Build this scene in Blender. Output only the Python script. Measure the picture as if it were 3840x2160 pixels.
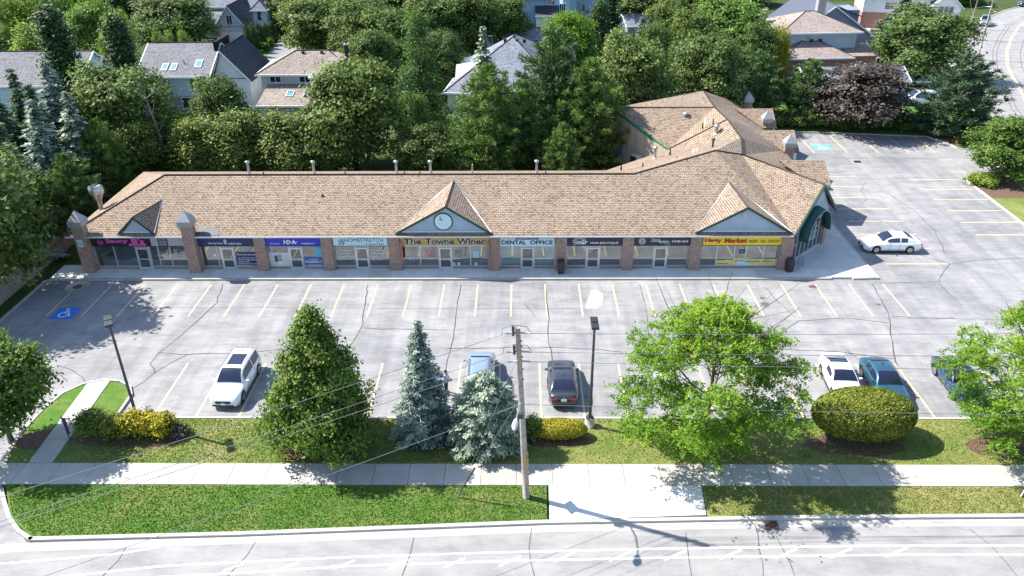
import bpy, bmesh, math, random
import numpy as np
from mathutils import Vector, Matrix

for o in list(bpy.data.objects):
    bpy.data.objects.remove(o)
scene = bpy.context.scene
COL = scene.collection
R = math.radians

# ------------------------------------------------------------------ camera
CAM_H = 30.0
PITCH, YAW, ROLL, FPX = R(28.71), R(.863), R(-.467), 2945.0

def cam_rows():
    cy, sy = math.cos(YAW), math.sin(YAW)
    Y = Matrix(((cy, sy, 0), (-sy, cy, 0), (0, 0, 1)))
    cp, sp = math.cos(PITCH), math.sin(PITCH)
    P = Matrix(((1, 0, 0), (0, -sp, -cp), (0, cp, -sp)))
    cr, sr = math.cos(ROLL), math.sin(ROLL)
    Z = Matrix(((cr, -sr, 0), (sr, cr, 0), (0, 0, 1)))
    return Z @ P @ Y
CM = cam_rows()
cam_data = bpy.data.cameras.new('camera')
cam = bpy.data.objects.new('camera', cam_data)
COL.objects.link(cam)
rot = Matrix((CM[0], -CM[1], -CM[2])).transposed().to_4x4()
cam.matrix_world = Matrix.Translation((0, 0, CAM_H)) @ rot
cam_data.sensor_width = 36.0
cam_data.lens = 36.0 * FPX / 3840.0
cam_data.clip_start = 0.5
cam_data.clip_end = 3000.0
scene.camera = cam

# ------------------------------------------------------------------ sky, sun, exposure
SUN_AZ = math.atan2(.326, -.945)      # direction towards the sun, in plan (from +x)
SUN_EL = R(47)
world = bpy.data.worlds.new('World')
scene.world = world
world.use_nodes = True
wn = world.node_tree
wn.nodes.clear()
sky = wn.nodes.new('ShaderNodeTexSky')
sky.sky_type = 'NISHITA'
sky.sun_disc = False
sky.sun_elevation = SUN_EL
sky.sun_rotation = math.pi / 2 - SUN_AZ
sky.air_density = 1.0
sky.dust_density = .6
sky.ozone_density = 1.4
bgn = wn.nodes.new('ShaderNodeBackground')
bgn.inputs['Strength'].default_value = .12
wout = wn.nodes.new('ShaderNodeOutputWorld')
wn.links.new(sky.outputs[0], bgn.inputs[0])
wn.links.new(bgn.outputs[0], wout.inputs[0])
sd = bpy.data.lights.new('sun', 'SUN')
sd.energy = 4.6
sd.angle = R(.55)
sd.color = (1, .955, .88)
sun = bpy.data.objects.new('sun', sd)
COL.objects.link(sun)
sv = Vector((math.cos(SUN_AZ) * math.cos(SUN_EL), math.sin(SUN_AZ) * math.cos(SUN_EL), math.sin(SUN_EL)))
sun.rotation_euler = sv.to_track_quat('Z', 'Y').to_euler()
sun.location = (-60, 80, 90)
scene.view_settings.view_transform = 'Standard'
scene.view_settings.look = 'None'
scene.view_settings.exposure = 1.3
scene.view_settings.gamma = 1
scene.view_settings.use_curve_mapping = False
scene.cycles.max_bounces = 6
scene.cycles.diffuse_bounces = 3
scene.cycles.glossy_bounces = 3
scene.cycles.transmission_bounces = 4
scene.cycles.transparent_max_bounces = 6
scene.cycles.use_denoising = True

# ------------------------------------------------------------------ survey helpers
# the photograph was surveyed once (2576 px wide frame); these turn a surveyed sight line into a place in the world
SC = 3840 / 2576
def ray(px, py):
    v = Vector((px * SC - 1920, py * SC - 1080, FPX))
    return CM.transposed() @ v
def G(px, py, z=0.0):
    d = ray(px, py); t = (z - CAM_H) / d.z
    return Vector((d.x * t, d.y * t, z))
def AY(px, py, Y):
    d = ray(px, py); t = Y / d.y
    return Vector((d.x * t, Y, CAM_H + d.z * t))

# ------------------------------------------------------------------ object helpers
def tag(o, label=None, cat=None, group=None, kind=None):
    if label: o['label'] = label
    if cat: o['category'] = cat
    if group: o['group'] = group
    if kind: o['kind'] = kind
    return o
def thing(name, label, cat, loc=(0, 0, 0), rz=0, group=None, scale=None):
    o = bpy.data.objects.new(name, None)
    o.empty_display_size = .3
    COL.objects.link(o)
    o.location = loc; o.rotation_euler = (0, 0, rz)
    if scale: o.scale = scale
    return tag(o, label, cat, group)
def wloc(o):
    v = Vector((0, 0, 0))
    while o is not None:
        v += o.location; o = o.parent
    return v
def obj(name, me, m, parent=None):
    o = bpy.data.objects.new(name, me)
    COL.objects.link(o)
    if m is not None and not me.materials:
        for k in (m if isinstance(m, (list, tuple)) else [m]):
            me.materials.append(k)
    if parent is not None: o.parent = parent
    return o

class MB:
    """collects shapes; build() links them as ONE mesh object"""
    def __init__(s): s.v = []; s.f = []; s.sm = []
    def add(s, vs, fs, smooth=False):
        n = len(s.v)
        s.v += [tuple(p) for p in vs]
        s.f += [tuple(i + n for i in f) for f in fs]
        s.sm += [smooth] * len(fs)
        return s
    def box(s, x0, y0, z0, x1, y1, z1):
        vs = [(x0, y0, z0), (x1, y0, z0), (x1, y1, z0), (x0, y1, z0), (x0, y0, z1), (x1, y0, z1), (x1, y1, z1), (x0, y1, z1)]
        return s.add(vs, [(0, 3, 2, 1), (4, 5, 6, 7), (0, 1, 5, 4), (1, 2, 6, 5), (2, 3, 7, 6), (3, 0, 4, 7)])
    def cbox(s, c, sx, sy, sz, rz=0):
        co, si = math.cos(rz), math.sin(rz)
        vs = []
        for z in (-sz / 2, sz / 2):
            for x, y in ((-1, -1), (1, -1), (1, 1), (-1, 1)):
                a, b = x * sx / 2, y * sy / 2
                vs.append((c[0] + a * co - b * si, c[1] + a * si + b * co, c[2] + z))
        return s.add(vs, [(0, 3, 2, 1), (4, 5, 6, 7), (0, 1, 5, 4), (1, 2, 6, 5), (2, 3, 7, 6), (3, 0, 4, 7)])
    def poly(s, pts): return s.add(pts, [tuple(range(len(pts)))])
    def prism(s, pts, z0, z1):
        n = len(pts)
        a = 0
        for i in range(n):
            p, q = pts[i], pts[(i + 1) % n]; a += p[0] * q[1] - q[0] * p[1]
        if a < 0: pts = pts[::-1]
        vs = [(p[0], p[1], z0) for p in pts] + [(p[0], p[1], z1) for p in pts]
        fs = [tuple(range(n))[::-1], tuple(range(n, 2 * n))]
        fs += [(i, (i + 1) % n, n + (i + 1) % n, n + i) for i in range(n)]
        return s.add(vs, fs)
    def tube(s, path, rad, n=8, cap=True, smooth=True):
        path = [Vector(p) for p in path]
        if not isinstance(rad, (list, tuple)): rad = [rad] * len(path)
        vs = []; fs = []
        for i, p in enumerate(path):
            d = (path[min(i + 1, len(path) - 1)] - path[max(i - 1, 0)])
            if d.length < 1e-9: d = Vector((0, 0, 1))
            d.normalize()
            up = Vector((0, 0, 1)) if abs(d.z) < .95 else Vector((1, 0, 0))
            a = d.cross(up).normalized(); b = a.cross(d)
            for k in range(n):
                t = 2 * math.pi * k / n
                vs.append(p + (a * math.cos(t) + b * math.sin(t)) * rad[i])
        for i in range(len(path) - 1):
            for k in range(n):
                fs.append((i * n + k, i * n + (k + 1) % n, (i + 1) * n + (k + 1) % n, (i + 1) * n + k))
        if cap:
            fs.append(tuple(range(n))); fs.append(tuple(range((len(path) - 1) * n, len(path) * n))[::-1])
        return s.add(vs, fs, smooth)
    def strip(s, path, w, z):
        """flat ribbon along a plan path"""
        P = [Vector((p[0], p[1], 0)) for p in path]
        vs = []
        for i, p in enumerate(P):
            d = P[min(i + 1, len(P) - 1)] - P[max(i - 1, 0)]; d.normalize()
            nrm = Vector((-d.y, d.x, 0))
            ww = w[i] if isinstance(w, (list, tuple)) else w
            vs += [(p + nrm * ww / 2)[:2] + (z,), (p - nrm * ww / 2)[:2] + (z,)]
        fs = [(2 * i, 2 * i + 1, 2 * i + 3, 2 * i + 2) for i in range(len(P) - 1)]
        fs = [f[::-1] for f in fs]
        return s.add(vs, fs)
    def mesh(s, name):
        me = bpy.data.meshes.new(name)
        me.from_pydata(s.v, [], s.f)
        if any(s.sm): me.polygons.foreach_set('use_smooth', s.sm)
        me.update()
        return me
    def build(s, name, m, parent=None, world=False, uv=False, bevel=0):
        if world and parent is not None:
            w = wloc(parent)
            s.v = [(p[0] - w.x, p[1] - w.y, p[2] - w.z) for p in s.v]
        me = s.mesh(name)
        o = obj(name, me, m, parent)
        if uv: slope_uv(me)
        if bevel:
            b = o.modifiers.new('bevel', 'BEVEL'); b.width = bevel; b.segments = 2; b.limit_method = 'ANGLE'
        return o
def slope_uv(me):
    """metres along the eaves (u) and up the slope (v)"""
    L = me.uv_layers.new(name='UVMap')
    for p in me.polygons:
        n = p.normal
        u = Vector((0, 0, 1)).cross(n)
        u = Vector((1, 0, 0)) if u.length < 1e-4 else u.normalized()
        v = n.cross(u)
        for li in p.loop_indices:
            c = me.vertices[me.loops[li].vertex_index].co
            L.data[li].uv = (c.dot(u), c.dot(v))
def bm_of(me):
    b = bmesh.new(); b.from_mesh(me); return b
def fix_normals(me):
    b = bm_of(me); bmesh.ops.recalc_face_normals(b, faces=b.faces); b.to_mesh(me); b.free()
def copy_thing(root, **kw):
    r = root.copy(); COL.objects.link(r)
    for ch in root.children:
        c = ch.copy(); COL.objects.link(c); c.parent = r
        for g in ch.children:
            d = g.copy(); COL.objects.link(d); d.parent = c
    return r

# ------------------------------------------------------------------ materials
MATS = {}
def nodes(name):
    m = bpy.data.materials.new(name); m.use_nodes = True
    nt = m.node_tree; b = nt.nodes['Principled BSDF']
    return m, nt, b
def N(nt, t, **kw):
    n = nt.nodes.new(t)
    for k, v in kw.items(): setattr(n, k, v)
    return n
def L(nt, a, b): nt.links.new(a, b)
def noise(nt, co, scale, detail=4, rough=.55, stretch=None):
    if stretch:
        mp = N(nt, 'ShaderNodeMapping'); mp.inputs['Scale'].default_value = stretch
        L(nt, co, mp.inputs['Vector']); co = mp.outputs[0]
    n = N(nt, 'ShaderNodeTexNoise')
    n.inputs['Scale'].default_value = scale; n.inputs['Detail'].default_value = detail; n.inputs['Roughness'].default_value = rough
    L(nt, co, n.inputs['Vector'])
    return n.outputs['Fac']
def ramp(nt, fac, stops):
    r = N(nt, 'ShaderNodeValToRGB')
    e = r.color_ramp.elements
    while len(e) < len(stops): e.new(.5)
    for k, (p, c) in enumerate(stops):
        e[k].position = p; e[k].color = tuple(c) + (1,) if len(c) == 3 else c
    L(nt, fac, r.inputs['Fac'])
    return r.outputs['Color']
def mix(nt, a, b, fac, mode='MIX'):
    m = N(nt, 'ShaderNodeMix'); m.data_type = 'RGBA'; m.blend_type = mode
    if isinstance(fac, (int, float)): m.inputs[0].default_value = fac
    else: L(nt, fac, m.inputs[0])
    for i, c in ((6, a), (7, b)):
        if isinstance(c, (tuple, list)): m.inputs[i].default_value = tuple(c) + (1,) if len(c) == 3 else c
        else: L(nt, c, m.inputs[i])
    return m.outputs[2]
def bump(nt, b, h, strength=.3, dist=.02):
    n = N(nt, 'ShaderNodeBump'); n.inputs['Strength'].default_value = strength; n.inputs['Distance'].default_value = dist
    L(nt, h, n.inputs['Height']); L(nt, n.outputs[0], b.inputs['Normal'])
def coords(nt, which='Object'):
    return N(nt, 'ShaderNodeTexCoord').outputs[which]
def plain(name, c, rough=.6, metal=0, var=.12, scale=3.0, bmp=.0, spec=.5, coat=0):
    if name in MATS: return MATS[name]
    m, nt, b = nodes(name)
    b.inputs['Roughness'].default_value = rough; b.inputs['Metallic'].default_value = metal
    b.inputs['Specular IOR Level'].default_value = spec
    b.inputs['Coat Weight'].default_value = coat
    co = coords(nt)
    f = noise(nt, co, scale, 5, .6)
    lo = [x * (1 - var) for x in c]; hi = [min(1, x * (1 + var)) for x in c]
    col = ramp(nt, f, [(.3, lo), (.7, hi)])
    L(nt, col, b.inputs['Base Color'])
    if bmp: bump(nt, b, noise(nt, co, scale * 6, 3), bmp, .02)
    MATS[name] = m
    return m

def m_asphalt(name, base, dark, light, tracks=True):
    m, nt, b = nodes(name)
    co = coords(nt)
    big = noise(nt, co, .10, 5, .65)
    mid = noise(nt, co, .7, 6, .7, (.55, 1.3, 1))
    fine = noise(nt, co, 16, 4, .75)
    streak = noise(nt, co, .9, 3, .6, (1.1, .10, 1))
    streak2 = noise(nt, co, 2.6, 4, .7, (.22, 1.6, 1))
    c = ramp(nt, big, [(.32, dark), (.5, base), (.68, light)])
    c = mix(nt, c, ramp(nt, mid, [(.34, (.72, .72, .74)), (.5, (1, 1, 1)), (.66, (1.2, 1.19, 1.17))]), .75, 'MULTIPLY')
    if tracks:
        c = mix(nt, c, ramp(nt, streak, [(.38, (.78, .78, .80)), (.55, (1, 1, 1)), (.68, (1.14, 1.13, 1.12))]), .7, 'MULTIPLY')
        c = mix(nt, c, ramp(nt, streak2, [(.30, (.80, .80, .82)), (.5, (1, 1, 1)), (.72, (1.22, 1.21, 1.2))]), .6, 'MULTIPLY')
    c = mix(nt, c, ramp(nt, fine, [(.3, (.7, .7, .71)), (.7, (1.15, 1.15, 1.15))]), .6, 'MULTIPLY')
    spot = noise(nt, co, 1.3, 3, .6)
    c = mix(nt, c, [x * .5 for x in base], ramp(nt, spot, [(.68, (0, 0, 0)), (.76, (.5, .5, .5))]))
    L(nt, c, b.inputs['Base Color'])
    b.inputs['Roughness'].default_value = .88
    bump(nt, b, fine, .3, .012)
    return m
M_LOT = m_asphalt('lot asphalt', (.25, .246, .246), (.19, .19, .196), (.30, .296, .29))
M_ROAD = m_asphalt('road asphalt', (.262, .254, .25), (.235, .23, .228), (.285, .278, .27), False)
M_DRIVE = m_asphalt('driveway asphalt', (.22, .22, .225), (.18, .18, .19), (.26, .26, .26), False)

def m_concrete(name, c):
    m, nt, b = nodes(name)
    co = coords(nt)
    a = noise(nt, co, .8, 5, .6); f = noise(nt, co, 20, 3, .6)
    oi = N(nt, 'ShaderNodeObjectInfo')
    col = ramp(nt, a, [(.3, [x * .84 for x in c]), (.55, c), (.75, [min(1, x * 1.1) for x in c])])
    col = mix(nt, col, ramp(nt, f, [(.3, (.8, .8, .8)), (.7, (1.1, 1.1, 1.1))]), .5, 'MULTIPLY')
    r2 = ramp(nt, oi.outputs['Random'], [(0, (.84, .83, .81)), (1, (1.06, 1.06, 1.06))])
    col = mix(nt, col, r2, 1.0, 'MULTIPLY')
    L(nt, col, b.inputs['Base Color']); b.inputs['Roughness'].default_value = .85
    bump(nt, b, f, .15, .006)
    return m
M_CONC = m_concrete('concrete', (.43, .41, .37))
M_CONC_NEW = m_concrete('new concrete', (.66, .65, .62))
M_KERB = m_concrete('kerb concrete', (.42, .405, .375))

def m_grass(name, green, dry, dryness):
    m, nt, b = nodes(name)
    co = coords(nt)
    big = noise(nt, co, .30, 3, .5)
    mid = noise(nt, co, 1.1, 6, .7, (1, 1.5, 1))
    fine = noise(nt, co, 8, 5, .75)
    d = N(nt, 'ShaderNodeMath', operation='ADD'); L(nt, big, d.inputs[0]); L(nt, mid, d.inputs[1])
    mr = N(nt, 'ShaderNodeMapRange'); mr.inputs['From Min'].default_value = 1.10 - dryness * .5; mr.inputs['From Max'].default_value = 1.60 - dryness * .5
    L(nt, d.outputs[0], mr.inputs['Value'])
    g2 = ramp(nt, fine, [(.25, [x * .6 for x in green]), (.5, green), (.78, [x * 1.45 for x in green])])
    d2 = ramp(nt, fine, [(.25, [x * .6 for x in dry]), (.5, dry), (.78, [x * 1.35 for x in dry])])
    c = mix(nt, g2, d2, mr.outputs[0])
    L(nt, c, b.inputs['Base Color']); b.inputs['Roughness'].default_value = .95
    b.inputs['Specular IOR Level'].default_value = .1
    bump(nt, b, fine, .8, .05)
    return m
M_GRASS = m_grass('lawn green', (.075, .155, .026), (.20, .20, .07), .36)
M_GRASS_DRY = m_grass('lawn dry', (.115, .165, .036), (.27, .24, .095), .55)
M_GROUND = m_grass('garden ground', (.045, .075, .02), (.09, .085, .045), .3)
M_MULCH = plain('mulch', (.135, .085, .062), .95, var=.5, scale=9, bmp=.6, spec=.1)

def m_shingle(name, c1, c2, c3, row=.2, bw=.45, rough=.9):
    m, nt, b = nodes(name)
    uv = coords(nt, 'UV')
    br = N(nt, 'ShaderNodeTexBrick')
    br.offset = .5; br.inputs['Scale'].default_value = 1
    br.inputs['Brick Width'].default_value = bw; br.inputs['Row Height'].default_value = row
    br.inputs['Mortar Size'].default_value = .018; br.inputs['Mortar Smooth'].default_value = .3
    br.inputs['Bias'].default_value = -.1
    br.inputs['Color1'].default_value = (*c1, 1); br.inputs['Color2'].default_value = (*c2, 1)
    br.inputs['Mortar'].default_value = (*[x * .36 for x in c1], 1)
    L(nt, uv, br.inputs['Vector'])
    # random tab tint: cell noise on the tab grid
    mp = N(nt, 'ShaderNodeMapping'); mp.inputs['Scale'].default_value = (1 / (bw * .5), 1 / row, 1)
    L(nt, uv, mp.inputs['Vector'])
    fl = N(nt, 'ShaderNodeVectorMath', operation='FLOOR'); L(nt, mp.outputs[0], fl.inputs[0])
    wn_ = N(nt, 'ShaderNodeTexWhiteNoise', noise_dimensions='2D'); L(nt, fl.outputs[0], wn_.inputs['Vector'])
    tint = ramp(nt, wn_.outputs['Value'], [(0, c1), (.45, c2), (.75, c3), (.93, [x * .5 for x in c1])])
    c = mix(nt, br.outputs['Color'], tint, .55)
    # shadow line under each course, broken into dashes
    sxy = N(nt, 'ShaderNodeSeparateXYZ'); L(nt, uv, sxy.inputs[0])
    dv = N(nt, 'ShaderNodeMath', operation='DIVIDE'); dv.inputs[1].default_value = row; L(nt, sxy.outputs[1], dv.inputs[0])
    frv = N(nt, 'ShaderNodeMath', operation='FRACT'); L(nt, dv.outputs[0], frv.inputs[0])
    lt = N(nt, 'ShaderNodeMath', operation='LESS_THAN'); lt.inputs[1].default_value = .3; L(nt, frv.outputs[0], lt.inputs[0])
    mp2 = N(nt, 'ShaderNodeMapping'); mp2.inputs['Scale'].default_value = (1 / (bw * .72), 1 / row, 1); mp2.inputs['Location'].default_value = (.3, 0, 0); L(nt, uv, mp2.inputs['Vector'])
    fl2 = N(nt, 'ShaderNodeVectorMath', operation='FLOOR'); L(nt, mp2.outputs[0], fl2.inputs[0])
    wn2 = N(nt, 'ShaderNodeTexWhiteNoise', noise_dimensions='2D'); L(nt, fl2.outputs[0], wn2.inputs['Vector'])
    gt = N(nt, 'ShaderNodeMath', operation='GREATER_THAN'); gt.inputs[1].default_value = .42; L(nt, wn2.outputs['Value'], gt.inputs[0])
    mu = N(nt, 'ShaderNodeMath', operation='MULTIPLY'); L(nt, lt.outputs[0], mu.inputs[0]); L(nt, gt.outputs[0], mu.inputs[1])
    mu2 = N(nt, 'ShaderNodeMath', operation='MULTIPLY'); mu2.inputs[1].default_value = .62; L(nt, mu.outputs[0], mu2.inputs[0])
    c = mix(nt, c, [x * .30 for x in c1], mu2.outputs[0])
    big = noise(nt, uv, .25, 4, .6)
    c = mix(nt, c, ramp(nt, big, [(.3, (.82, .82, .84)), (.7, (1.1, 1.08, 1.05))]), .8, 'MULTIPLY')
    c = mix(nt, c, ramp(nt, br.outputs['Fac'], [(0, (1, 1, 1)), (1, (.45, .42, .40))]), 1.0, 'MULTIPLY')
    L(nt, c, b.inputs['Base Color']); b.inputs['Roughness'].default_value = rough
    b.inputs['Specular IOR Level'].default_value = .25
    inv = N(nt, 'ShaderNodeMath', operation='SUBTRACT'); inv.inputs[0].default_value = 1; L(nt, br.outputs['Fac'], inv.inputs[1])
    bump(nt, b, inv.outputs[0], .7, .03)
    return m
M_ROOF = m_shingle('brown shingle', (.27, .205, .15), (.36, .285, .215), (.38, .275, .205), .2, .36)
M_ROOF_GREY = m_shingle('slate grey shingle', (.225, .225, .245), (.29, .29, .31), (.26, .26, .275))
M_ROOF_BLUE = m_shingle('blue grey shingle', (.20, .22, .27), (.30, .32, .37), (.25, .27, .31))
M_ROOF_TAN = m_shingle('weathered tan shingle', (.30, .255, .215), (.40, .35, .30), (.33, .27, .25))
M_ROOF_DARK = m_shingle('charcoal shingle', (.055, .055, .075), (.085, .085, .105), (.07, .07, .085))
M_ROOF_PINK = m_shingle('pinkish shingle', (.36, .295, .265), (.42, .36, .325), (.38, .30, .28))

def m_brick(name, c1, c2, mortar, row=.075, bw=.22):
    m, nt, b = nodes(name)
    co = coords(nt)
    # walls run in any direction: use x+y along, z up
    sx = N(nt, 'ShaderNodeSeparateXYZ'); L(nt, co, sx.inputs[0])
    ad = N(nt, 'ShaderNodeMath', operation='ADD'); L(nt, sx.outputs[0], ad.inputs[0]); L(nt, sx.outputs[1], ad.inputs[1])
    cb = N(nt, 'ShaderNodeCombineXYZ'); L(nt, ad.outputs[0], cb.inputs[0]); L(nt, sx.outputs[2], cb.inputs[1])
    br = N(nt, 'ShaderNodeTexBrick'); br.offset = .5
    br.inputs['Scale'].default_value = 1; br.inputs['Brick Width'].default_value = bw; br.inputs['Row Height'].default_value = row
    br.inputs['Mortar Size'].default_value = .008
    br.inputs['Color1'].default_value = (*c1, 1); br.inputs['Color2'].default_value = (*c2, 1); br.inputs['Mortar'].default_value = (*mortar, 1)
    L(nt, cb.outputs[0], br.inputs['Vector'])
    c = mix(nt, br.outputs['Color'], ramp(nt, noise(nt, co, 5, 4), [(.3, (.7, .7, .7)), (.7, (1.25, 1.2, 1.2))]), .8, 'MULTIPLY')
    L(nt, c, b.inputs['Base Color']); b.inputs['Roughness'].default_value = .9
    return m
M_BRICK = m_brick('brown brick', (.25, .15, .115), (.36, .235, .19), (.30, .27, .24))
M_BRICK_RED = m_brick('red brick', (.30, .12, .08), (.38, .17, .11), (.35, .3, .27))
M_BRICK_GREY = m_brick('grey brick', (.22, .22, .24), (.30, .29, .30), (.34, .33, .32))

def m_siding(name, c, pitch=.12, vertical=False):
    m, nt, b = nodes(name)
    co = coords(nt)
    sx = N(nt, 'ShaderNodeSeparateXYZ'); L(nt, co, sx.inputs[0])
    if vertical:
        ad = N(nt, 'ShaderNodeMath', operation='ADD'); L(nt, sx.outputs[0], ad.inputs[0]); L(nt, sx.outputs[1], ad.inputs[1]); src = ad.outputs[0]
    else: src = sx.outputs[2]
    dv = N(nt, 'ShaderNodeMath', operation='DIVIDE'); dv.inputs[1].default_value = pitch; L(nt, src, dv.inputs[0])
    fr = N(nt, 'ShaderNodeMath', operation='FRACT'); L(nt, dv.outputs[0], fr.inputs[0])
    col = ramp(nt, fr.outputs[0], [(0, [x * .62 for x in c]), (.12, c), (1, [min(1, x * 1.04) for x in c])])
    col = mix(nt, col, ramp(nt, noise(nt, co, 1.2, 4), [(.3, (.88, .88, .88)), (.7, (1.06, 1.06, 1.06))]), .9, 'MULTIPLY')
    L(nt, col, b.inputs['Base Color']); b.inputs['Roughness'].default_value = .6
    bump(nt, b, fr.outputs[0], .5, .02)
    return m
M_SID_BLUE = m_siding('pale blue siding', (.48, .57, .66))
M_SID_WHITE = m_siding('white siding', (.72, .73, .74))
M_SID_SKY = m_siding('sky blue siding', (.30, .43, .62))
M_SID_GREY = m_siding('grey siding', (.42, .44, .48))
M_SID_SLATE = m_siding('slate blue siding', (.20, .235, .32))
M_SID_MALL = m_siding('gable siding', (.36, .46, .56), .1)  # light grey boards; the blue of their shade is put into the colour
M_SID_BEIGE = m_siding('beige vertical siding', (.46, .385, .28), .3, True)
M_SOFFIT = plain('soffit', (.5, .5, .5), .7)
M_GREEN = plain('dark green trim', (.012, .05, .035), .45, var=.2)
M_GREEN_L = plain('bright green trim', (.02, .16, .07), .45, var=.2)
M_TEALFAS = plain('teal fascia', (.10, .19, .19), .5)
M_FLASH = plain('aluminium flashing', (.62, .63, .65), .4, .6, var=.08)
M_TRIM = plain('white trim', (.74, .75, .75), .5, var=.05)
M_ALU = plain('storefront frame', (.58, .61, .64), .35, .5, var=.06)
M_STONE_CAP = plain('grey metal cap', (.33, .33, .34), .5, .35, var=.12)
M_BLACK = plain('black metal', (.02, .02, .022), .45, var=.2)
M_DARKGREY = plain('dark grey metal', (.06, .06, .065), .5, .2, var=.2)
M_STEEL = plain('galvanised steel', (.45, .46, .48), .38, .7, var=.12)
M_WOOD = plain('weathered wood', (.30, .265, .225), .9, var=.3, scale=6, bmp=.3, spec=.15)
M_WOOD_D = plain('dark fence wood', (.14, .10, .075), .9, var=.35, scale=5, bmp=.3, spec=.15)
M_YELLOW = plain('yellow line paint', (.62, .50, .27), .8, var=.22, scale=5)
M_WHITEP = plain('white line paint', (.74, .74, .72), .75, var=.10, scale=4)
M_BLUEP = plain('blue pavement paint', (.02, .15, .55), .75, var=.25, scale=3)
M_TEALP = plain('teal pavement paint', (.12, .48, .50), .75, var=.2, scale=3)
M_CRACK = plain('crack sealant', (.055, .055, .058), .9, var=.3, scale=3)
M_CRACK_L = plain('thin crack', (.10, .10, .10), .9, var=.3, scale=3)
M_RUBBER = plain('tyre rubber', (.015, .015, .016), .8)
M_RIM = plain('alloy rim', (.45, .46, .47), .3, .8)
M_CHROME = plain('chrome', (.7, .7, .72), .12, 1.0, var=.02)
M_PLATE = plain('number plate', (.75, .77, .8), .4, var=.03)
M_BARK = plain('bark', (.11, .085, .068), .95, var=.35, scale=8, bmp=.5, spec=.1)
M_BARK_G = plain('grey dead bark', (.26, .235, .215), .95, var=.25, scale=8, bmp=.4, spec=.1)
M_WIRE = plain('power line', (.17, .175, .185), .5, .2)
M_POLE = plain('utility pole wood', (.34, .295, .255), .9, var=.3, scale=4, bmp=.4, spec=.15)
M_CERAMIC = plain('grey insulator', (.28, .30, .33), .3)
M_LAMPH = plain('lamp lens', (.55, .57, .6), .3)
M_DIRT = plain('stain', (.10, .10, .105), .95, var=.4, scale=6)
M_PALE = plain('pale patch', (.37, .365, .36), .9, var=.2, scale=4)
M_RUST = plain('rusty iron', (.12, .065, .05), .8, var=.3, scale=12)
M_WATER = plain('pool water', (.05, .28, .50), .05)

def m_glass(name, tint, refl=.25, rough=.02, see=0.0):
    m, nt, b = nodes(name)
    nt.nodes.remove(b)
    out = nt.nodes['Material Output']
    g = N(nt, 'ShaderNodeBsdfGlossy'); g.inputs['Roughness'].default_value = rough; g.inputs['Color'].default_value = (.95, .97, 1, 1)
    d = N(nt, 'ShaderNodeBsdfTransparent') if see else N(nt, 'ShaderNodeBsdfDiffuse')
    d.inputs['Color'].default_value = (*tint, 1)
    mx = N(nt, 'ShaderNodeMixShader')
    fr = N(nt, 'ShaderNodeFresnel'); fr.inputs['IOR'].default_value = 1.5
    mr = N(nt, 'ShaderNodeMapRange'); mr.inputs['To Min'].default_value = refl; mr.inputs['To Max'].default_value = 1
    L(nt, fr.outputs[0], mr.inputs['Value'])
    L(nt, mr.outputs[0], mx.inputs[0]); L(nt, d.outputs[0], mx.inputs[1]); L(nt, g.outputs[0], mx.inputs[2])
    L(nt, mx.outputs[0], out.inputs['Surface'])
    return m
M_GLASS = m_glass('storefront glass', (.80, .86, .86), .16, .015, 1)
M_WGLASS = m_glass('dark window glass', (.022, .028, .036), .14)
M_CARGLASS = m_glass('car glass', (.010, .013, .03), .05)
M_SKYLIGHT = m_glass('skylight glass', (.10, .28, .33), .30)

def m_leaf(name, dark, mid, light, trans=.28, odd=None):
    m, nt, b = nodes(name)
    nt.nodes.remove(b)
    out = nt.nodes['Material Output']
    at = N(nt, 'ShaderNodeAttribute'); at.attribute_name = 'rnd'
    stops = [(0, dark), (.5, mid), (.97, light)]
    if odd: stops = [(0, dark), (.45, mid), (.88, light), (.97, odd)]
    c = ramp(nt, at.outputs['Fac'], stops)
    oi = N(nt, 'ShaderNodeObjectInfo')
    c = mix(nt, c, ramp(nt, oi.outputs['Random'], [(0, (.80, .84, .82)), (.5, (1, 1, .95)), (1, (1.18, 1.12, .86))]), 1, 'MULTIPLY')
    d = N(nt, 'ShaderNodeBsdfPrincipled'); d.inputs['Roughness'].default_value = .6; d.inputs['Specular IOR Level'].default_value = .22
    t = N(nt, 'ShaderNodeBsdfTranslucent')
    L(nt, c, d.inputs['Base Color'])
    L(nt, mix(nt, c, (1.0, 1.15, .45), 1, 'MULTIPLY'), t.inputs['Color'])
    mx = N(nt, 'ShaderNodeMixShader'); mx.inputs[0].default_value = trans
    L(nt, d.outputs[0], mx.inputs[1]); L(nt, t.outputs[0], mx.inputs[2]); L(nt, mx.outputs[0], out.inputs['Surface'])
    return m
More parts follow.
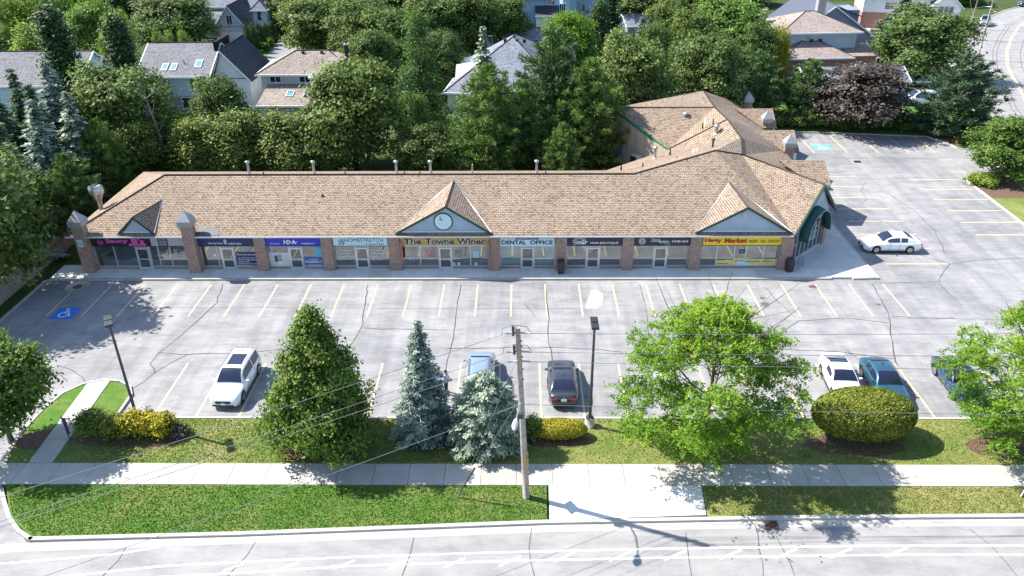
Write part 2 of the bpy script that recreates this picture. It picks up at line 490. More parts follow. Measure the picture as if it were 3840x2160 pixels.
LEAF = {
 'maple': m_leaf('maple leaves', (.042, .076, .018), (.108, .165, .042), (.28, .33, .12), .30),
 'bright': m_leaf('bright green leaves', (.05, .10, .016), (.125, .225, .042), (.27, .38, .085), .34),
 'locust': m_leaf('honey locust leaves', (.075, .16, .02), (.165, .30, .034), (.31, .42, .055), .42, (.42, .38, .05)),
 'linden': m_leaf('linden leaves', (.042, .088, .016), (.10, .175, .034), (.22, .30, .075), .30, (.22, .17, .07)),
 'purple': m_leaf('purple maple leaves', (.04, .030, .028), (.098, .075, .066), (.25, .195, .165), .14),
 'spruce': m_leaf('green spruce needles', (.030, .062, .034), (.075, .125, .066), (.19, .25, .13), .12),
 'blue': m_leaf('blue spruce needles', (.07, .105, .092), (.175, .235, .20), (.40, .46, .39), .12),
 'pine': m_leaf('pine needles', (.034, .070, .028), (.088, .155, .056), (.23, .32, .12), .18),
 'cedar': m_leaf('cedar foliage', (.045, .08, .02), (.12, .175, .042), (.26, .30, .08), .24, (.30, .25, .08)),
 'darkcedar': m_leaf('dark cedar foliage', (.022, .048, .016), (.052, .092, .032), (.12, .17, .065), .14),
 'larch': m_leaf('larch needles', (.05, .10, .03), (.115, .195, .058), (.24, .34, .11), .28),
 'willow': m_leaf('willow leaves', (.08, .15, .034), (.19, .28, .072), (.36, .42, .15), .36),
 'gold': m_leaf('golden shrub leaves', (.15, .15, .014), (.36, .32, .028), (.55, .46, .05), .28),
 'hedge': m_leaf('clipped hedge leaves', (.06, .09, .012), (.18, .21, .026), (.36, .36, .06), .22, (.32, .19, .05)),
 'juniper': m_leaf('juniper foliage', (.07, .12, .02), (.15, .22, .035), (.26, .33, .07), .18),
 'grassblade': m_leaf('grass blades', (.045, .095, .016), (.09, .165, .030), (.19, .24, .065), .2),
 'dryblade': m_leaf('dry grass blades', (.10, .13, .03), (.18, .19, .055), (.30, .28, .10), .2),
}
# ------------------------------------------------------------------ setting: ground, lot, roads, pavements
def flat(name, pts, z, m, parent=None, kind='structure'):
    mb = MB(); mb.poly([(p[0], p[1], z) for p in pts])
    o = mb.build(name, m, parent, world=parent is not None)
    fix_up(o.data)
    if parent is None: o['kind'] = kind
    return o
def fix_up(me):
    if me.polygons and me.polygons[0].normal.z < 0:
        me.flip_normals()
def pad(name, pts, z0, z1, m, parent=None, kind='structure'):
    o = MB().prism([(p[0], p[1]) for p in pts], z0, z1).build(name, m, parent, world=parent is not None)
    if parent is None: o['kind'] = kind
    return o
def px(*pts): return [G(*p) for p in pts]

flat('ground', [(-700, -60), (700, -60), (700, 1200), (-700, 1200)], -.03, M_GROUND)

# ---- parking lot
lot = flat('parking_lot', [(-39, 38.2), (-39, 49.3), (-38.9, 56.2), (28, 56.2), (28, 94.8), (33.7, 94.8), (48.9, 92.8), (50.3, 89.7), (50.8, 87.8), (54.9, 88.4), (56.6, 90), (56.6, 80.4), (49.4, 79.8), (46.4, 78.8), (46.2, 66), (46.2, 38.2), (-24.8, 38.2), (-25.3, 40.9), (-26.4, 41.8), (-27.8, 42), (-29.1, 41), (-29.7, 38.6), (-29.9, 36), (-29.4, 33.6), (-28.2, 31.7), (-26.8, 29.9), (-24.9, 28.2), (-60, 26.5), (-60, 38.2)], 0, M_LOT)
def lotline(x0, y0, x1, y1, w=.11, m=None, z=.004):
    o = MB().strip([(x0, y0), (x1, y1)], w, z).build('painted_line', m or M_YELLOW, lot, world=True)
    fix_up(o.data)
for k in range(-13, 12):
    lotline(-.87 + 2.69 * k, 50.35, -.87 + 2.69 * k, 55.38)
for k in range(-9, 12):
    lotline(1.15 + 2.655 * k, 38.35, 1.15 + 2.655 * k, 44.15)
for k in range(8):
    lotline(30.4, 58.9 + 2.93 * k, 35.5, 58.9 + 2.93 * k)
for k in range(6):
    lotline(40.7, 64.6 + 2.76 * k, 46.05, 64.6 + 2.76 * k)
for x in (33.6, 37.4, 40.9, 44.3, 47.4):
    lotline(x, 87.0, x + .1, 93.3)
# accessible bays
def wheelchair(cx, cy, s, m_bg, rx=1.0):
    mb = MB(); mb.poly([(cx - s * rx, cy - s, .006), (cx + s * rx, cy - s, .006), (cx + s * rx, cy + s, .006), (cx - s * rx, cy + s, .006)])
    bg = mb.build('accessible_bay_square', m_bg, lot, world=True)
    g = MB()
    def ring(x, y, r0, r1, a0, a1, n=14):
        vs = []
        for i in range(n + 1):
            a = a0 + (a1 - a0) * i / n
            for r in (r0, r1): vs.append((cx + (x + r * math.cos(a)) * s, cy + (y + r * math.sin(a)) * s, .010))
        g.add(vs, [(2 * i, 2 * i + 1, 2 * i + 3, 2 * i + 2) for i in range(n)])
    ring(-.05, -.25, .36, .48, R(100), R(370))
    ring(-.12, .68, 0, .14, 0, R(360))
    for p, q in (((-.12, .5), (-.05, 0)), ((-.05, 0), (.38, 0)), ((.36, 0), (.55, -.55)), ((-.1, .25), (.3, .25))):
        g.strip([(cx + p[0] * s, cy + p[1] * s), (cx + q[0] * s, cy + q[1] * s)], .12 * s, .010)
    o = g.build('wheelchair_symbol', M_WHITEP, lot, world=True)
    for f in o.data.polygons:
        pass
    b = bm_of(o.data)
    for f in b.faces:
        if f.normal.z < 0: f.normal_flip()
    b.to_mesh(o.data); b.free()
c1 = G(165, 788); wheelchair(c1.x, c1.y, .85, M_BLUEP)
c2 = G(2068, 371); wheelchair(c2.x, c2.y, .95, M_TEALP, 1.05)

# cracks in the asphalt
rc = random.Random(5)
def crack(pts, w=.07, m=None, z=.008, parent=lot, name='sealed_crack'):
    P = [G(*p) for p in pts]
    out = []
    for a, b in zip(P[:-1], P[1:]):
        n = max(1, int((b - a).length / .7))
        for i in range(n):
            q = a.lerp(b, i / n)
            out.append((q.x + rc.uniform(-.06, .06), q.y + rc.uniform(-.06, .06)))
    out.append(P[-1][:2])
    ws = [w * rc.uniform(.55, 1.15) for _ in out]
    o = MB().strip(out, ws, z).build(name, m or M_CRACK, parent, world=True)
    fix_up(o.data)
LC = [
 [(560, 715), (545, 760), (490, 815), (440, 855), (400, 890), (379, 915), (390, 940)],
 [(398, 887), (460, 892), (540, 890), (640, 885), (690, 880), (740, 878)],
 [(470, 893), (430, 915), (395, 935), (360, 962), (300, 1000)],
 [(925, 715), (918, 770), (912, 815), (890, 860), (870, 885), (840, 905)],
 [(912, 825), (960, 828), (1040, 829), (1130, 831)],
 [(1160, 715), (1150, 760), (1145, 800), (1140, 850), (1130, 890), (1118, 945)],
 [(1375, 728), (1377, 770), (1380, 800), (1378, 850), (1388, 880), (1390, 905), (1376, 955), (1378, 980)],
 [(1120, 877), (1200, 877), (1290, 875), (1380, 874), (1480, 877), (1560, 885)],
 [(2195, 715), (2235, 790), (2240, 830), (2245, 870), (2250, 900), (2262, 930)],
 [(2240, 795), (2300, 800), (2400, 800)], [(1960, 840), (2010, 808), (2060, 803), (2130, 800), (2235, 812)],
 [(1965, 880), (2070, 882), (2150, 890), (2250, 903)],
 [(1920, 720), (1960, 760), (2000, 800)], [(1610, 715), (1625, 770), (1630, 850)],
 [(2095, 440), (2200, 452), (2300, 458), (2380, 455)], [(2110, 395), (2250, 400), (2430, 396)],
 [(2190, 470), (2240, 490), (2300, 530), (2350, 580), (2380, 640)], [(2170, 545), (2230, 560), (2285, 600), (2310, 640)],
 [(2310, 640), (2360, 655), (2390, 665), (2450, 655), (2576, 650)], [(2390, 665), (2370, 690), (2360, 712), (2420, 770)],
 [(2215, 712), (2360, 710)], [(2180, 455), (2165, 480), (2180, 500), (2165, 512)],
 [(150, 920), (180, 930), (205, 950), (215, 966)], [(100, 925), (150, 940), (170, 960)],
 [(2130, 880), (2160, 905)], [(2560, 720), (2576, 735)], [(1320, 760), (1345, 797)],
]
for k, c in enumerate(LC): crack(c, .075 if k < 12 else .055)
# straight paving joint behind the front bays and its right branch
for a, b in (((300, 774), (910, 775)), ((950, 776), (1480, 776)), ((2160, 799), (2560, 803))):
    crack([a, b], .045, M_CRACK_L)
for (u, v, r, q) in ((2045, 721, .32, M_RUST), (1925, 765, .34, M_DIRT), (1918, 750, .22, M_DIRT), (2020, 1000, .2, M_DIRT), (2210, 766, .18, M_DIRT), (2152, 552, .15, M_DIRT)):
    c = G(u, v); n = 9
    o = MB().poly([(c.x + r * rc.uniform(.8, 1.5) * math.cos(i * 6.283 / n), c.y + r * rc.uniform(.7, 1.2) * math.sin(i * 6.283 / n), .007) for i in range(n)]).build('oil_stain' if q is M_DIRT else 'manhole_cover', q, lot, world=True)
pp = px((1487, 730), (1500, 728), (1516, 738), (1518, 752), (1510, 770), (1500, 778), (1490, 774), (1480, 778), (1472, 776), (1476, 760), (1482, 745))
flat('pale_patch', pp, .005, M_PALE, lot)
# iron grates and covers in the lot
def grate(cx, cy, w, d, label, nx, ny, m=M_RUST, z=.012, surround=None):
    t = thing('drain_grate', label, 'drain grate', (cx, cy, z))
    f = MB()
    for y in (-d / 2, d / 2 - .06): f.box(-w / 2, y, 0, w / 2, y + .06, .02)
    for x in (-w / 2, w / 2 - .06): f.box(x, -d / 2 + .06, 0, x + .06, d / 2 - .06, .02)
    f.build('frame', m, t)
    MB().box(-w / 2 + .06, -d / 2 + .06, .0005, w / 2 - .06, d / 2 - .06, .004).build('dark_opening', M_BLACK, t)
    for i in range(1, nx):
        x = -w / 2 + w * i / nx
        MB().box(x - .022, -d / 2 + .06, .005, x + .022, d / 2 - .06, .018).build('bar', m, t)
    for j in range(1, ny):
        y = -d / 2 + d * j / ny
        MB().box(-w / 2 + .06, y - .02, .005, w / 2 - .06, y + .02, .0165).build('cross_bar', m, t)
    return t
c = G(1941, 1322); grate(c.x, c.y, .68, .62, 'rusty iron catch basin grate in the road gutter', 5, 5)
c = G(2157, 407); grate(c.x, c.y, .75, .6, 'square black drain grate behind the strip mall in the rear lot', 5, 2, M_BLACK)
fr = MB(); 
for a, b in (((2132, 400), (2180, 398)), ((2180, 398), (2192, 416)), ((2132, 400), (2140, 417))):
    A, B = G(*a), G(*b); fr.strip([A, B], .05, .009)
fr.build('saw_cut', M_CRACK_L, lot, world=True)
t = thing('manhole_cover', 'round iron manhole cover set in concrete at the lot corner', 'manhole cover', G(195, 722))
MB().tube([(0, 0, .004), (0, 0, .03)], .95, 28).build('concrete_ring', M_CONC, t)
MB().tube([(0, 0, .004), (0, 0, .045)], .36, 20).build('lid', M_RUST, t)

# ---- kerbs and raised lawns
def kerb(path, w=.16, h=.14, name='kerb', z0=-.02, m=None):
    P = [Vector((p[0], p[1], 0)) for p in path]
    mb = MB(); vs = []
    for i, p in enumerate(P):
        d = (P[min(i + 1, len(P) - 1)] - P[max(i - 1, 0)]).normalized(); nr = Vector((-d.y, d.x, 0)) * w / 2
        for q, z in ((p + nr, z0), (p + nr, h), (p - nr, h), (p - nr, z0)): vs.append((q.x, q.y, z))
    n = len(P)
    fs = []
    for i in range(n - 1):
        for k in range(4): fs.append((4 * i + k, 4 * i + (k + 1) % 4, 4 * i + 4 + (k + 1) % 4, 4 * i + 4 + k))
    fs += [(0, 1, 2, 3), tuple(4 * (n - 1) + k for k in (3, 2, 1, 0))]
    mb.add(vs, fs)
    o = mb.build(name, m or M_KERB); o['kind'] = 'structure'
    fix_normals(o.data)
    return o
def arc(cx, cy, r, a0, a1, n=8): return [(cx + r * math.cos(R(a0 + (a1 - a0) * i / n)), cy + r * math.sin(R(a0 + (a1 - a0) * i / n))) for i in range(n + 1)]
FRONT = 38.12
kerb([(-25.15, FRONT), (46.2, FRONT)])
kerb([(46.2, FRONT), (46.2, 66), (46.45, 77.8), (47.0, 78.9), (48.2, 79.6), (49.4, 79.9), (53, 80.3)])
kerb([(-38.85, 44), (-38.85, 55.9), (-38.0, 56.15)])
kerb([(33.2, 94.7), (41, 93.9), (48.9, 92.7)])
kerb([(48.9, 92.7), (50.3, 89.7), (50.5, 88.4), (51.2, 87.8), (55.2, 88.6)])
isl = [(-24.95, FRONT + .1), (-25.0, 40.5), (-25.5, 41.4), (-26.4, 41.95), (-27.6, 42.1), (-28.7, 41.6), (-29.5, 40.6), (-29.85, 39), (-29.95, 36.5), (-29.6, 34.6), (-29.2, 33.7)]
kerb(isl)
pad('lawn', [(-25.1, 34), (46.1, 34), (46.1, FRONT - .05), (-25.1, FRONT - .05)], -.02, .10, M_GRASS_DRY)
pad('lawn', [(-25.15, 34), (-25.1, 40.4), (-25.6, 41.3), (-26.5, 41.85), (-27.0, 41.9), (-26.62, 34)], -.02, .10, M_GRASS)
pad('lawn', [(-28.05, 34), (-28.4, 41.7), (-29.4, 40.6), (-29.75, 39), (-29.85, 36.5), (-29.5, 34.6), (-29.3, 34)], -.02, .10, M_GRASS)
pad('lawn', [(46.3, 28.5), (54, 28.5), (54, 80.2), (49.4, 79.75), (47.1, 78.7), (46.55, 77.7), (46.3, 66)], -.02, .10, M_GRASS_DRY)
kerbL = [(-24.9, 28.35), (-14.4, 28.75), (1.3, 29.62), (14, 29.98), (25.8, 30.15), (52, 30.2)]
pad('lawn', [(-28.3, 32.25), (-26.8, 30.0), (-24.8, 28.4), (-14.4, 28.8), (1.25, 29.68), (1.3, 32.25)], -.02, .10, M_GRASS)
pad('lawn', [(9.72, 32.25), (9.55, 30.0), (14, 30.05), (25.8, 30.2), (53, 30.25), (53, 32.25)], -.02, .10, M_GRASS_DRY)
pad('lawn', [(-60, 57.6), (-40.5, 57.6), (-39.0, 56.0), (-39.0, 44), (-60, 44)], -.02, .08, M_GROUND)
pad('lawn', [(50.6, 88.6), (55, 89), (62, 108), (50, 108), (29, 108), (29, 94.9), (33.2, 94.75), (41, 94), (48.9, 92.8), (50.3, 90)], -.02, .08, M_GRASS)
flat('mulch_bed', [(46.6, 73), (50.5, 73), (51.5, 79.8), (49.4, 79.7), (47.1, 78.6), (46.6, 77.5)], .106, M_MULCH)
flat('mulch_bed', [(50.75, 88.8), (54.8, 89), (56, 93.5), (50, 93.5), (50.2, 91)], .087, M_MULCH)
for (u, v, rx, ry) in ((95, 1105, 1.3, .9), (810, 1140, 2.2, .8), (1080, 1100, 1.6, .7), (1210, 1120, 1.8, .7), (1400, 1108, 2.4, .6), (320, 1105, 3.6, .8), (2150, 1120, 3.2, 1.0), (2500, 1125, 1.7, .9)):
    c = G(u, v, .1)
    flat('mulch_bed', [(c.x + rx * rc.uniform(.85, 1.1) * math.cos(a * .449), max(34.05, min(FRONT - .15, c.y + ry * rc.uniform(.85, 1.1) * math.sin(a * .449)))) for a in range(14)], .106, M_MULCH)
kerb([(-28.35, 31.9), (-27.6, 30.9), (-26.7, 29.8), (-25.7, 28.9), (-24.7, 28.3)], .2, .13)
kerb(kerbL, .22, .13)

# ---- pavement of single slabs along the street
side = thing('sidewalk', None, None, (0, 33, 0)); side['kind'] = 'structure'
rs = random.Random(3)
def slab(x0, y0, x1, y1, z, parent, m, name='slab', g=.012, sk=0):
    dz = rs.uniform(-.004, .004)
    o = MB().prism([(x0 + g, y0 + g), (x1 - g, y0 + g), (x1 - g + sk, y1 - g), (x0 + g + sk, y1 - g)], -.02, z + dz).build(name, m, parent, world=True)
    return o
x = -38.0
k = 0
while x < 52:
    w = 1.98 + (.02 if k % 3 else -.03)
    slab(x, 32.27, x + w, 33.98, .115, side, M_CONC)
    x += w; k += 1
MB().box(-38, 32.28, -.025, 52, 33.97, .03).build('joint_bed', M_DIRT, side, world=True)
wk = thing('garden_walk', None, None, (-27.4, 38, 0)); wk['kind'] = 'structure'
for k in range(4):
    y0 = 34.0 + k * 2.0
    dx = -(y0 - 34) * .05
    MB().prism([(-28.03 + dx, y0 + .012), (-26.66 + dx, y0 + .012), (-26.76 + dx, y0 + 1.988), (-28.13 + dx, y0 + 1.988)], -.02, .115).build('slab', M_CONC, wk, world=True)
pad('bus_pad', [(1.42, 32.25), (9.68, 32.25), (9.5, 30.12), (1.4, 29.72)], -.02, .112, M_CONC_NEW)
# ---- shop walkway: slabs, raised
walk = thing('shop_walkway', None, None, (-5, 57, 0)); walk['kind'] = 'structure'
x = -38.6
while x < 28.0:
    w = min(1.86, 28.55 - x)
    if x + w > 24: w = 28.55 - x
    slab(x, 56.28, x + w, 57.62, .15, walk, M_CONC_NEW, g=.006)
    if x < 20: slab(x, 57.62, x + w, 58.6, .15, walk, M_CONC_NEW, g=.006)
    else: slab(x, 57.62, x + w, 62.0, .15, walk, M_CONC_NEW, g=.006)
    x += w
for (x0, y0, x1, y1) in ((24.2, 62, 28.55, 65.5), (26.2, 65.5, 28.55, 69.3), (26.2, 69.3, 28.55, 73), (26.2, 73, 28.55, 77), (26.2, 77, 28.55, 81), (26.2, 81, 28.55, 85), (26.2, 85, 28.55, 89), (26.2, 89, 28.55, 94.5)):
    slab(x0, y0, x1, y1, .15, walk, M_CONC_NEW, g=.008)
kerb([(-38.6, 56.16), (24.9, 56.16)], .2, .147, z0=-.02)
kerb([(26.6, 56.16), (28.65, 56.16), (28.65, 94.5)], .2, .147)

# ---- street in front with its paint
road = flat('road', [(-62, 24.6), (-24.9, 28.25), (-14.4, 28.65), (1.3, 29.52), (14, 29.88), (25.8, 30.05), (53, 30.1), (62, 30.1), (62, 8), (-62, 8)], .004, M_ROAD)
gut = MB().strip([(-27, 27.75), (-14.4, 28.38), (1.3, 29.25), (14, 29.62), (25.8, 29.79), (52, 29.84)], .52, .008).build('gutter', M_KERB); gut['kind'] = 'structure'; fix_up(gut.data)
def rl(pts, w, z=.013):
    o = MB().strip([G(*p)[:2] for p in pts], w, z).build('painted_line', M_WHITEP, road, world=True); fix_up(o.data)
rl([(-40, 1422), (200, 1402), (300, 1393), (404, 1376)], .11)
rl([(-30, 1395), (42, 1385)], .11)
rl([(150, 1452), (400, 1425), (650, 1412), (900, 1401), (1288, 1389), (1700, 1380), (2150, 1374), (2620, 1372)], .11)
rl([(330, 1456), (600, 1442), (860, 1425), (1288, 1411), (1700, 1403), (2150, 1397), (2620, 1395)], .11)
for k in range(13):
    u = 560 + k * 139
    ya = 1418 - (u - 560) * .024 if u < 1300 else 1391 - (u - 1300) * .014
    yb = ya + (23 if u > 900 else 20)
    rl([(u + 55, ya - 1), (u, yb)], .12, .0115)
def rcrack(pts): crack(pts, .05, M_CRACK_L, .016, road, 'road_crack')
for pts in ([(320, 1375), (300, 1410), (255, 1452)], [(645, 1362), (620, 1400), (570, 1452)], [(1042, 1355), (1030, 1400), (1010, 1452)], [(1725, 1340), (1730, 1390), (1740, 1452)], [(1950, 1345), (1975, 1390), (2000, 1452)], [(2440, 1330), (2490, 1370), (2530, 1410), (2560, 1452)], [(1335, 1330), (1330, 1380), (1345, 1452)], [(1900, 1320), (1910, 1380), (1920, 1452)]):
    rcrack(pts)
for _ in range(26):
    c = G(rc.uniform(1830, 2150), rc.uniform(1345, 1420)); r = rc.uniform(.02, .06)
    MB().poly([(c.x + r * 1.3 * math.cos(i), c.y + r * math.sin(i), .0175) for i in range(6)]).build('tar_spot', M_DIRT, road, world=True)

# ---- side street curving away, back street, driveways
CS = [(59, 20), (59, 45), (59.5, 62), (60.5, 78), (63.5, 92), (67, 104), (71.3, 114), (77.5, 129), (83, 139.5), (90, 151), (98, 163), (110, 176), (128, 190), (150, 202)]
o = MB().strip(CS, 13.0, .008).build('side_street', M_ROAD); o['kind'] = 'structure'; fix_up(o.data); sst = o
def offset(path, d):
    out = []
    for i, p in enumerate(path):
        a = Vector(path[max(i - 1, 0)]); b = Vector(path[min(i + 1, len(path) - 1)]); t = (b - a).normalized()
        out.append((p[0] - t.y * d, p[1] + t.x * d))
    return out
kerb(offset(CS[1:], 6.6), .25, .12); kerb(offset(CS[1:], -6.6), .25, .12)
for d in (-.14, .14):
    o = MB().strip(offset(CS[3:], d - .6), .12, .014).build('painted_line', M_YELLOW, sst, world=True); fix_up(o.data)
for d in (.9, 1.5, -2.6):
    o = MB().strip(offset(CS[3:], d), .10, .012).build('seam', M_CRACK_L, sst, world=True); fix_up(o.data)
for t0, t1 in (((59, 101), (73, 99)), ((64, 112), (80, 110)), ((80, 150), (96, 146))):
    o = MB().strip([t0, t1], .09, .016).build('road_crack', M_CRACK, sst, world=True); fix_up(o.data)
o = MB().strip(offset(CS[3:10], 8.6), 1.5, .05).build('sidewalk', M_CONC); o['kind'] = 'structure'; fix_up(o.data)
flat('driveway', [(70.5, 124), (74, 131), (62, 140), (58, 133)], .045, M_CONC)
flat('driveway', [(80, 149), (84, 156), (70, 166), (66, 158)], .045, M_CONC)
flat('driveway', [(47, 104), (62.5, 108), (64.5, 112), (47, 109.5)], .046, M_DRIVE)
flat('driveway', [(54, 118), (66.5, 119), (68.5, 123.5), (54, 122.5)], .05, M_CONC)
o = MB().strip([(-90, 124), (-62, 127.5), (-48, 128.2), (-36, 127), (-22, 122), (-12, 118)], 7.0, .01).build('back_street', M_ROAD); o['kind'] = 'structure'; fix_up(o.data)
o = MB().strip([(-90, 130), (-62, 133.5), (-48, 134.2), (-36, 133), (-22, 128)], 1.4, .02).build('sidewalk', M_CONC); o['kind'] = 'structure'; fix_up(o.data)
flat('driveway', [(-43.8, 131.8), (-38.2, 131.4), (-41.5, 158), (-46.5, 158)], .018, M_DRIVE)
flat('driveway', [(-54.8, 131.5), (-50.6, 131.8), (-51, 148), (-56.5, 148)], .018, M_DRIVE)
flat('lawn', [(-50.4, 135.2), (-43.9, 135), (-45.5, 150), (-51, 148)], .005, M_GRASS)
flat('lawn', [(-50.4, 131.9), (-43.9, 131.9), (-43.9, 133.2), (-50.4, 133.2)], .005, M_GRASS)
flat('lawn', [(48, 100), (61, 101), (63, 106.5), (48, 103)], .1, M_GRASS)
flat('lawn', [(82, 162), (96, 172), (90, 180), (76, 170)], .06, M_GRASS)
# ------------------------------------------------------------------ strip mall
YF = 57.82                       # shop front line
EZ, EY, SL = 3.37, 57.4, .435      # eave height, eave line, roof slope
mall = thing('strip_mall', 'long single storey brick strip mall with brown shingle roof and nine shop fronts', 'building', (-7, 64, 0))
def roofz(y): return EZ + SL * (y - EY)
def X_at(u, v=650): return AY(u, v, YF).x
e0 = Vector((-37.0, EY, EZ)); e1 = Vector((21.75, EY, EZ))
rA = Vector((-30.9, 63.85, roofz(63.85))); rB = Vector((9.6, 63.85, roofz(63.85)))
P0 = Vector((16.95, 66.5, roofz(66.5))); zP = P0.z
F = Vector((19.7, 67.6, 6.55)); K = Vector((24.95, 61.35, 6.15))
r0 = Vector((20.55, 71.7, 6.8)); r1 = Vector((20.1, 75.6, 7.4)); r2 = Vector((20.35, 82.3, 6.7)); r3 = Vector((20.3, 87.8, 7.0))
bl = Vector((-37.0, 72.3, EZ)); bm_ = Vector((8.1, 72.3, EZ)); inn = Vector((15.1, 78.5, EZ))
RL = Vector((10.0, 84.6, 6.05)); EX = 26.85
entR = Vector((26.95, 62.75, EZ))
tops = MB()
tops.poly([e0, e1, P0, rB, rA])                     # long front slope
tops.poly([e1, K, F, P0])                           # entrance gable, west slope
tops.poly([K, entR, Vector((EX, 65.0, EZ)), F])     # entrance gable, east slope
tops.poly([e0, rA, bl])                             # west hip
tops.poly([rA, rB, bm_, bl])                        # rear slope
tops.poly([rB, P0, r0, inn, bm_])                   # rear slope of the bend
tops.poly([P0, F, r0])
tops.poly([F, Vector((EX, 65.0, EZ)), Vector((EX, 78, EZ)), r0])
tops.poly([r0, Vector((EX, 78, EZ)), r1])
tops.poly([r1, Vector((EX, 78, EZ)), Vector((EX, 84, EZ)), r2])
tops.poly([r2, Vector((EX, 84, EZ)), Vector((EX, 95.2, EZ)), r3])
tops.poly([r0, r1, inn]); tops.poly([r1, r2, inn])
tops.poly([inn, r2, RL])
NW = Vector((10.0, 95.2, EZ))
tops.poly([RL, r2, r3, Vector((13.6, 91.0, 4.6))])
tops.poly([RL, Vector((13.6, 91.0, 4.6)), NW])
tops.poly([r3, Vector((EX, 95.2, EZ)), NW, Vector((13.6, 91.0, 4.6))])
me = tops.mesh('roof')
b = bm_of(me); bmesh.ops.remove_doubles(b, verts=b.verts, dist=.005)
for f in b.faces:
    if f.normal.z < 0: f.normal_flip()
b.to_mesh(me); b.free()
w = wloc(mall)
for v in me.vertices: v.co -= w
me.update(); slope_uv(me)
roof = obj('roof', me, M_ROOF, mall)
sol = roof.modifiers.new('thick', 'SOLIDIFY'); sol.thickness = .16; sol.offset = -1
# ridge caps
for nm, path in (('ridge_cap', [rA, rB, P0]), ('ridge_cap', [e0, rA]), ('ridge_cap', [F, K]), ('ridge_cap', [P0, F, r0, r1, r2, r3]), ('ridge_cap', [inn, r1]), ('ridge_cap', [RL, r2])):
    MB().tube([p + Vector((0, 0, .0)) for p in path], .085, 6).build(nm, M_ROOF_TAN, roof, world=True)
# verge trims and fascias
def bar(p, q, wd, h, m, name, parent, up=0):
    p = Vector(p); q = Vector(q); d = (q - p); L_ = d.length; d.normalize()
    s_ = Vector((-d.y, d.x, 0)).normalized() * wd / 2
    vs = []
    for t in (p, q):
        for a, zz in ((s_, up), (s_, up - h), (-s_, up - h), (-s_, up)): vs.append(t + a + Vector((0, 0, zz)))
    return MB().add(vs, [(0, 1, 5, 4), (1, 2, 6, 5), (2, 3, 7, 6), (3, 0, 4, 7), (3, 2, 1, 0), (4, 5, 6, 7)]).build(name, m, parent, world=True)
bar((-37.0, EY - .04, EZ - .03), (21.7, EY - .04, EZ - .03), .07, .13, M_TEALFAS, 'fascia', mall)
bar((-37.0, EY - .13, EZ - .01), (21.7, EY - .13, EZ - .01), .11, .10, M_FLASH, 'gutter', mall)
bar(e1 + Vector((.05, -.05, .02)), K + Vector((.06, -.06, .02)), .14, .30, M_GREEN, 'verge_board', mall)
bar(K + Vector((.06, -.06, .02)), entR + Vector((.05, -.05, .02)), .14, .30, M_GREEN, 'verge_board', mall)
bar(RL + Vector((-.06, -.06, .03)), inn + Vector((-.06, -.06, .03)), .16, .26, M_GREEN_L, 'verge_board', mall)
bar((EX + .03, 65, EZ), (EX + .03, 95, EZ), .07, .24, M_TEALFAS, 'fascia', mall)
MB().box(-36.9, EY + .05, EZ - .20, 21.6, YF + .35, EZ - .17).build('soffit', M_SOFFIT, mall, world=True)

# walls
foot = [(-36.4, 58.02), (-36.4, 71.8), (8.0, 71.8), (14.75, 78.2), (10.35, 85.0), (10.35, 94.8), (26.2, 94.8), (26.2, 62.9)]
wm = MB()
for (ax, ay), (bx, by) in zip(foot[:-1], foot[1:]):
    if (ax, ay) in ((14.75, 78.2),): continue
    dz = EZ - .2
    n = Vector((by - ay, -(bx - ax), 0)).normalized() * .1
    wm.add([(ax, ay, 0), (bx, by, 0), (bx, by, dz), (ax, ay, dz), (ax + n.x, ay + n.y, 0), (bx + n.x, by + n.y, 0), (bx + n.x, by + n.y, dz), (ax + n.x, ay + n.y, dz)],
           [(0, 1, 2, 3), (7, 6, 5, 4), (3, 2, 6, 7), (0, 4, 5, 1), (1, 5, 6, 2), (0, 3, 7, 4)])
o = wm.build('rear_wall', M_BRICK, mall, world=True); fix_normals(o.data)
a, c = Vector((14.85, 78.35, 0)), Vector((10.25, 84.75, 0)); nn = Vector((-.2, -.14, 0))
gw = MB().add([a, c, c + Vector((0, 0, 5.75)), a + Vector((0, 0, 3.3)), a - nn, c - nn, c - nn + Vector((0, 0, 5.75)), a - nn + Vector((0, 0, 3.3))],
              [(0, 1, 2, 3), (7, 6, 5, 4), (3, 2, 6, 7), (0, 4, 5, 1), (1, 5, 6, 2), (0, 3, 7, 4)]).build('side_gable_wall', M_SID_BEIGE, mall, world=True)
fix_normals(gw.data)
q = a.lerp(c, .87) + Vector((-.09, -.06, 0)); ang = math.atan2((c - a).y, (c - a).x)
dr = MB().cbox((q.x, q.y, 1.05), .95, .08, 2.1, ang).build('service_door', M_SID_SLATE, mall, world=True)
h = a.lerp(c, .81) + Vector((-.13, -.09, 1.0)); MB().cbox(tuple(h), .05, .06, .14, ang).build('handle', M_CHROME, dr, world=True)
q = a.lerp(c, .45) + Vector((-.55, -.38, 1.5))
ac = MB().cbox(tuple(q), 1.0, .75, .95, ang).build('condenser_unit', M_FLASH, mall, world=True, bevel=.03)
q2 = q + Vector((-.36, -.26, 0)); MB().cbox(tuple(q2), .75, .12, .72, ang).build('fan_grille', M_BLACK, ac, world=True)
for s_ in (-.45, .45):
    p_ = q + Vector((math.cos(ang) * s_, math.sin(ang) * s_, -.5)); MB().tube([p_, p_ + Vector((.5, .36, -.35))], .03, 5).build('bracket', M_STEEL, ac, world=True)
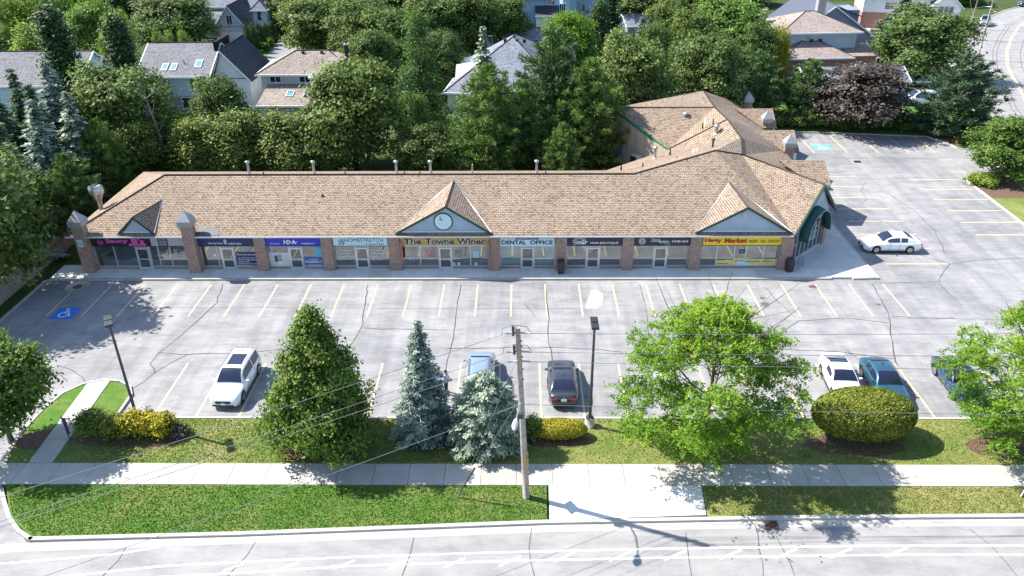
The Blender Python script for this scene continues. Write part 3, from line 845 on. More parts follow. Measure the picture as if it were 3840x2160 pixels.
# interior behind the glass
M_INT = plain('shop interior wall', (.42, .40, .36), .8, var=.15, scale=.6)
M_INTF = plain('shop floor', (.20, .19, .18), .6, var=.2, scale=.8)
MB().box(-36.2, 62.2, .12, 21.3, 62.3, 3.1).build('interior_wall', M_INT, mall, world=True)
MB().box(-36.2, 58.15, .08, 21.3, 62.2, .12).build('interior_floor', M_INTF, mall, world=True)
MB().box(-36.2, 58.2, 3.02, 21.3, 62.2, 3.06).build('interior_ceiling', M_SOFFIT, mall, world=True)

# columns
COLS = [239, 500, 667, 832, 998, 1245, 1410, 1575, 1742, 1966]
CX = [X_at(u, 678) for u in COLS]
CX[0] = -35.75
CW = .92
def column(x, y, h, parent, tower=False, sz=CW):
    c_ = MB().box(x - sz / 2, y - .02, 0, x + sz / 2, y + sz * .75, h).build('brick_column', M_BRICK, parent, world=True)
    if tower:
        b_ = sz / 2 + .10; yc = y + sz * .36
        MB().box(x - b_, yc - b_, h + .002, x + b_, yc + b_, h + .42).build('cap_collar', M_STONE_CAP, c_, world=True)
        vs = [(x - b_, yc - b_, h + .424), (x + b_, yc - b_, h + .424), (x + b_, yc + b_, h + .424), (x - b_, yc + b_, h + .424), (x, yc, h + 1.25)]
        MB().add(vs, [(0, 1, 4), (1, 2, 4), (2, 3, 4), (3, 0, 4), (3, 2, 1, 0)]).build('pyramid_cap', M_STONE_CAP, c_, world=True)
    return c_
column(CX[0], 57.15, 4.35, mall, True); column(CX[1], 57.15, 4.35, mall, True)
for x in CX[2:]: column(x, YF - .30, 3.15, mall)
for (x, y) in ((27.15, 77.0), (27.15, 85.4), (27.15, 93.6)): column(x, y, 4.1, mall, True, .95)
# black flashing panel beside the second tower
MB().add([(CX[1] + .55, 57.42, roofz(57.42) + .03), (CX[1] + 2.4, 57.42, roofz(57.42) + .03), (CX[1] + 2.3, 58.1, roofz(58.1) + .03), (CX[1] + .55, 58.3, roofz(58.3) + .03)], [(0, 1, 2, 3)]).build('rubber_flashing', M_DARKGREY, mall, world=True)

# shop fronts
def pane(x0, x1, z0, z1, y, name='pane', parent=None, m=None): return MB().box(x0, y, z0, x1, y + .02, z1).build(name, m or M_GLASS, parent, world=True)
M_TRANS = {}
def storefront(i, mulls, door, blind=None, clutter=None):
    x0, x1 = CX[i] + CW / 2, CX[i + 1] - CW / 2
    yb = YF + .10
    f = MB()
    zb, zt = .42, 2.40
    base = MB().box(x0, yb - .05, .0, x1, yb + .16, zb - .06).build('sill_wall', M_BRICK, mall, world=True)
    if door is None: dx = None
    else: dx = (X_at(door) - .52, X_at(door) + .52)
    win = MB()
    win.box(x0, yb - .04, zt, x1, yb + .06, zt + .08)
    win.box(x0, yb - .04, zb - .07, (dx[0] - .07) if dx else x1, yb + .06, zb)
    if dx: win.box(dx[1] + .07, yb - .04, zb - .07, x1, yb + .06, zb)
    win.box(x0, yb - .04, zb, x0 + .07, yb + .06, zt); win.box(x1 - .07, yb - .04, zb, x1, yb + .06, zt)
    fr_ = win.build('window_frame', M_ALU, mall, world=True)
    ms = sorted(X_at(u) for u in mulls)
    for mx_ in ms: MB().box(mx_ - .035, yb - .035, zb, mx_ + .035, yb + .055, zt).build('mullion', M_ALU, fr_, world=True)
    edges = [x0 + .07] + ms + [x1 - .07]
    if dx: edges = sorted(edges + [dx[0] - .07, dx[1] + .07])
    for p_, q_ in zip(edges[:-1], edges[1:]):
        if dx and p_ > dx[0] - .1 and q_ < dx[1] + .1: continue
        pane(p_ + .01, q_ - .01, zb, zt, yb, parent=fr_)
        if blind is not None: MB().box(p_ + .02, yb + .12, zb + .05, q_ - .02, yb + .15, zt - .05).build('blind', blind, fr_, world=True)
    if dx:
        # remove the sill in front of the door by a threshold step
        d_ = MB()
        d_.box(dx[0] - .07, yb - .08, .15, dx[0], yb + .08, zt); d_.box(dx[1], yb - .08, .15, dx[1] + .07, yb + .08, zt)
        d_.box(dx[0], yb - .08, 2.12, dx[1], yb + .08, 2.2)
        dd = d_.build('door_frame', M_ALU, mall, world=True)
        lf = MB(); lf.box(dx[0] + .01, yb - .13, .17, dx[0] + .12, yb - .07, 2.1); lf.box(dx[1] - .12, yb - .13, .17, dx[1] - .01, yb - .07, 2.1)
        lf.box(dx[0] + .12, yb - .13, .17, dx[1] - .12, yb - .07, .36); lf.box(dx[0] + .12, yb - .13, 1.98, dx[1] - .12, yb - .07, 2.1); lf.box(dx[0] + .12, yb - .13, 1.05, dx[1] - .12, yb - .07, 1.13)
        leaf = lf.build('door_leaf', M_ALU, dd, world=True)
        MB().box(dx[0] + .12, yb - .11, .36, dx[1] - .12, yb - .09, 1.98).build('door_pane', M_WGLASS, dd, world=True)
        MB().box(dx[0] + .03, yb - .02, 2.2, dx[1] - .03, yb, zt).build('transom_pane', M_WGLASS, dd, world=True)
        MB().tube([(dx[1] - .17, yb - .17, .95), (dx[1] - .17, yb - .17, 1.35)], .02, 6).build('handle', M_CHROME, dd, world=True)
    # header band behind the sign
    MB().box(x0, yb - .02, zt + .083, x1, yb + .15, EZ - .21).build('header_panel', M_SID_GREY, mall, world=True)
    return fr_
M_BLIND = plain('pale blue blinds', (.42, .66, .72), .6, var=.1, scale=1)
M_POSTER = plain('yellow window posters', (.70, .58, .22), .6, var=.2, scale=2)
fr = []
fr.append(storefront(0, [291, 401, 431], 363))
fr.append(storefront(1, [549], 575))
fr.append(storefront(2, [], 746))
fr.append(storefront(3, [], 912))
fr.append(storefront(4, [1057, 1184], 1121))
fr.append(storefront(5, [], 1327, M_BLIND))
fr.append(storefront(6, [], 1491))
fr.append(storefront(7, [], 1660))
fr.append(storefront(8, [1802, 1846, 1875, 1919], None))

# lettering helper: one line of type fitted into a box on a wall facing -y
def flat_m(name, c, rough=.5): return plain('print ' + name, c, rough, var=.04)
def text(s, x0, x1, z0, z1, y, m, parent, name='lettering', bold=.0, shear=0, frame=None):
    cu = bpy.data.curves.new('t', 'FONT'); cu.body = s; cu.size = 1; cu.offset = bold; cu.shear = shear; cu.resolution_u = 3
    to = bpy.data.objects.new('t', cu); COL.objects.link(to)
    bpy.context.view_layer.update()
    dg = bpy.context.evaluated_depsgraph_get()
    me = bpy.data.meshes.new_from_object(to.evaluated_get(dg))
    bpy.data.objects.remove(to); bpy.data.curves.remove(cu)
    n = len(me.vertices)
    if n == 0: return None
    a = np.empty(n * 3); me.vertices.foreach_get('co', a); a = a.reshape(-1, 3)
    lo, hi = a.min(0), a.max(0)
    out = np.empty_like(a)
    tx = x0 + (a[:, 0] - lo[0]) / max(1e-6, hi[0] - lo[0]) * (x1 - x0); tz = z0 + (a[:, 1] - lo[1]) / max(1e-6, hi[1] - lo[1]) * (z1 - z0)
    if frame is None:
        wv = wloc(parent)
        out[:, 0] = tx - wv.x; out[:, 1] = y - wv.y; out[:, 2] = tz - wv.z
    else:
        o_, ux = frame; wv = wloc(parent)
        out[:, 0] = o_.x + ux.x * tx - wv.x; out[:, 1] = o_.y + ux.y * tx - wv.y; out[:, 2] = tz - wv.z
    me.vertices.foreach_set('co', out.ravel()); me.materials.clear(); me.update()
    return obj(name, me, m, parent)
M_MAG = flat_m('magenta', (.75, .10, .45)); M_NAVY = flat_m('navy', (.012, .022, .10)); M_WHT = flat_m('white', (.80, .82, .84)); M_BLK = flat_m('black', (.012, .010, .012))
M_BLUE = flat_m('royal blue', (.02, .035, .42)); M_PALEB = flat_m('pale blue', (.52, .72, .80)); M_TAN = flat_m('tan', (.42, .32, .10)); M_MAROON = flat_m('maroon', (.07, .02, .02))
M_RED = flat_m('red', (.48, .03, .012)); M_YEL = flat_m('yellow', (.82, .60, .02)); M_DK = flat_m('dark navy', (.022, .026, .05)); M_GRYP = flat_m('grey', (.36, .36, .40)); M_ORG = flat_m('amber', (.6, .30, .04)); M_PHOTO = flat_m('photo pale', (.55, .58, .60))
SY = YF - .16
SZ0, SZ1 = 2.36, 3.09
def signboard(u0, u1, label, m, edge=M_BLACK):
    x0, x1 = AY(u0, 609, SY).x, AY(u1, 609, SY).x
    t = thing('shop_sign', label, 'sign', ((x0 + x1) / 2, SY, SZ0), group='signs over the shop fronts')
    MB().box(x0, SY, SZ0, x1, SY + .14, SZ1).build('panel', m, t, world=True)
    fr_ = MB(); g = .04
    fr_.box(x0 - g, SY - .02, SZ1, x1 + g, SY + .15, SZ1 + g); fr_.box(x0 - g, SY - .02, SZ0 - g, x1 + g, SY + .15, SZ0)
    fr_.box(x0 - g, SY - .02, SZ0, x0, SY + .15, SZ1); fr_.box(x1, SY - .02, SZ0, x1 + g, SY + .15, SZ1)
    fr_.build('frame', edge, t, world=True)
    def T(s, a, b_, c_, d_, mm, **k): return text(s, x0 + (x1 - x0) * a, x0 + (x1 - x0) * b_, SZ0 + (SZ1 - SZ0) * c_, SZ0 + (SZ1 - SZ0) * d_, SY - .012, mm, t, **k)
    def Bx(a, b_, c_, d_, mm, name='band', dy=.008): return MB().box(x0 + (x1 - x0) * a, SY - dy, SZ0 + (SZ1 - SZ0) * c_, x0 + (x1 - x0) * b_, SY, SZ0 + (SZ1 - SZ0) * d_).build(name, mm, t, world=True)
    def Ring(a, c_, r, mm, w_=.04, name='emblem', fill=False):
        cx, cz = x0 + (x1 - x0) * a, SZ0 + (SZ1 - SZ0) * c_; n = 20; vs = []
        for i in range(n):
            th = 2 * math.pi * i / n
            for rr in ((0 if fill else r - w_), r): vs.append((cx + rr * math.cos(th), SY - .011, cz + rr * math.sin(th)))
        return MB().add(vs, [(2 * i, 2 * ((i + 1) % n), 2 * ((i + 1) % n) + 1, 2 * i + 1) for i in range(n)]).build(name, mm, t, world=True)
    def Line(pts, mm, w_=.05, name='emblem_stroke'):
        mb = MB()
        for p, q in zip(pts[:-1], pts[1:]):
            p = Vector((x0 + (x1 - x0) * p[0], 0, SZ0 + (SZ1 - SZ0) * p[1])); q = Vector((x0 + (x1 - x0) * q[0], 0, SZ0 + (SZ1 - SZ0) * q[1]))
            d = (q - p).normalized(); nr = Vector((-d.z, 0, d.x)) * w_ / 2
            mb.add([(v.x, SY - .011, v.z) for v in (p + nr, p - nr, q - nr, q + nr)], [(0, 1, 2, 3)])
        return mb.build(name, mm, t, world=True)
    return T, Bx, Ring, Line, t
c1x = lambda u: (260 + u / 2.576) / SC
c2x = lambda u: (1230 + u / 2.862) / SC
c3x = lambda u: (2030 + u / 2.576) / SC
T, Bx, Ri, Li, t = signboard(c1x(222), c1x(765), "black shop sign with magenta lettering reading Saucy B's", M_BLK)
T("Saucy", .24, .64, .26, .92, M_MAG, bold=.03); T("B's", .70, .92, .28, .92, M_MAG, bold=.03); Bx(.64, .94, .03, .27, M_MAG); T('Pizzeria', .68, .90, .06, .24, M_BLK, bold=.01)
Ri(.14, .47, .24, M_MAG, .035); T('SB', .10, .18, .33, .60, M_MAG, bold=.01)
T, Bx, Ri, Li, t = signboard(c1x(785), c1x(1105), 'blank grey sign panel with a small dark menu in its middle', M_GRYP)
Bx(.22, .52, .04, .98, M_DK, 'menu_panel')
for k in range(4): T(('Hot Wings', 'Pizzas', 'Subs', 'Salads')[k], .26, .48, .76 - k * .2, .88 - k * .2, M_WHT)
T, Bx, Ri, Li, t = signboard(c1x(1232), c1x(1768), 'dark navy sign reading downey family medical centre', M_NAVY)
T('downey family', .20, .46, .16, .46, M_WHT); T('medical centre', .56, .80, .16, .46, M_WHT)
for k in range(8): a = k * .785; Li([(.51, .5), (.51 + .035 * math.cos(a), .5 + .34 * math.sin(a))], M_PALEB, .05)
T, Bx, Ri, Li, t = signboard(c1x(1888), c1x(2424), 'bright royal blue pharmacy sign reading I.D.A.', M_BLUE)
T('SOUTH END', .09, .26, .18, .36, M_WHT); T('I·D·A·', .34, .58, .22, .72, M_WHT, bold=.035); T('PHARMACY', .66, .90, .18, .38, M_WHT)
T, Bx, Ri, Li, t = signboard(c2x(52), c2x(638), 'pale blue sign with running figure emblem reading HOMESTRETCH Health', M_PALEB)
T('HOMESTRETCH', .22, .92, .45, .92, M_DK); T('Health', .60, .93, .08, .36, M_DK); Bx(.24, .58, .19, .215, M_DK); Ri(.155, .5, .26, M_DK, .03)
Li([(.17, .70), (.15, .45), (.20, .30), (.18, .10)], M_DK, .06); Li([(.15, .45), (.13, .25), (.09, .12)], M_DK, .06); Li([(.11, .55), (.16, .62), (.20, .52)], M_DK, .05); Ri(.178, .80, .05, M_DK, .05, fill=True)
T, Bx, Ri, Li, t = signboard(c2x(786), c2x(1712), 'wide tan sign in dark old style lettering reading The Towne Winer', M_TAN, M_TRIM)
T('The', .03, .23, .18, .86, M_WHT, name='lettering_outline', bold=.075); T('Towne', .28, .61, .18, .86, M_WHT, name='lettering_outline', bold=.075); T('Winer', .65, .975, .18, .86, M_WHT, name='lettering_outline', bold=.075)
for s_, a, b_ in (('The', .03, .23), ('Towne', .28, .61), ('Winer', .65, .975)):
    o = T(s_, a, b_, .18, .86, M_MAROON, bold=.035)
    for v in o.data.vertices: v.co.y -= .006
T, Bx, Ri, Li, t = signboard(c2x(1853), c2x(2424), 'pale sign with bold navy letters reading DOWNEY ROAD DENTAL OFFICE', M_PALEB, M_WHT)
T('DENTAL', .02, .48, .12, .62, M_NAVY, bold=.035); T('OFFICE', .55, .98, .12, .62, M_NAVY, bold=.035); Bx(.28, .71, .70, .93, M_NAVY); T('DOWNEY ROAD', .31, .68, .75, .88, M_WHT); Bx(.03, .27, .78, .82, M_NAVY); Bx(.72, .97, .78, .82, M_NAVY)
T, Bx, Ri, Li, t = signboard(c3x(248), c3x(776), 'black sign with white sun rays reading nür HAIR BOUTIQUE', M_DK)
T('nür', .19, .38, .14, .66, M_WHT, bold=.02); T('HAIR BOUTIQUE', .43, .94, .14, .42, M_WHT, bold=.012)
for k in range(9): a = R(20 + k * 25); Li([(.23 + .055 * math.cos(a), .48 + .30 * math.sin(a)), (.23 + .13 * math.cos(a), .48 + .62 * math.sin(a))], M_WHT, .045)
T, Bx, Ri, Li, t = signboard(c3x(903), c3x(1430), 'black sign with round white seal and telephone number 519-821-3610', M_DK)
Ri(.135, .5, .27, M_WHT, .035); Ri(.135, .5, .17, M_WHT, .03); T('CA', .105, .165, .40, .60, M_WHT)
T('Classical', .30, .46, .42, .90, M_WHT, shear=.3); T('Aesthetics', .44, .63, .28, .66, M_WHT, shear=.3); T('day spa', .55, .65, .08, .22, M_WHT); T('519-821-3610', .68, .975, .34, .62, M_WHT, bold=.02)
T, Bx, Ri, Li, t = signboard(c3x(1562), c3x(2322), 'bright yellow sign with red letters reading Hasty Market', M_YEL, M_BLK)
T('Hasty', .02, .24, .22, .86, M_RED, bold=.06); T('Market', .27, .56, .26, .86, M_RED, bold=.06); T('BAKERY - DELI - GROCERY', .585, .975, .30, .66, M_BLK, bold=.015)

# window lettering and posters (flat prints just in front of the glass, parts of the window frames)
GY = YF + .085
def wtext(s, u0, u1, v0, v1, m, par, **k):
    a, b_ = AY(u0, v0, GY), AY(u1, v1, GY)
    return text(s, a.x, b_.x, b_.z, a.z, GY - .012, m, par, **k)
def wposter(u0, u1, v0, v1, m, par, name='poster', dy=0):
    a, b_ = AY(u0, v0, GY), AY(u1, v1, GY)
    return MB().box(a.x, GY - .006 - dy, b_.z, b_.x, GY - .001 - dy, a.z).build(name, m, par, world=True)
v1y = lambda v: (640 + v / 2.576) / SC
v2y = lambda v: (640 + v / 2.862) / SC
f1, f2, f3, f4, f5, f6, f7, f8, f9 = fr
wposter(c1x(1605), c1x(1835), v1y(788), v1y(928), M_NAVY, f2)
wtext('Pharmacy Services', c1x(1618), c1x(1808), v1y(800), v1y(824), M_WHT, f2)
for k, s_ in enumerate(('ALL DRUG PLANS WELCOME', 'FREE CITY-WIDE DELIVERY', 'COMPOUNDING', 'COMPLIANCE PACKAGING', 'PRESCRIPTIONS')): wtext(s_, c1x(1630), c1x((1825, 1820, 1745, 1822, 1765)[k]), v1y(836 + k * 19), v1y(848 + k * 19), M_WHT, f2)
wposter(c1x(1912), c1x(2140), v1y(790), v1y(930), M_PHOTO, f3)
wposter(c1x(2262), c1x(2480), v1y(835), v1y(930), flat_m('steel blue', (.05, .12, .30)), f3)
wposter(c1x(2365), c1x(2465), v1y(735), v1y(833), flat_m('cyan', (.10, .42, .58)), f3)
wtext('PHARMACY', c1x(2280), c1x(2450), v1y(868), v1y(892), M_WHT, f3, bold=.01); wtext('519-823-2506', c1x(2305), c1x(2440), v1y(905), v1y(918), M_WHT, f3); wtext('South End', c1x(2320), c1x(2405), v1y(848), v1y(862), M_WHT, f3, shear=.3)
for (u, v, r, c_) in ((2000, 850, 22, (.10, .08, .07)), (2035, 840, 20, (.35, .30, .28)), (2085, 848, 26, (.55, .52, .5)), (2040, 895, 26, (.7, .68, .66))):
    wposter(c1x(u - r), c1x(u + r), v1y(v - 32), v1y(v + 30), flat_m('family %d' % u, c_), f3, 'photo_figure', .004)
for k, s_ in enumerate(('Physiotherapy', 'Chiropractic', 'Massage Therapy', 'Acupuncture')): wtext('• ' + s_, c2x(66 + k * 5), c2x((262, 240, 305, 258)[k]), v2y(843 + k * 32), v2y(864 + k * 32), M_WHT, f4)
for k, s_ in enumerate(('Osteopathy', 'Reflexology', 'Custom', 'Orthotics')): wtext('• ' + s_, c2x(440 + k * 4), c2x((602, 606, 560, 580)[k]), v2y(843 + k * 31), v2y(864 + k * 31), M_WHT, f4)
for k, s_ in enumerate(('MAKE', 'WINE', 'HERE')): wtext(s_, c2x(1045), c2x(1140), v2y(853 + k * 27), v2y(875 + k * 27), flat_m('salmon', (.75, .25, .20)), f5, bold=.01)
for (u0, u1, v0, v1, c_) in ((1555, 1620, 862, 935, (.35, .58, .66)), (1665, 1712, 862, 945, (.30, .42, .52)), (1358, 1435, 855, 900, (.16, .22, .22)), (1342, 1368, 985, 1020, (.5, .52, .5)), (1388, 1420, 985, 1022, (.5, .58, .55)), (1575, 1605, 985, 1025, (.55, .6, .6)), (868, 895, 925, 955, (.6, .6, .55)), (905, 930, 922, 952, (.5, .5, .5))):
    wposter(c2x(u0), c2x(u1), v2y(v0), v2y(v1), flat_m('notice %d' % u0, c_), f5)
wposter(c3x(1685), c3x(1845), v1y(860), v1y(928), M_POSTER, f9); wposter(c3x(1858), c3x(1950), v1y(845), v1y(928), M_POSTER, f9); wposter(c3x(1968), c3x(2125), v1y(850), v1y(928), M_POSTER, f9); wposter(c3x(2138), c3x(2290), v1y(852), v1y(928), M_POSTER, f9)
for s_, u0, u1, v in (('LOTTO', 1700, 1770, 858), ('BANK MACHINE', 1700, 1800, 890), ('PHOTO COPY', 1695, 1835, 912), ('COFFEE', 1862, 1950, 862), ('MUFFINS', 1855, 1900, 912), ('HOT FOOD', 1998, 2090, 912), ('SANDWICHES', 1975, 2110, 870), ('MILK', 2145, 2240, 866), ('DAIRY PRODUCTS', 2138, 2285, 912)):
    wtext(s_, c3x(u0), c3x(u1), v1y(v), v1y(v + 14), M_MAROON, f9, bold=.01)
wposter(c3x(1898), c3x(1952), v1y(872), v1y(928), flat_m('light blue paper', (.42, .70, .85)), f9, 'paper', .006)
wposter(c3x(1958), c3x(2005), v1y(885), v1y(928), flat_m('light blue paper', (.42, .70, .85)), f9, 'paper', .006)
wposter(c3x(1915), c3x(1960), v1y(762), v1y(798), M_NAVY, f9, 'open_sign'); wtext('Open', c3x(1922), c3x(1953), v1y(772), v1y(788), M_WHT, f9)
for q_ in ((700, 715), (735, 760)): wposter(c1x(q_[0] + 8), c1x(q_[1] + 8), v1y(795), v1y(825), M_WHT, f1, 'notice')
wposter(c1x(1395), c1x(1420), v1y(805), v1y(828), M_WHT, f2, 'notice')
# timber posts beside the winery columns
for u in (1005, 1232):
    x = X_at(u + (8 if u < 1100 else -2), 640); MB().box(x - .10, YF - .44, .9, x + .10, YF - .36, 2.8).build('wooden_post', plain('post paint', (.33, .15, .09), .7), mall, world=True)

# gable dormers on the long slope
def dormer(x0, x1, za, y0, xa=None, xr=None, clock=None, vent=False, zb=None):
    zb = zb or roofz(y0) + .02
    xa = xa if xa is not None else (x0 + x1) / 2
    yr = EY + (za - EZ) / SL
    xr = xr if xr is not None else xa
    A = Vector((xa, y0 - .18, za + .06)); Lp = Vector((x0 - .25, y0 - .18, zb)); Rp = Vector((x1 + .25, y0 - .18, zb)); Bk = Vector((xr, yr + .15, za + .07))
    rf = MB(); rf.add([Lp, A, Bk], [(0, 1, 2)]); rf.add([A, Rp, Bk], [(0, 1, 2)])
    me = rf.mesh('dormer_roof'); w = wloc(mall)
    for p in me.polygons:
        pass
    b = bm_of(me)
    for f in b.faces:
        if f.normal.z < 0: f.normal_flip()
    b.to_mesh(me); b.free()
    for v in me.vertices: v.co -= w
    slope_uv(me)
    o = obj('dormer_roof', me, M_ROOF, mall); s_ = o.modifiers.new('t', 'SOLIDIFY'); s_.thickness = .10; s_.offset = -1
    gb = MB().add([(x0, y0, zb - .1), (x1, y0, zb - .1), (xa, y0, za - .1), (x0, y0 + .1, zb - .1), (x1, y0 + .1, zb - .1), (xa, y0 + .1, za - .1)], [(0, 1, 2), (3, 5, 4), (0, 3, 4, 1), (1, 4, 5, 2), (2, 5, 3, 0)]).build('dormer_gable', M_SID_MALL, mall, world=True)
    bar(Lp + Vector((0, -.03, .05)), A + Vector((0, -.03, .05)), .07, .2, M_GREEN, 'bargeboard', gb); bar(A + Vector((0, -.03, .05)), Rp + Vector((0, -.03, .05)), .07, .2, M_GREEN, 'bargeboard', gb)
    MB().box(x0 + .1, y0 - .03, zb + .02, x1 - .1, y0 - .005, zb + .10).build('sill_trim', M_TRIM, gb, world=True)
    for e_ in (Lp, Rp): MB().tube([e_ + Vector((0, .05, .03)), Bk + Vector((0, 0, 0))], .05, 5).build('valley_flashing', M_FLASH, o, world=True)
    MB().tube([A, Bk], .06, 5).build('ridge_cap', M_ROOF_TAN, o, world=True)
    if clock:
        cx, cz, r = clock
        n = 28
        ring = [(cx + (r + .09) * math.cos(i * 6.2832 / n), cz + (r + .09) * math.sin(i * 6.2832 / n)) for i in range(n)]
        MB().add([(p[0], y0 - .06, p[1]) for p in ring] + [(p[0], y0, p[1]) for p in ring], [tuple(range(n))] + [(i, (i + 1) % n, n + (i + 1) % n, n + i) for i in range(n)]).build('clock_rim', M_GREEN, gb, world=True)
        disc = [(cx + r * math.cos(i * 6.2832 / n), y0 - .075, cz + r * math.sin(i * 6.2832 / n)) for i in range(n)]
        cf = MB().add(disc, [tuple(range(n))]).build('clock_face', M_BLINDC, gb, world=True)
        for a, ln in ((R(115), .42), (R(150), .30)):
            d = Vector((math.cos(a), 0, math.sin(a))); nr = Vector((-d.z, 0, d.x)) * .025; c_ = Vector((cx - .08, y0 - .085, cz + .10))
            MB().add([c_ + nr, c_ - nr, c_ - nr + d * ln, c_ + nr + d * ln], [(0, 1, 2, 3)]).build('clock_hand', M_BLACK, gb, world=True)
    if vent:
        cx, cz, r = vent; n = 16
        disc = [(cx + r * math.cos(i * 6.2832 / n), y0 - .05, cz + r * math.sin(i * 6.2832 / n)) for i in range(n)]
        vs = disc + [(p[0], y0, p[2]) for p in disc]
        MB().add(vs, [tuple(range(n))] + [(i, (i + 1) % n, n + (i + 1) % n, n + i) for i in range(n)]).build('round_vent', M_SID_GREY, gb, world=True)
    return o
M_BLINDC = plain('clock face', (.55, .74, .76), .4, var=.08, scale=1.5)
y0 = YF - .12
xL, xR = AY(1003, 583, y0).x, AY(1229, 581, y0).x; ap = AY(1121, 519, y0)
ck = AY(1115, 557, y0)
dormer(xL, xR, ap.z, y0, ap.x, ap.x + .25, clock=(ck.x, ck.z, .68))
xL, xR = AY(c3x(1515), 583, y0).x, AY(c3x(2385), 583, y0).x; ap = AY(c3x(1993), v1y(352), y0); vt = AY(c3x(1968), v1y(432), y0)
dormer(xL, xR, ap.z, y0, ap.x, ap.x - .25, vent=(vt.x, vt.z, .30))
y1 = YF - .1
xL, xR = AY(306, 583, y1).x, AY(382, 583, y1).x; ap = AY(336, 546, y1); vt = AY(c1x(655), v1y(525), y1)
dormer(xL, xR, ap.z, y1, ap.x, AY(393, 498, 60.2).x, vent=(vt.x, vt.z, .28))

# cross gables along the east wing
for yc in (70.3, 79.6, 87.6):
    zr = 5.05; xe = 28.2; xi = 20.4 + (EX - 20.4) * (7 - zr) / 3.5
    rf = MB(); rf.add([(xi, yc, zr), (xe, yc, zr), (xe, yc - 2.6, 3.55), (EX - .3, yc - 2.6, 3.62)], [(0, 3, 2, 1)]); rf.add([(xi, yc, zr), (xe, yc, zr), (xe, yc + 2.6, 3.55), (EX - .3, yc + 2.6, 3.62)], [(0, 1, 2, 3)])
    me = rf.mesh('cross_gable_roof'); b = bm_of(me)
    for f in b.faces:
        if f.normal.z < 0: f.normal_flip()
    b.to_mesh(me); b.free()
    for v in me.vertices: v.co -= w
    slope_uv(me)
    o = obj('cross_gable_roof', me, M_ROOF, mall); s_ = o.modifiers.new('t', 'SOLIDIFY'); s_.thickness = .14; s_.offset = -1
    MB().add([(xe - .2, yc - 2.3, 3.4), (xe - .2, yc + 2.3, 3.4), (xe - .2, yc, zr - .2), (xe - .4, yc - 2.3, 3.4), (xe - .4, yc + 2.3, 3.4), (xe - .4, yc, zr - .2)], [(0, 1, 2), (3, 5, 4), (0, 3, 4, 1), (1, 4, 5, 2), (2, 5, 3, 0)]).build('cross_gable_face', M_SID_MALL, mall, world=True)
    MB().box(xe - .45, yc - 2.3, .0, xe - .15, yc - 1.9, 3.4).build('portico_post', M_TRIM, mall, world=True); MB().box(xe - .45, yc + 1.9, .0, xe - .15, yc + 2.3, 3.4).build('portico_post', M_TRIM, mall, world=True)

# corner entrance with the arched awning
A = Vector((22.0, 58.45, 0)); B = Vector((26.35, 62.75, 0)); ux = (B - A).normalized(); nx = Vector((ux.y, -ux.x, 0)); LW = (B - A).length
def wp(s_, z, d=0): return A + ux * s_ + nx * d + Vector((0, 0, z))
gapx = (K - A).dot(ux)
gf = MB().add([wp(0, 3.0), wp(LW, 3.0), wp(LW, 3.45), wp(gapx, 6.0), wp(0, 3.45), wp(0, 3.0, -.15), wp(LW, 3.0, -.15), wp(LW, 3.45, -.15), wp(gapx, 6.0, -.15), wp(0, 3.45, -.15)],
    [(0, 1, 2, 3, 4), (9, 8, 7, 6, 5), (0, 5, 6, 1), (1, 6, 7, 2), (2, 7, 8, 3), (3, 8, 9, 4), (4, 9, 5, 0)]).build('entrance_gable', M_SID_MALL, mall, world=True)
fix_normals(gf.data)
for s0, s1 in ((-.1, .45), (LW - .5, LW + .05)):
    o = MB().prism([tuple(wp(s0, 0, .12)[:2]), tuple(wp(s1, 0, .12)[:2]), tuple(wp(s1, 0, -.4)[:2]), tuple(wp(s0, 0, -.4)[:2])], 0, 3.0).build('brick_column', M_BRICK, mall, world=True)
gl = MB().add([wp(.45, .3, -.1), wp(LW - .5, .3, -.1), wp(LW - .5, 3.0, -.1), wp(.45, 3.0, -.1)], [(0, 1, 2, 3)]).build('entrance_glazing', M_WGLASS, mall, world=True)
for s_ in (.45, 1.2, 1.95, 2.7, 3.45, 4.2, 4.95, LW - .52):
    MB().prism([tuple(wp(s_ - .04, 0, -.02)[:2]), tuple(wp(s_ + .04, 0, -.02)[:2]), tuple(wp(s_ + .04, 0, -.09)[:2]), tuple(wp(s_ - .04, 0, -.09)[:2])], .15, 3.0).build('mullion', M_ALU, gl, world=True)
o = MB().prism([tuple(wp(.45, 0, .0)[:2]), tuple(wp(LW - .5, 0, .0)[:2]), tuple(wp(LW - .5, 0, -.12)[:2]), tuple(wp(.45, 0, -.12)[:2])], .0, .32).build('sill', M_ALU, mall, world=True)
FRM = (A + nx * -.085, ux)
for s_, a_, b_, z0, z1 in (('COLD', 3.6, 4.7, 1.6, 1.95), ('DRINKS', 3.6, 4.7, 1.1, 1.45), ('ICE', 4.3, 5.0, 2.2, 2.6), ('ATM', .6, 1.1, 1.4, 1.7)):
    text(s_, a_, b_, z0, z1, 0, M_PALEB, gl, frame=FRM)
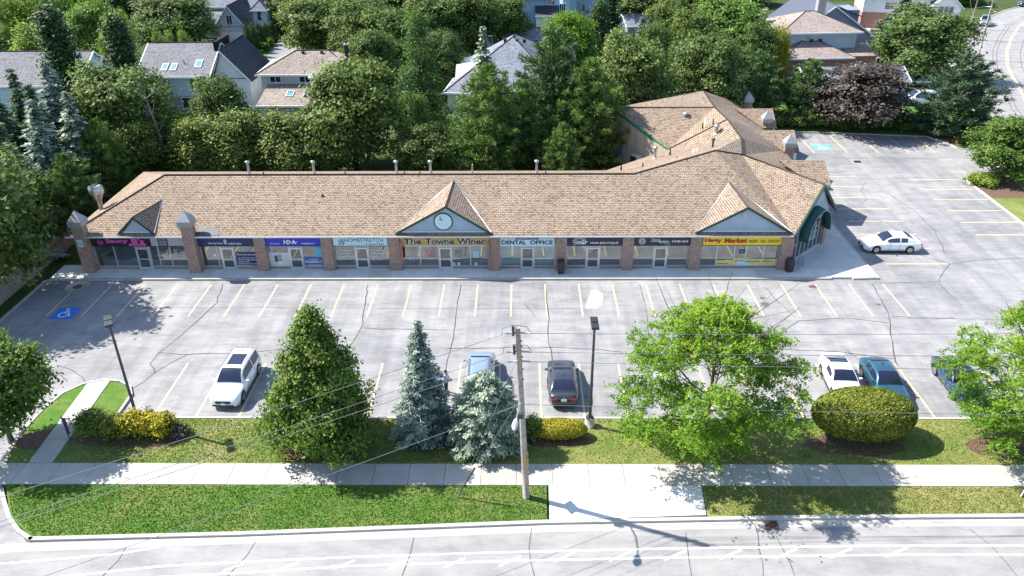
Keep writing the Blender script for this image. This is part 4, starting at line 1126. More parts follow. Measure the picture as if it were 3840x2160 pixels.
# awning: half barrel of canvas on ribs
awn = MB(); rim = MB(); n = 22; cs = LW / 2 + .15; ra, rz_ = 2.05, 2.15; dep = .85; zb = 2.3
vs = []
for i in range(n + 1):
    t_ = math.pi * i / n
    for d in (0.02, dep):
        k_ = 1 if d < .1 else .93
        vs.append(wp(cs - ra * k_ * math.cos(t_), zb + rz_ * k_ * math.sin(t_) - (.0 if d < .1 else .05), d))
awn.add(vs, [(2 * i, 2 * i + 1, 2 * i + 3, 2 * i + 2) for i in range(n)], True)
M_AWN = plain('awning canvas', (.018, .075, .066), .75, var=.15, scale=2)
aw = awn.build('arched_awning', M_AWN, mall, world=True); s_ = aw.modifiers.new('t', 'SOLIDIFY'); s_.thickness = .03
MB().tube([wp(cs - ra * .93 * math.cos(math.pi * i / n), zb + rz_ * .93 * math.sin(math.pi * i / n) - .05, dep) for i in range(n + 1)], .05, 6).build('awning_rim', plain('awning rim', (.12, .26, .22), .5), aw, world=True)
for sgn in (-1, 1):
    p = wp(cs + sgn * ra * .93, zb - .05, dep); q = wp(cs + sgn * ra, zb, .02)
    MB().add([p, q, q - Vector((0, 0, .3)), p - Vector((0, 0, .3))], [(0, 1, 2, 3)]).build('valance', M_AWN, aw, world=True)

# vents and pipes on the roof
def vent(x, y, z, h, r, m, cap=None, name='vent_pipe'):
    o = MB().tube([(x, y, z - .2), (x, y, z + h)], r, 10).build(name, m, mall, world=True)
    MB().tube([(x, y, z - .1), (x, y, z + .12)], [r * 1.9, r * 1.15], 10).build('boot', M_FLASH if m is not M_BLACK else M_BLACK, o, world=True)
    if cap: MB().tube([(x, y, z + h + .03), (x, y, z + h + .10), (x, y, z + h + .22), (x, y, z + h + .26)], [r * 1.2, r * 1.9, r * 1.9, r * .4], 12).build('cap', m, o, world=True)
    return o
def back(y): return rA.z - SL * 0 - (y - rA.y) * (rA.z - EZ) / (72.3 - rA.y)
for u in (625, 789, 997, 1083, 1350):
    p = AY(u, 425, 66.6); vent(p.x, 66.6, back(66.6), .95, .11, M_STEEL, True)
p = AY(1188, 425, 66.6); vent(p.x, 66.6, back(66.6), .8, .07, M_STEEL)
for u in (662, 868, 1017, 1056, 1373): p = AY(u, 432, 65.2); vent(p.x, 65.2, back(65.2), .22, .05, M_BLACK)
C5 = lambda a, b_: ((2200 + a / 1.456) / SC, (320 + b_ / 1.456) / SC)
for (a, b_, z, h, r, m, cap) in ((188, 455, 5.2, .3, .06, M_BLACK, None), (306, 445, 5.4, .35, .06, M_BLACK, None), (372, 392, 4.6, .8, .13, M_STEEL, True), (455, 372, 5.2, .45, .06, M_BLACK, None), (490, 405, 5.8, .3, .06, M_BLACK, None), (685, 360, 6.2, 1.0, .09, M_DARKGREY, True), (535, 222, 4.8, 1.2, .15, M_STEEL, True), (494, 262, 4.4, .35, .07, M_BLACK, None), (707, 262, 6.2, .6, .15, M_STEEL, True), (690, 210, 6.6, .5, .05, M_BLACK, None), (632, 228, 6.0, .4, .05, M_BLACK, None)):
    p = G(*C5(a, b_), z); vent(p.x, p.y, z, h, r, m, cap)
for (a, b_) in ((578, 388), (597, 386), (645, 215)):
    p = G(*C5(a, b_), 6.0 if a < 640 else 6.3)
    MB().tube([p - Vector((0, 0, .2)), p + Vector((0, 0, .6)), p + Vector((.1, 0, .72)), p + Vector((.22, 0, .6)), p + Vector((.22, 0, .45))], .05, 7).build('gooseneck_vent', M_TRIM, mall, world=True)
p = AY(812, 494, 61.5); vent(p.x, 61.5, roofz(61.5), .15, .07, M_BLACK)
# kitchen exhaust fan on the west hip
ex = MB(); q = Vector((-36.15, 62.0, 4.6))
o = MB().tube([q + Vector((0, 0, -1.2)), q + Vector((0, 0, .1)), q + Vector((0, 0, .12)), q + Vector((0, 0, .65))], [.16, .22, .3, .5], 12).build('exhaust_stack', M_STEEL, mall, world=True)
MB().tube([q + Vector((0, 0, .66)), q + Vector((0, 0, .75)), q + Vector((0, 0, 1.25)), q + Vector((0, 0, 1.35))], [.52, .58, .58, .42], 16).build('fan_drum', M_STEEL, o, world=True)
# ------------------------------------------------------------------ vegetation
def leaf_mesh(name, P, Nn, a, w, rng, rnd=None, axis=None, fold=.25):
    """one small diamond per leaf: P centres, Nn facing directions, a half length, w half width (arrays or numbers)"""
    n = len(P)
    Nn = Nn / np.maximum(1e-6, np.linalg.norm(Nn, axis=1, keepdims=True))
    if axis is None:
        t = rng.normal(size=(n, 3))
    else: t = axis + rng.normal(size=(n, 3)) * .25
    t -= (t * Nn).sum(1, keepdims=True) * Nn
    t /= np.maximum(1e-6, np.linalg.norm(t, axis=1, keepdims=True))
    b = np.cross(Nn, t)
    a = np.broadcast_to(np.asarray(a, float), (n,))[:, None]; w = np.broadcast_to(np.asarray(w, float), (n,))[:, None]
    V = np.empty((n, 4, 3))
    V[:, 0] = P - t * a; V[:, 1] = P + b * w - Nn * w * fold; V[:, 2] = P + t * a; V[:, 3] = P - b * w - Nn * w * fold
    me = bpy.data.meshes.new(name)
    me.vertices.add(4 * n); me.vertices.foreach_set('co', V.astype(np.float32).ravel())
    me.loops.add(4 * n); me.loops.foreach_set('vertex_index', np.arange(4 * n, dtype=np.int32))
    me.polygons.add(n); me.polygons.foreach_set('loop_start', np.arange(0, 4 * n, 4, dtype=np.int32))
    me.polygons.foreach_set('loop_total', np.full(n, 4, dtype=np.int32))
    me.update(calc_edges=True)
    at = me.attributes.new('rnd', 'FLOAT', 'FACE')
    if rnd is None: rnd = rng.random(n)
    at.data.foreach_set('value', np.clip(rnd, 0, 1).astype(np.float32))
    return me
def unit(rng, n):
    v = rng.normal(size=(n, 3)); return v / np.linalg.norm(v, axis=1, keepdims=True)

def crown_blobs(name, blobs, rng, ncl, nl, clr, a, w, flat_=.7, updir=.75, inner=.22, tint=.4, spread=.62):
    """clumps of leaves over the surfaces of several ellipsoids"""
    B = np.array(blobs, float)                      # x y z rx ry rz
    wt = (B[:, 3] * B[:, 5]); wt = wt / wt.sum()
    idx = rng.choice(len(B), ncl, p=wt)
    d = unit(rng, ncl); d[:, 2] = np.where(d[:, 2] < -.45, -d[:, 2], d[:, 2])
    r = np.where(rng.random(ncl) < inner, rng.uniform(.3, .7, ncl), rng.uniform(.82, 1.04, ncl))
    C = B[idx, :3] + d * r[:, None] * B[idx, 3:]
    cen = B[:, :3].mean(0)
    out = C - cen; out /= np.maximum(.01, np.linalg.norm(out, axis=1, keepdims=True))
    D = d * .6 + out * .6
    size = rng.uniform(.65, 1.35, ncl) * clr
    ct = rng.normal(0, tint * .5, ncl)
    k = np.repeat(np.arange(ncl), nl)
    n = len(k)
    off = rng.normal(size=(n, 3)) * size[k][:, None] * .5
    off[:, 2] *= flat_
    P = C[k] + off
    Nn = D[k] * .75 + np.array([-.25, .08, updir]) + rng.normal(size=(n, 3)) * spread
    rnd = .45 + ct[k] * .6 + rng.normal(0, .2, n)
    return leaf_mesh(name, P, Nn, a * rng.uniform(.7, 1.3, n), w * rng.uniform(.7, 1.3, n), rng, rnd)

def trunk_mesh(name, H, r, limbs, rng, crook=.02, top=.8):
    mb = MB()
    pts = []; p = Vector((0, 0, -.15))
    n = 7
    for i in range(n + 1):
        t = i / n
        pts.append(Vector((math.sin(t * 3 + 1) * crook * H * t, math.cos(t * 4) * crook * H * t - crook * H * t, -.15 + t * H * top)))
    mb.tube(pts, [r * (1.35 if i == 0 else 1 - .78 * i / n) for i in range(n + 1)], 9)
    for (h, az, ln, up) in limbs:
        t = h * n / top; i = min(n - 1, int(t)); q = pts[i].lerp(pts[i + 1], t - i) if i < n else pts[-1]
        d = Vector((math.cos(az), math.sin(az), up)); rr = r * (1 - .7 * h) * .55
        path = [q, q + d * ln * .35, q + (d + Vector((0, 0, .25))) * ln * .7, q + (d + Vector((.1, .1, .35))) * ln]
        mb.tube(path, [rr, rr * .7, rr * .42, rr * .15], 6)
        for s_ in (-.6, .6):
            d2 = Vector((math.cos(az + s_), math.sin(az + s_), up + .2)); m_ = path[1]
            mb.tube([m_, m_ + d2 * ln * .3, m_ + d2 * ln * .55], [rr * .5, rr * .3, rr * .1], 5)
    return mb.mesh(name)

def round_blobs(rng, H, Rr, base, n, lump=.42, top_taper=.25, squat=1.0):
    """an inner body and n uneven lumps around it"""
    zc = base + (H - base) * .5; rz = (H - base) / 2
    B = [(0, 0, zc, Rr * .66, Rr * .66, rz * .74)]
    for i in range(n):
        z = -0.9 + 1.8 * (i + .5) / n
        ring = math.sqrt(max(.08, 1 - min(.96, abs(z)) ** 2.2)) * (1 - top_taper * max(0, z))
        az = i * 2.39996 + rng.uniform(-.5, .5)
        s_ = lump * rng.uniform(.5, 1.25); q = rng.uniform(.62, .92)
        B.append((math.cos(az) * ring * Rr * q, math.sin(az) * ring * Rr * q, zc + z * rz * .82, Rr * s_, Rr * s_, min(rz, Rr) * s_ * rng.uniform(.6, .95)))
    return B

def spruce_mesh(name, H, Rr, rng, tiers, nb, needle=.17, droop=.25, power=.85, dome=0.0, base=.06, seg=.16, tint=.25):
    P = []; Nn = []; Ax = []; Rn = []
    for t in range(tiers):
        h = base + (1 - base) * (t + rng.uniform(-.45, .45)) / tiers
        h = min(max(h, base), .985)
        Lr = Rr * ((1 - h) ** power * (1 - dome) + dome * math.sqrt(max(0, 1 - ((h - .25) / .75) ** 2) if h > .25 else 1)) + .06
        n = max(4, int(nb * (Lr / Rr) ** .7))
        a0 = rng.uniform(0, 6.28)
        for k in range(n):
            az = a0 + 6.283 * k / n + rng.uniform(-.25, .25)
            ln = Lr * rng.uniform(.55, 1.18)
            d = np.array([math.cos(az), math.sin(az), 0]); sd_ = np.array([-d[1], d[0], 0])
            m = max(3, int(ln / seg))
            ct = rng.normal(0, tint)
            for j in range(m):
                f = (j + .6) / m
                if f < .18: continue
                z = h * H - droop * ln * f * f + .10 * ln * max(0, f - .7)
                width = .30 * ln * (1 - f) + .10
                c = d * ln * f + np.array([0, 0, z])
                for s_ in (-1, 0, 1):
                    for rep in range(2):
                        off = sd_ * s_ * width * rng.uniform(.35, 1.0) + rng.normal(size=3) * .05
                        P.append(c + off + np.array([0, 0, -.08 * abs(s_) * width]))
                        Ax.append(d * .8 + sd_ * s_ * .8 + np.array([0, 0, .1 if s_ == 0 else -.15]))
                        Nn.append(np.array([0, 0, 1.0]) + d * .35 + rng.normal(size=3) * .38)
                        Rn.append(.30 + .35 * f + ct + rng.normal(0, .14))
    P = np.array(P); n = len(P)
    return leaf_mesh(name, P, np.array(Nn), needle * rng.uniform(.75, 1.25, n), needle * .38, rng, np.array(Rn), np.array(Ax), .35)

def pine_mesh(name, H, Rr, rng, levels=22, nb=9, needle=.5, wd=.04, lo=.05):
    """whorls of upswept limbs, bunches of long needles along their outer halves"""
    C = []; O = []
    for t in range(levels):
        h = lo + (.99 - lo) * (t + rng.uniform(-.3, .3)) / levels
        prof = math.sin(math.pi * min(1, .22 + .80 * (h - lo) / (1 - lo) + .0)) ** .8 if h > .2 else .75
        Lr = Rr * (prof * .55 + .5 * (1 - h) ** .7)
        n = max(3, int(nb * (.45 + .55 * Lr / Rr))); a0 = rng.uniform(0, 6.28)
        for k in range(n):
            az = a0 + 6.283 * k / n + rng.uniform(-.4, .4); ln = Lr * rng.uniform(.55, 1.15); d = np.array([math.cos(az), math.sin(az), 0.]); sd_ = np.array([-d[1], d[0], 0])
            rise = rng.uniform(.05, .4)
            for j in range(max(4, int(ln / .19))):
                f = rng.uniform(.25, 1.0); w_ = .34 * ln * (1.15 - f)
                C.append(d * ln * f + sd_ * rng.normal(0, .5) * w_ + np.array([0, 0, h * H + rise * ln * f * f + rng.normal(0, .12)])); O.append(d * .6 + np.array([0, 0, .8]))
    C = np.array(C); O = np.array(O); ncl = len(C); nl = 12
    k = np.repeat(np.arange(ncl), nl); n = len(k)
    ax = O[k] + rng.normal(size=(n, 3)) * .6; ax /= np.linalg.norm(ax, axis=1, keepdims=True)
    P = C[k] + ax * needle * .45 + rng.normal(size=(n, 3)) * .07
    Nn = np.cross(ax, rng.normal(size=(n, 3))) + O[k] * .4
    rnd = .40 + rng.normal(0, .20, ncl)[k] + rng.normal(0, .14, n)
    return leaf_mesh(name, P, Nn, needle * .5 * rng.uniform(.7, 1.2, n), wd * rng.uniform(.7, 1.3, n), rng, rnd, ax)

PROTO = {}
def proto(kind, crown, trunk, H, Rr, leafkey, bark=None): PROTO.setdefault(kind, []).append((crown, trunk, H, Rr, LEAF[leafkey], bark or M_BARK))
def limbs(rng, n, h0, h1, ln, up=.5): return [(h0 + (h1 - h0) * i / max(1, n - 1), i * 2.4 + rng.uniform(-.3, .3), ln * rng.uniform(.7, 1.1), up * rng.uniform(.6, 1.4)) for i in range(n)]
for s in (1, 2, 3):
    g = np.random.default_rng(10 + s); rr_ = random.Random(s)
    for key, lk in (('maple', 'maple'), ('bright', 'bright'), ('purple', 'purple')):
        if s == 3 and key == 'purple': continue
        Bb = round_blobs(rr_, 10, 4.2, .25, 30, .36)
        proto(key, crown_blobs(key + '_crown', Bb, g, 760, 30, .8, .17, .105, .62), trunk_mesh(key + '_trunk', 10, .22, limbs(rr_, 7, .22, .7, 2.6), rr_), 10, 4.3, lk)
    if s < 3:
        # columnar poplar / cedar
        Bb = [(rr_.uniform(-.25, .25), rr_.uniform(-.25, .25), 1 + i * .9, 1.05 * (1 - .55 * (i / 10) ** 2.2), 1.05 * (1 - .55 * (i / 10) ** 2.2), 1.1) for i in range(10)]
        proto('column', crown_blobs('column_crown', Bb, g, 330, 30, .55, .16, .085, 1.5, .3), trunk_mesh('column_trunk', 10, .16, [], rr_), 10.2, 1.25, 'darkcedar')
        Bb = [(rr_.uniform(-.5, .5), rr_.uniform(-.5, .5), .8 + i * .62, 1.6 * (1 - (i / 9.5) ** 1.7) + .2, 1.6 * (1 - (i / 9.5) ** 1.7) + .2, .95) for i in range(9)] + [(1.2 * math.cos(i * 2.4), 1.2 * math.sin(i * 2.4), 1.2 + (i % 4) * .9, .7, .7, 1.1) for i in range(7)]
        proto('cedar', crown_blobs('cedar_crown', Bb, g, 430, 30, .6, .15, .075, 1.7, .35, tint=.5), trunk_mesh('cedar_trunk', 6.5, .14, [], rr_), 6.8, 1.9, 'cedar')
        proto('spruce', spruce_mesh('spruce_crown', 11, 2.6, g, 30, 14, .22, .28), trunk_mesh('spruce_trunk', 11, .18, [], rr_, .002, .97), 11, 2.6, 'spruce')
        proto('blue', spruce_mesh('blue_spruce_crown', 10, 2.4, g, 30, 14, .21, .24), trunk_mesh('blue_spruce_trunk', 10, .17, [], rr_, .002, .97), 10, 2.4, 'blue')
        proto('pine', pine_mesh('pine_crown', 11, 3.4, g), trunk_mesh('pine_trunk', 11, .2, limbs(rr_, 9, .15, .8, 2.4, .25), rr_, .01, .95), 11.6, 3.5, 'pine')
        Bb = [(rr_.uniform(-.3, .3) + 1.1 * (1 - i / 14) * math.cos(i * 2.4), 1.1 * (1 - i / 14) * math.sin(i * 2.4), 1.2 + i * .9, 2.1 * (1 - i / 14.5) + .25, 2.1 * (1 - i / 14.5) + .25, .95) for i in range(14)]
        proto('larch', crown_blobs('larch_crown', Bb, g, 620, 30, .75, .14, .05, .8, .3, tint=.5), trunk_mesh('larch_trunk', 13, .2, [], rr_, .004, .97), 13.4, 2.9, 'larch')
g = np.random.default_rng(77); rr_ = random.Random(77)
Bb = round_blobs(rr_, 9, 4.5, .8, 16, .4)
proto('willow', crown_blobs('willow_crown', Bb, g, 480, 40, 1.0, .30, .055, 1.7, .1, tint=.5), trunk_mesh('willow_trunk', 9, .25, limbs(rr_, 6, .25, .6, 2.5), rr_), 9, 4.6, 'willow')

rt = random.Random(21)
def place_tree(kind, loc, h, wd, label, cat='tree', group=None, leaf=None, var=None, name=None, ay=1.0, sink=0):
    ps = PROTO[kind]; crown, trunk, H, Rr, lm, bk = ps[(var if var is not None else rt.randrange(len(ps))) % len(ps)]
    nm = name or {'maple': 'maple_tree', 'bright': 'leafy_tree', 'purple': 'purple_maple_tree', 'column': 'columnar_tree', 'cedar': 'cedar_tree', 'spruce': 'spruce_tree', 'blue': 'blue_spruce_tree', 'pine': 'pine_tree', 'larch': 'larch_tree', 'willow': 'willow_tree'}[kind]
    t = thing(nm, label, cat, (loc[0], loc[1], -.02 - sink), rt.uniform(0, 6.28), group, (wd / (2 * Rr), wd / (2 * Rr) * ay, h / H))
    if leaf is None:
        obj('crown', crown, lm, t)
    else:
        me2 = crown if not crown.materials else crown.copy()
        if crown.materials: me2.materials.clear()
        obj('crown', me2, LEAF[leaf], t)
    obj('trunk', trunk, bk, t)
    return t
def T2(kind, u, vtop, Y, wpx, label, group='trees behind the strip mall', **k):
    """u: centre of the crown, vtop: its top, both surveyed at depth Y"""
    top = AY(u, vtop, Y); h = max(2.5, top.z)
    mid = Vector((u, 0))
    # find X on the vertical through the crown centre
    lo, hi = 0.0, 600.0
    d = CM @ Vector((0, Y, h * .55 - CAM_H))
    # solve X so that the point (X,Y,h*.55) projects on column u
    X = 0.0
    for _ in range(12):
        c = CM @ Vector((X, Y, h * .55 - CAM_H)); uu = (1920 + FPX * c.x / c.z) / SC
        X += (u - uu) * c.z / FPX * SC
    c = CM @ Vector((X, Y, h * .55 - CAM_H))
    wd = wpx * SC * c.z / FPX * {'pine': 1.18, 'spruce': 1.3, 'blue': 1.3}.get(kind, 1.0)
    return place_tree(kind, (X, Y), h, wd, label, group=group, **k)

BT = 'trees behind the strip mall'; LT = 'trees left of the strip mall'; FT = 'garden trees around the far houses'; RT = 'trees behind the rear lot'
# --- left of the mall
T2('blue', 30, 300, 65, 170, 'dark blue spruce with wide low skirts nearest the left fence', LT, leaf='spruce')
T2('blue', 66, 165, 77, 118, 'slim blue spruce, second of the tall spruces from the left edge', LT, var=0)
T2('blue', 150, 143, 78, 150, 'tallest pale blue spruce beside the big dark maple', LT, var=1)
T2('blue', 6, 183, 74, 130, 'blue spruce cut by the left edge of the photo', LT, leaf='spruce')
T2('spruce', 112, 245, 71, 150, 'grey green spruce in the middle of the left spruce group', LT, leaf='blue')
T2('pine', 178, 372, 66.5, 135, 'short bright green pine just behind the exhaust fan', LT, leaf='larch')
T2('pine', 258, 283, 74, 125, 'sparse dull green pine at the left rear corner of the mall', LT)
T2('maple', 305, 153, 82, 240, 'broad dark maple with pale leaf tips left behind the mall', LT)
T2('maple', 55, 475, 66, 150, 'low leafy tree filling the corner left of the white exhaust drum', LT)
T2('blue', 25, 400, 61, 190, 'low blue spruce skirt in front of the left spruce group', LT, leaf='blue')
T2('blue', 105, 205, 75, 120, 'blue spruce between the second and the tallest spruce', LT)
T2('spruce', 195, 225, 74, 120, 'grey green spruce left in front of the dark maple', LT, leaf='blue')
T2('maple', 345, 290, 79, 150, 'dark low boughs under the broad dark maple', LT, var=1)
T2('maple', 455, 300, 83, 120, 'dark bush right behind the bare dead tree', LT, var=2)
# --- straight behind the mall
T2('maple', 555, 182, 88, 140, 'round maple between the pale blue house and the tan roofed house', BT)
for k, (u, v, wd_, yy) in enumerate(((480, 305, 95, 79), (535, 298, 100, 80), (592, 285, 105, 80), (650, 285, 100, 81), (705, 282, 100, 80), (752, 292, 95, 79))):
    T2('cedar', u, v, yy, wd_ * 1.25, ('leftmost yellow green cedar of the row behind the mall', 'second cedar from the left in the row behind the mall', 'third cedar from the left, below the tan roofed house corner', 'fourth cedar from the left, below the two skylights', 'fifth cedar from the left, with brownish tips', 'rightmost cedar of the row, against the big maple')[k], BT, var=k)
T2('maple', 880, 137, 82, 250, 'largest dark green maple behind the middle of the mall', BT, var=1)
T2('maple', 830, 290, 79, 130, 'lower dark maple bough in front of the largest maple', BT, var=2)
T2('larch', 1058, 38, 89, 165, 'tall feathery light green larch left of the grey hip roof', BT)
T2('larch', 1058, 246, 82, 105, 'small yellow green conifer below the tall larch', BT, leaf='juniper')
T2('bright', 1062, 298, 78.5, 150, 'low grey green leafy tree right behind the roof vents', BT, leaf='maple')
T2('blue', 1218, 60, 95, 100, 'slender silvery blue spruce before the grey hip roof', BT)
T2('pine', 1232, 138, 80, 205, 'wide dark pine below the grey hip roof', BT)
T2('pine', 1395, 42, 87, 215, 'tallest dark pine in the centre behind the mall', BT)
T2('pine', 1315, 185, 82, 150, 'pine with upright candles between two taller pines', BT)
T2('pine', 1482, 128, 84, 180, 'dense pine at the right end of the central pine group', BT)
T2('pine', 1414, 297, 76, 105, 'small young pine standing close behind the mall ridge', BT, leaf='larch')
T2('bright', 1440, 28, 112, 150, 'airy yellow locust tree before the sky blue house', FT, leaf='locust')
T2('maple', 1592, 76, 92, 195, 'dark maple left behind the rear wing of the mall', RT, var=0)
T2('maple', 1780, 78, 97, 185, 'dark brownish maple right behind the rear wing ridge', RT, var=1)
T2('larch', 1690, 112, 100, 75, 'narrow light green conifer between the two dark maples', RT)
T2('pine', 1908, 112, 99.5, 135, 'soft green pine left of the pyramid capped columns', RT)
T2('pine', 2035, 135, 98.5, 140, 'soft green pine in front of the pinkish hip roof', RT)
T2('purple', 2170, 152, 96.3, 225, 'purple brown maple at the back edge of the rear lot', RT)
T2('pine', 2425, 118, 93.5, 205, 'large full pine at the rear lot corner by the side street', RT, leaf='spruce')
T2('maple', 2332, 14, 121, 210, 'big round green maple left of the curving street', FT)
T2('blue', 2268, -10, 140, 150, 'tall dark spruce behind the big round maple at top right', FT, leaf='spruce')
T2('bright', 2238, 92, 126, 60, 'small bright yellow green tree beside the house drive', FT)
T2('maple', 2555, 290, 78.5, 190, 'dark green tree at the right edge by the mulch island', 'trees by the side street', leaf='linden')
# --- further back, top of the picture
T2('willow', 55, -40, 142, 210, 'pale soft willow at the top left corner', FT)
T2('willow', 140, -30, 140, 130, 'second pale willow right of the corner one', FT, leaf='bright')
T2('cedar', 80, 62, 118, 100, 'golden yellow conifer behind the leftmost grey roof', FT, leaf='willow')
T2('column', 160, 24, 100, 88, 'dark columnar tree, left one of the leaning pair', FT)
T2('column', 312, 45, 100, 78, 'dark columnar tree, right one of the leaning pair', FT)
T2('bright', 245, -5, 124, 150, 'bright yellow green maple between the columnar trees', FT)
T2('bright', 300, 20, 116, 80, 'yellow green tree tucked behind the right columnar tree', FT, leaf='willow')
T2('maple', 425, -30, 140, 190, 'large bluish green tree left of the garage house', FT, var=2)
for k, (u, v, l) in enumerate(((405, 84, 'left'), (432, 80, 'middle'), (470, 78, 'right'))): T2('cedar', u, v, 118.5, 42, l + ' one of three small golden cedars above the slate roof', FT, leaf='willow')
T2('bright', 800, -20, 134, 190, 'tall green maple right of the empty driveway', FT)
T2('bright', 905, -5, 126, 170, 'mid green maple behind the tan roofed house', FT, leaf='maple')
T2('maple', 985, 10, 122, 170, 'dark dense tree left of the tall larch top', FT)
T2('bright', 720, -40, 158, 110, 'tree at the top above the driveway garage', FT, leaf='maple')
T2('maple', 1090, -30, 130, 170, 'dark green tree right behind the tall larch', FT)
T2('maple', 1185, -35, 134, 160, 'dark green tree at the top above the grey hip roof', FT)
T2('maple', 1272, -20, 138, 120, 'dark tree with amber leaves left of the sky blue house', FT, leaf='linden')
T2('maple', 1010, -60, 165, 200, 'far tree mass at the top middle left', FT)
T2('maple', 1130, -60, 168, 200, 'far tree mass at the top middle', FT)
T2('column', 1535, -30, 130, 60, 'dark columnar tree right of the sky blue house', FT)
T2('column', 1510, 0, 124, 50, 'narrow grey green columnar tree beside the sky blue gable', FT)
T2('blue', 1612, 38, 124, 75, 'small silvery blue spruce in the far garden', FT)
T2('maple', 1680, -10, 122, 130, 'dark round tree behind the dark maples', FT)
T2('bright', 1745, 15, 116, 130, 'mid green tree above the brownish maple', FT)
T2('bright', 1830, -15, 122, 210, 'large vivid green tree behind the rear wing', FT)
T2('bright', 1900, 45, 112, 110, 'vivid green tree left of the little brick house', FT)
T2('willow', 1955, 70, 118, 70, 'pale brownish shrub tree left of the pinkish roof', FT, leaf='gold')
T2('maple', 1600, -40, 160, 170, 'far dark tree at the top right of the sky blue house', FT)
T2('bright', 2420, -30, 190, 130, 'far tree beside the street at the top right', FT)
T2('bright', 640, -40, 175, 110, 'far dark tree behind the garage house', FT, leaf='maple')
T2('maple', 0, 55, 126, 90, 'tree cut by the left edge above the grey roof', FT, leaf='willow')
for k, (u, v, yy, wd_, l) in enumerate(((330, -50, 178, 130, 'far tree left of the bluish green tree'), (555, -55, 195, 150, 'far dark tree behind the garage house roof'), (850, -50, 172, 150, 'far tree behind the tall green maple'), (760, -55, 185, 140, 'far tree above the end of the driveway'), (1240, -50, 172, 150, 'far tree behind the amber leaved tree'), (1430, -60, 196, 170, 'far tree behind the sky blue house ridge'), (1700, -55, 172, 170, 'far tree above the dark round tree'), (1790, -50, 168, 150, 'far tree above the large vivid green tree'), (1885, -40, 190, 120, 'far tree left above the garden pool'), (1990, -50, 205, 150, 'far tree right above the garden pool'), (2110, -60, 205, 160, 'far tree behind the metal roofed house'), (2330, -70, 200, 160, 'far tree behind the white and brick house'), (100, -60, 180, 200, 'far tree behind the pale willows'), (210, -60, 175, 160, 'far tree behind the bright yellow green maple'), (1560, 70, 118, 90, 'dark shrub tree beside the blue shed'), (1650, 60, 112, 100, 'rounded tree just left of the narrow light conifer'), (1110, 70, 112, 120, 'dark tree left of the white dormers'), (940, 70, 112, 140, 'dark tree above the largest maple'))):
    T2('maple' if k % 3 else 'bright', u, v, yy, wd_, l, FT, leaf=None if k % 3 else 'maple')
# --- left edge trees that shade the accessible bay
place_tree('maple', (-41.9, 53.0), 13.6, 10.5, 'big leafy tree beyond the left fence shading the blue accessible bay', group=LT, var=0)
place_tree('maple', (-42.4, 61.0), 8, 6.2, 'leafy tree behind the left wooden fence by the mall corner', group=LT, var=2)

# dead tree
rd = random.Random(8)
t = thing('dead_tree', 'bare grey dead tree before the dark maple', 'tree', AY(412, 420, 79.5) * 1)
t.location = (AY(412, 330, 79.5).x, 79.5, 0)
mb = MB(); tip = AY(352, 205, 79.5) - Vector(t.location)
tr = [Vector((0, 0, -.1)).lerp(tip, k / 6) + Vector((rd.uniform(-.1, .1), rd.uniform(-.1, .1), 0)) for k in range(7)]
mb.tube(tr, [.16, .14, .12, .09, .07, .045, .02], 7); mb.build('trunk', M_BARK_G, t)
br = MB()
for k in range(1, 6):
    for j in range(4):
        az = rd.uniform(0, 6.28); ln = rd.uniform(.9, 2.4); q = tr[k]
        e_ = q + Vector((math.cos(az) * ln, math.sin(az) * ln * .6, ln * rd.uniform(.2, .9)))
        br.tube([q, q.lerp(e_, .5) + Vector((0, 0, -.1)), e_], [.045, .03, .01], 5)
        for _ in range(3):
            f = q.lerp(e_, rd.uniform(.4, .9)); br.tube([f, f + Vector((rd.uniform(-.6, .6), rd.uniform(-.4, .4), rd.uniform(0, .7)))], [.016, .006], 4)
br.build('bare_branches', M_BARK_G, t)

# --- near trees in the front lawn
def near(name, label, loc, crown, trunk, leafkey, bark=None, group='trees in the front lawn'):
    t = thing(name, label, 'tree', (loc[0], loc[1], .08), 0, group)
    obj('crown', crown, LEAF[leafkey], t); obj('trunk', trunk, bark or M_BARK, t)
    return t
g = np.random.default_rng(5); rr_ = random.Random(5)
# linden: tall pyramid
Bb = []
for i in range(46):
    f = i / 45; R_ = (3.3 * (1 - f) ** .78 * (.55 if f < .05 else 1) + .22) * rr_.uniform(.78, 1.15); az = i * 2.4 + rr_.uniform(-.5, .5)
    Bb.append((math.cos(az) * R_ * .62, math.sin(az) * R_ * .62, .9 + f * 7.7, R_ * .42 + .18, R_ * .42 + .18, .6))
near('linden_tree', 'tall pyramid shaped green tree in the front lawn left of the blue spruces', (-11.35, 35.6), crown_blobs('linden_crown', Bb, g, 1500, 30, .42, .095, .07, .8, .4, tint=.4), trunk_mesh('linden_trunk', 9, .17, limbs(rr_, 8, .15, .7, 2.0), rr_, .005, .9), 'linden')
# blue spruces
near('blue_spruce_tree', 'slender pointed blue spruce left of the dome shaped one', (-5.75, 36.6), spruce_mesh('pointed_spruce_crown', 7.9, 1.9, g, 36, 17, .12, .22, .75, seg=.10), trunk_mesh('pointed_spruce_trunk', 7.8, .12, [], rr_, .001, .97), 'blue')
near('blue_spruce_tree', 'dome shaped blue spruce beside the utility pole', (-2.1, 35.9), spruce_mesh('dome_spruce_crown', 4.9, 2.2, g, 32, 20, .12, .14, .8, .7, seg=.10), trunk_mesh('dome_spruce_trunk', 4.2, .12, [], rr_, .001, .97), 'blue')
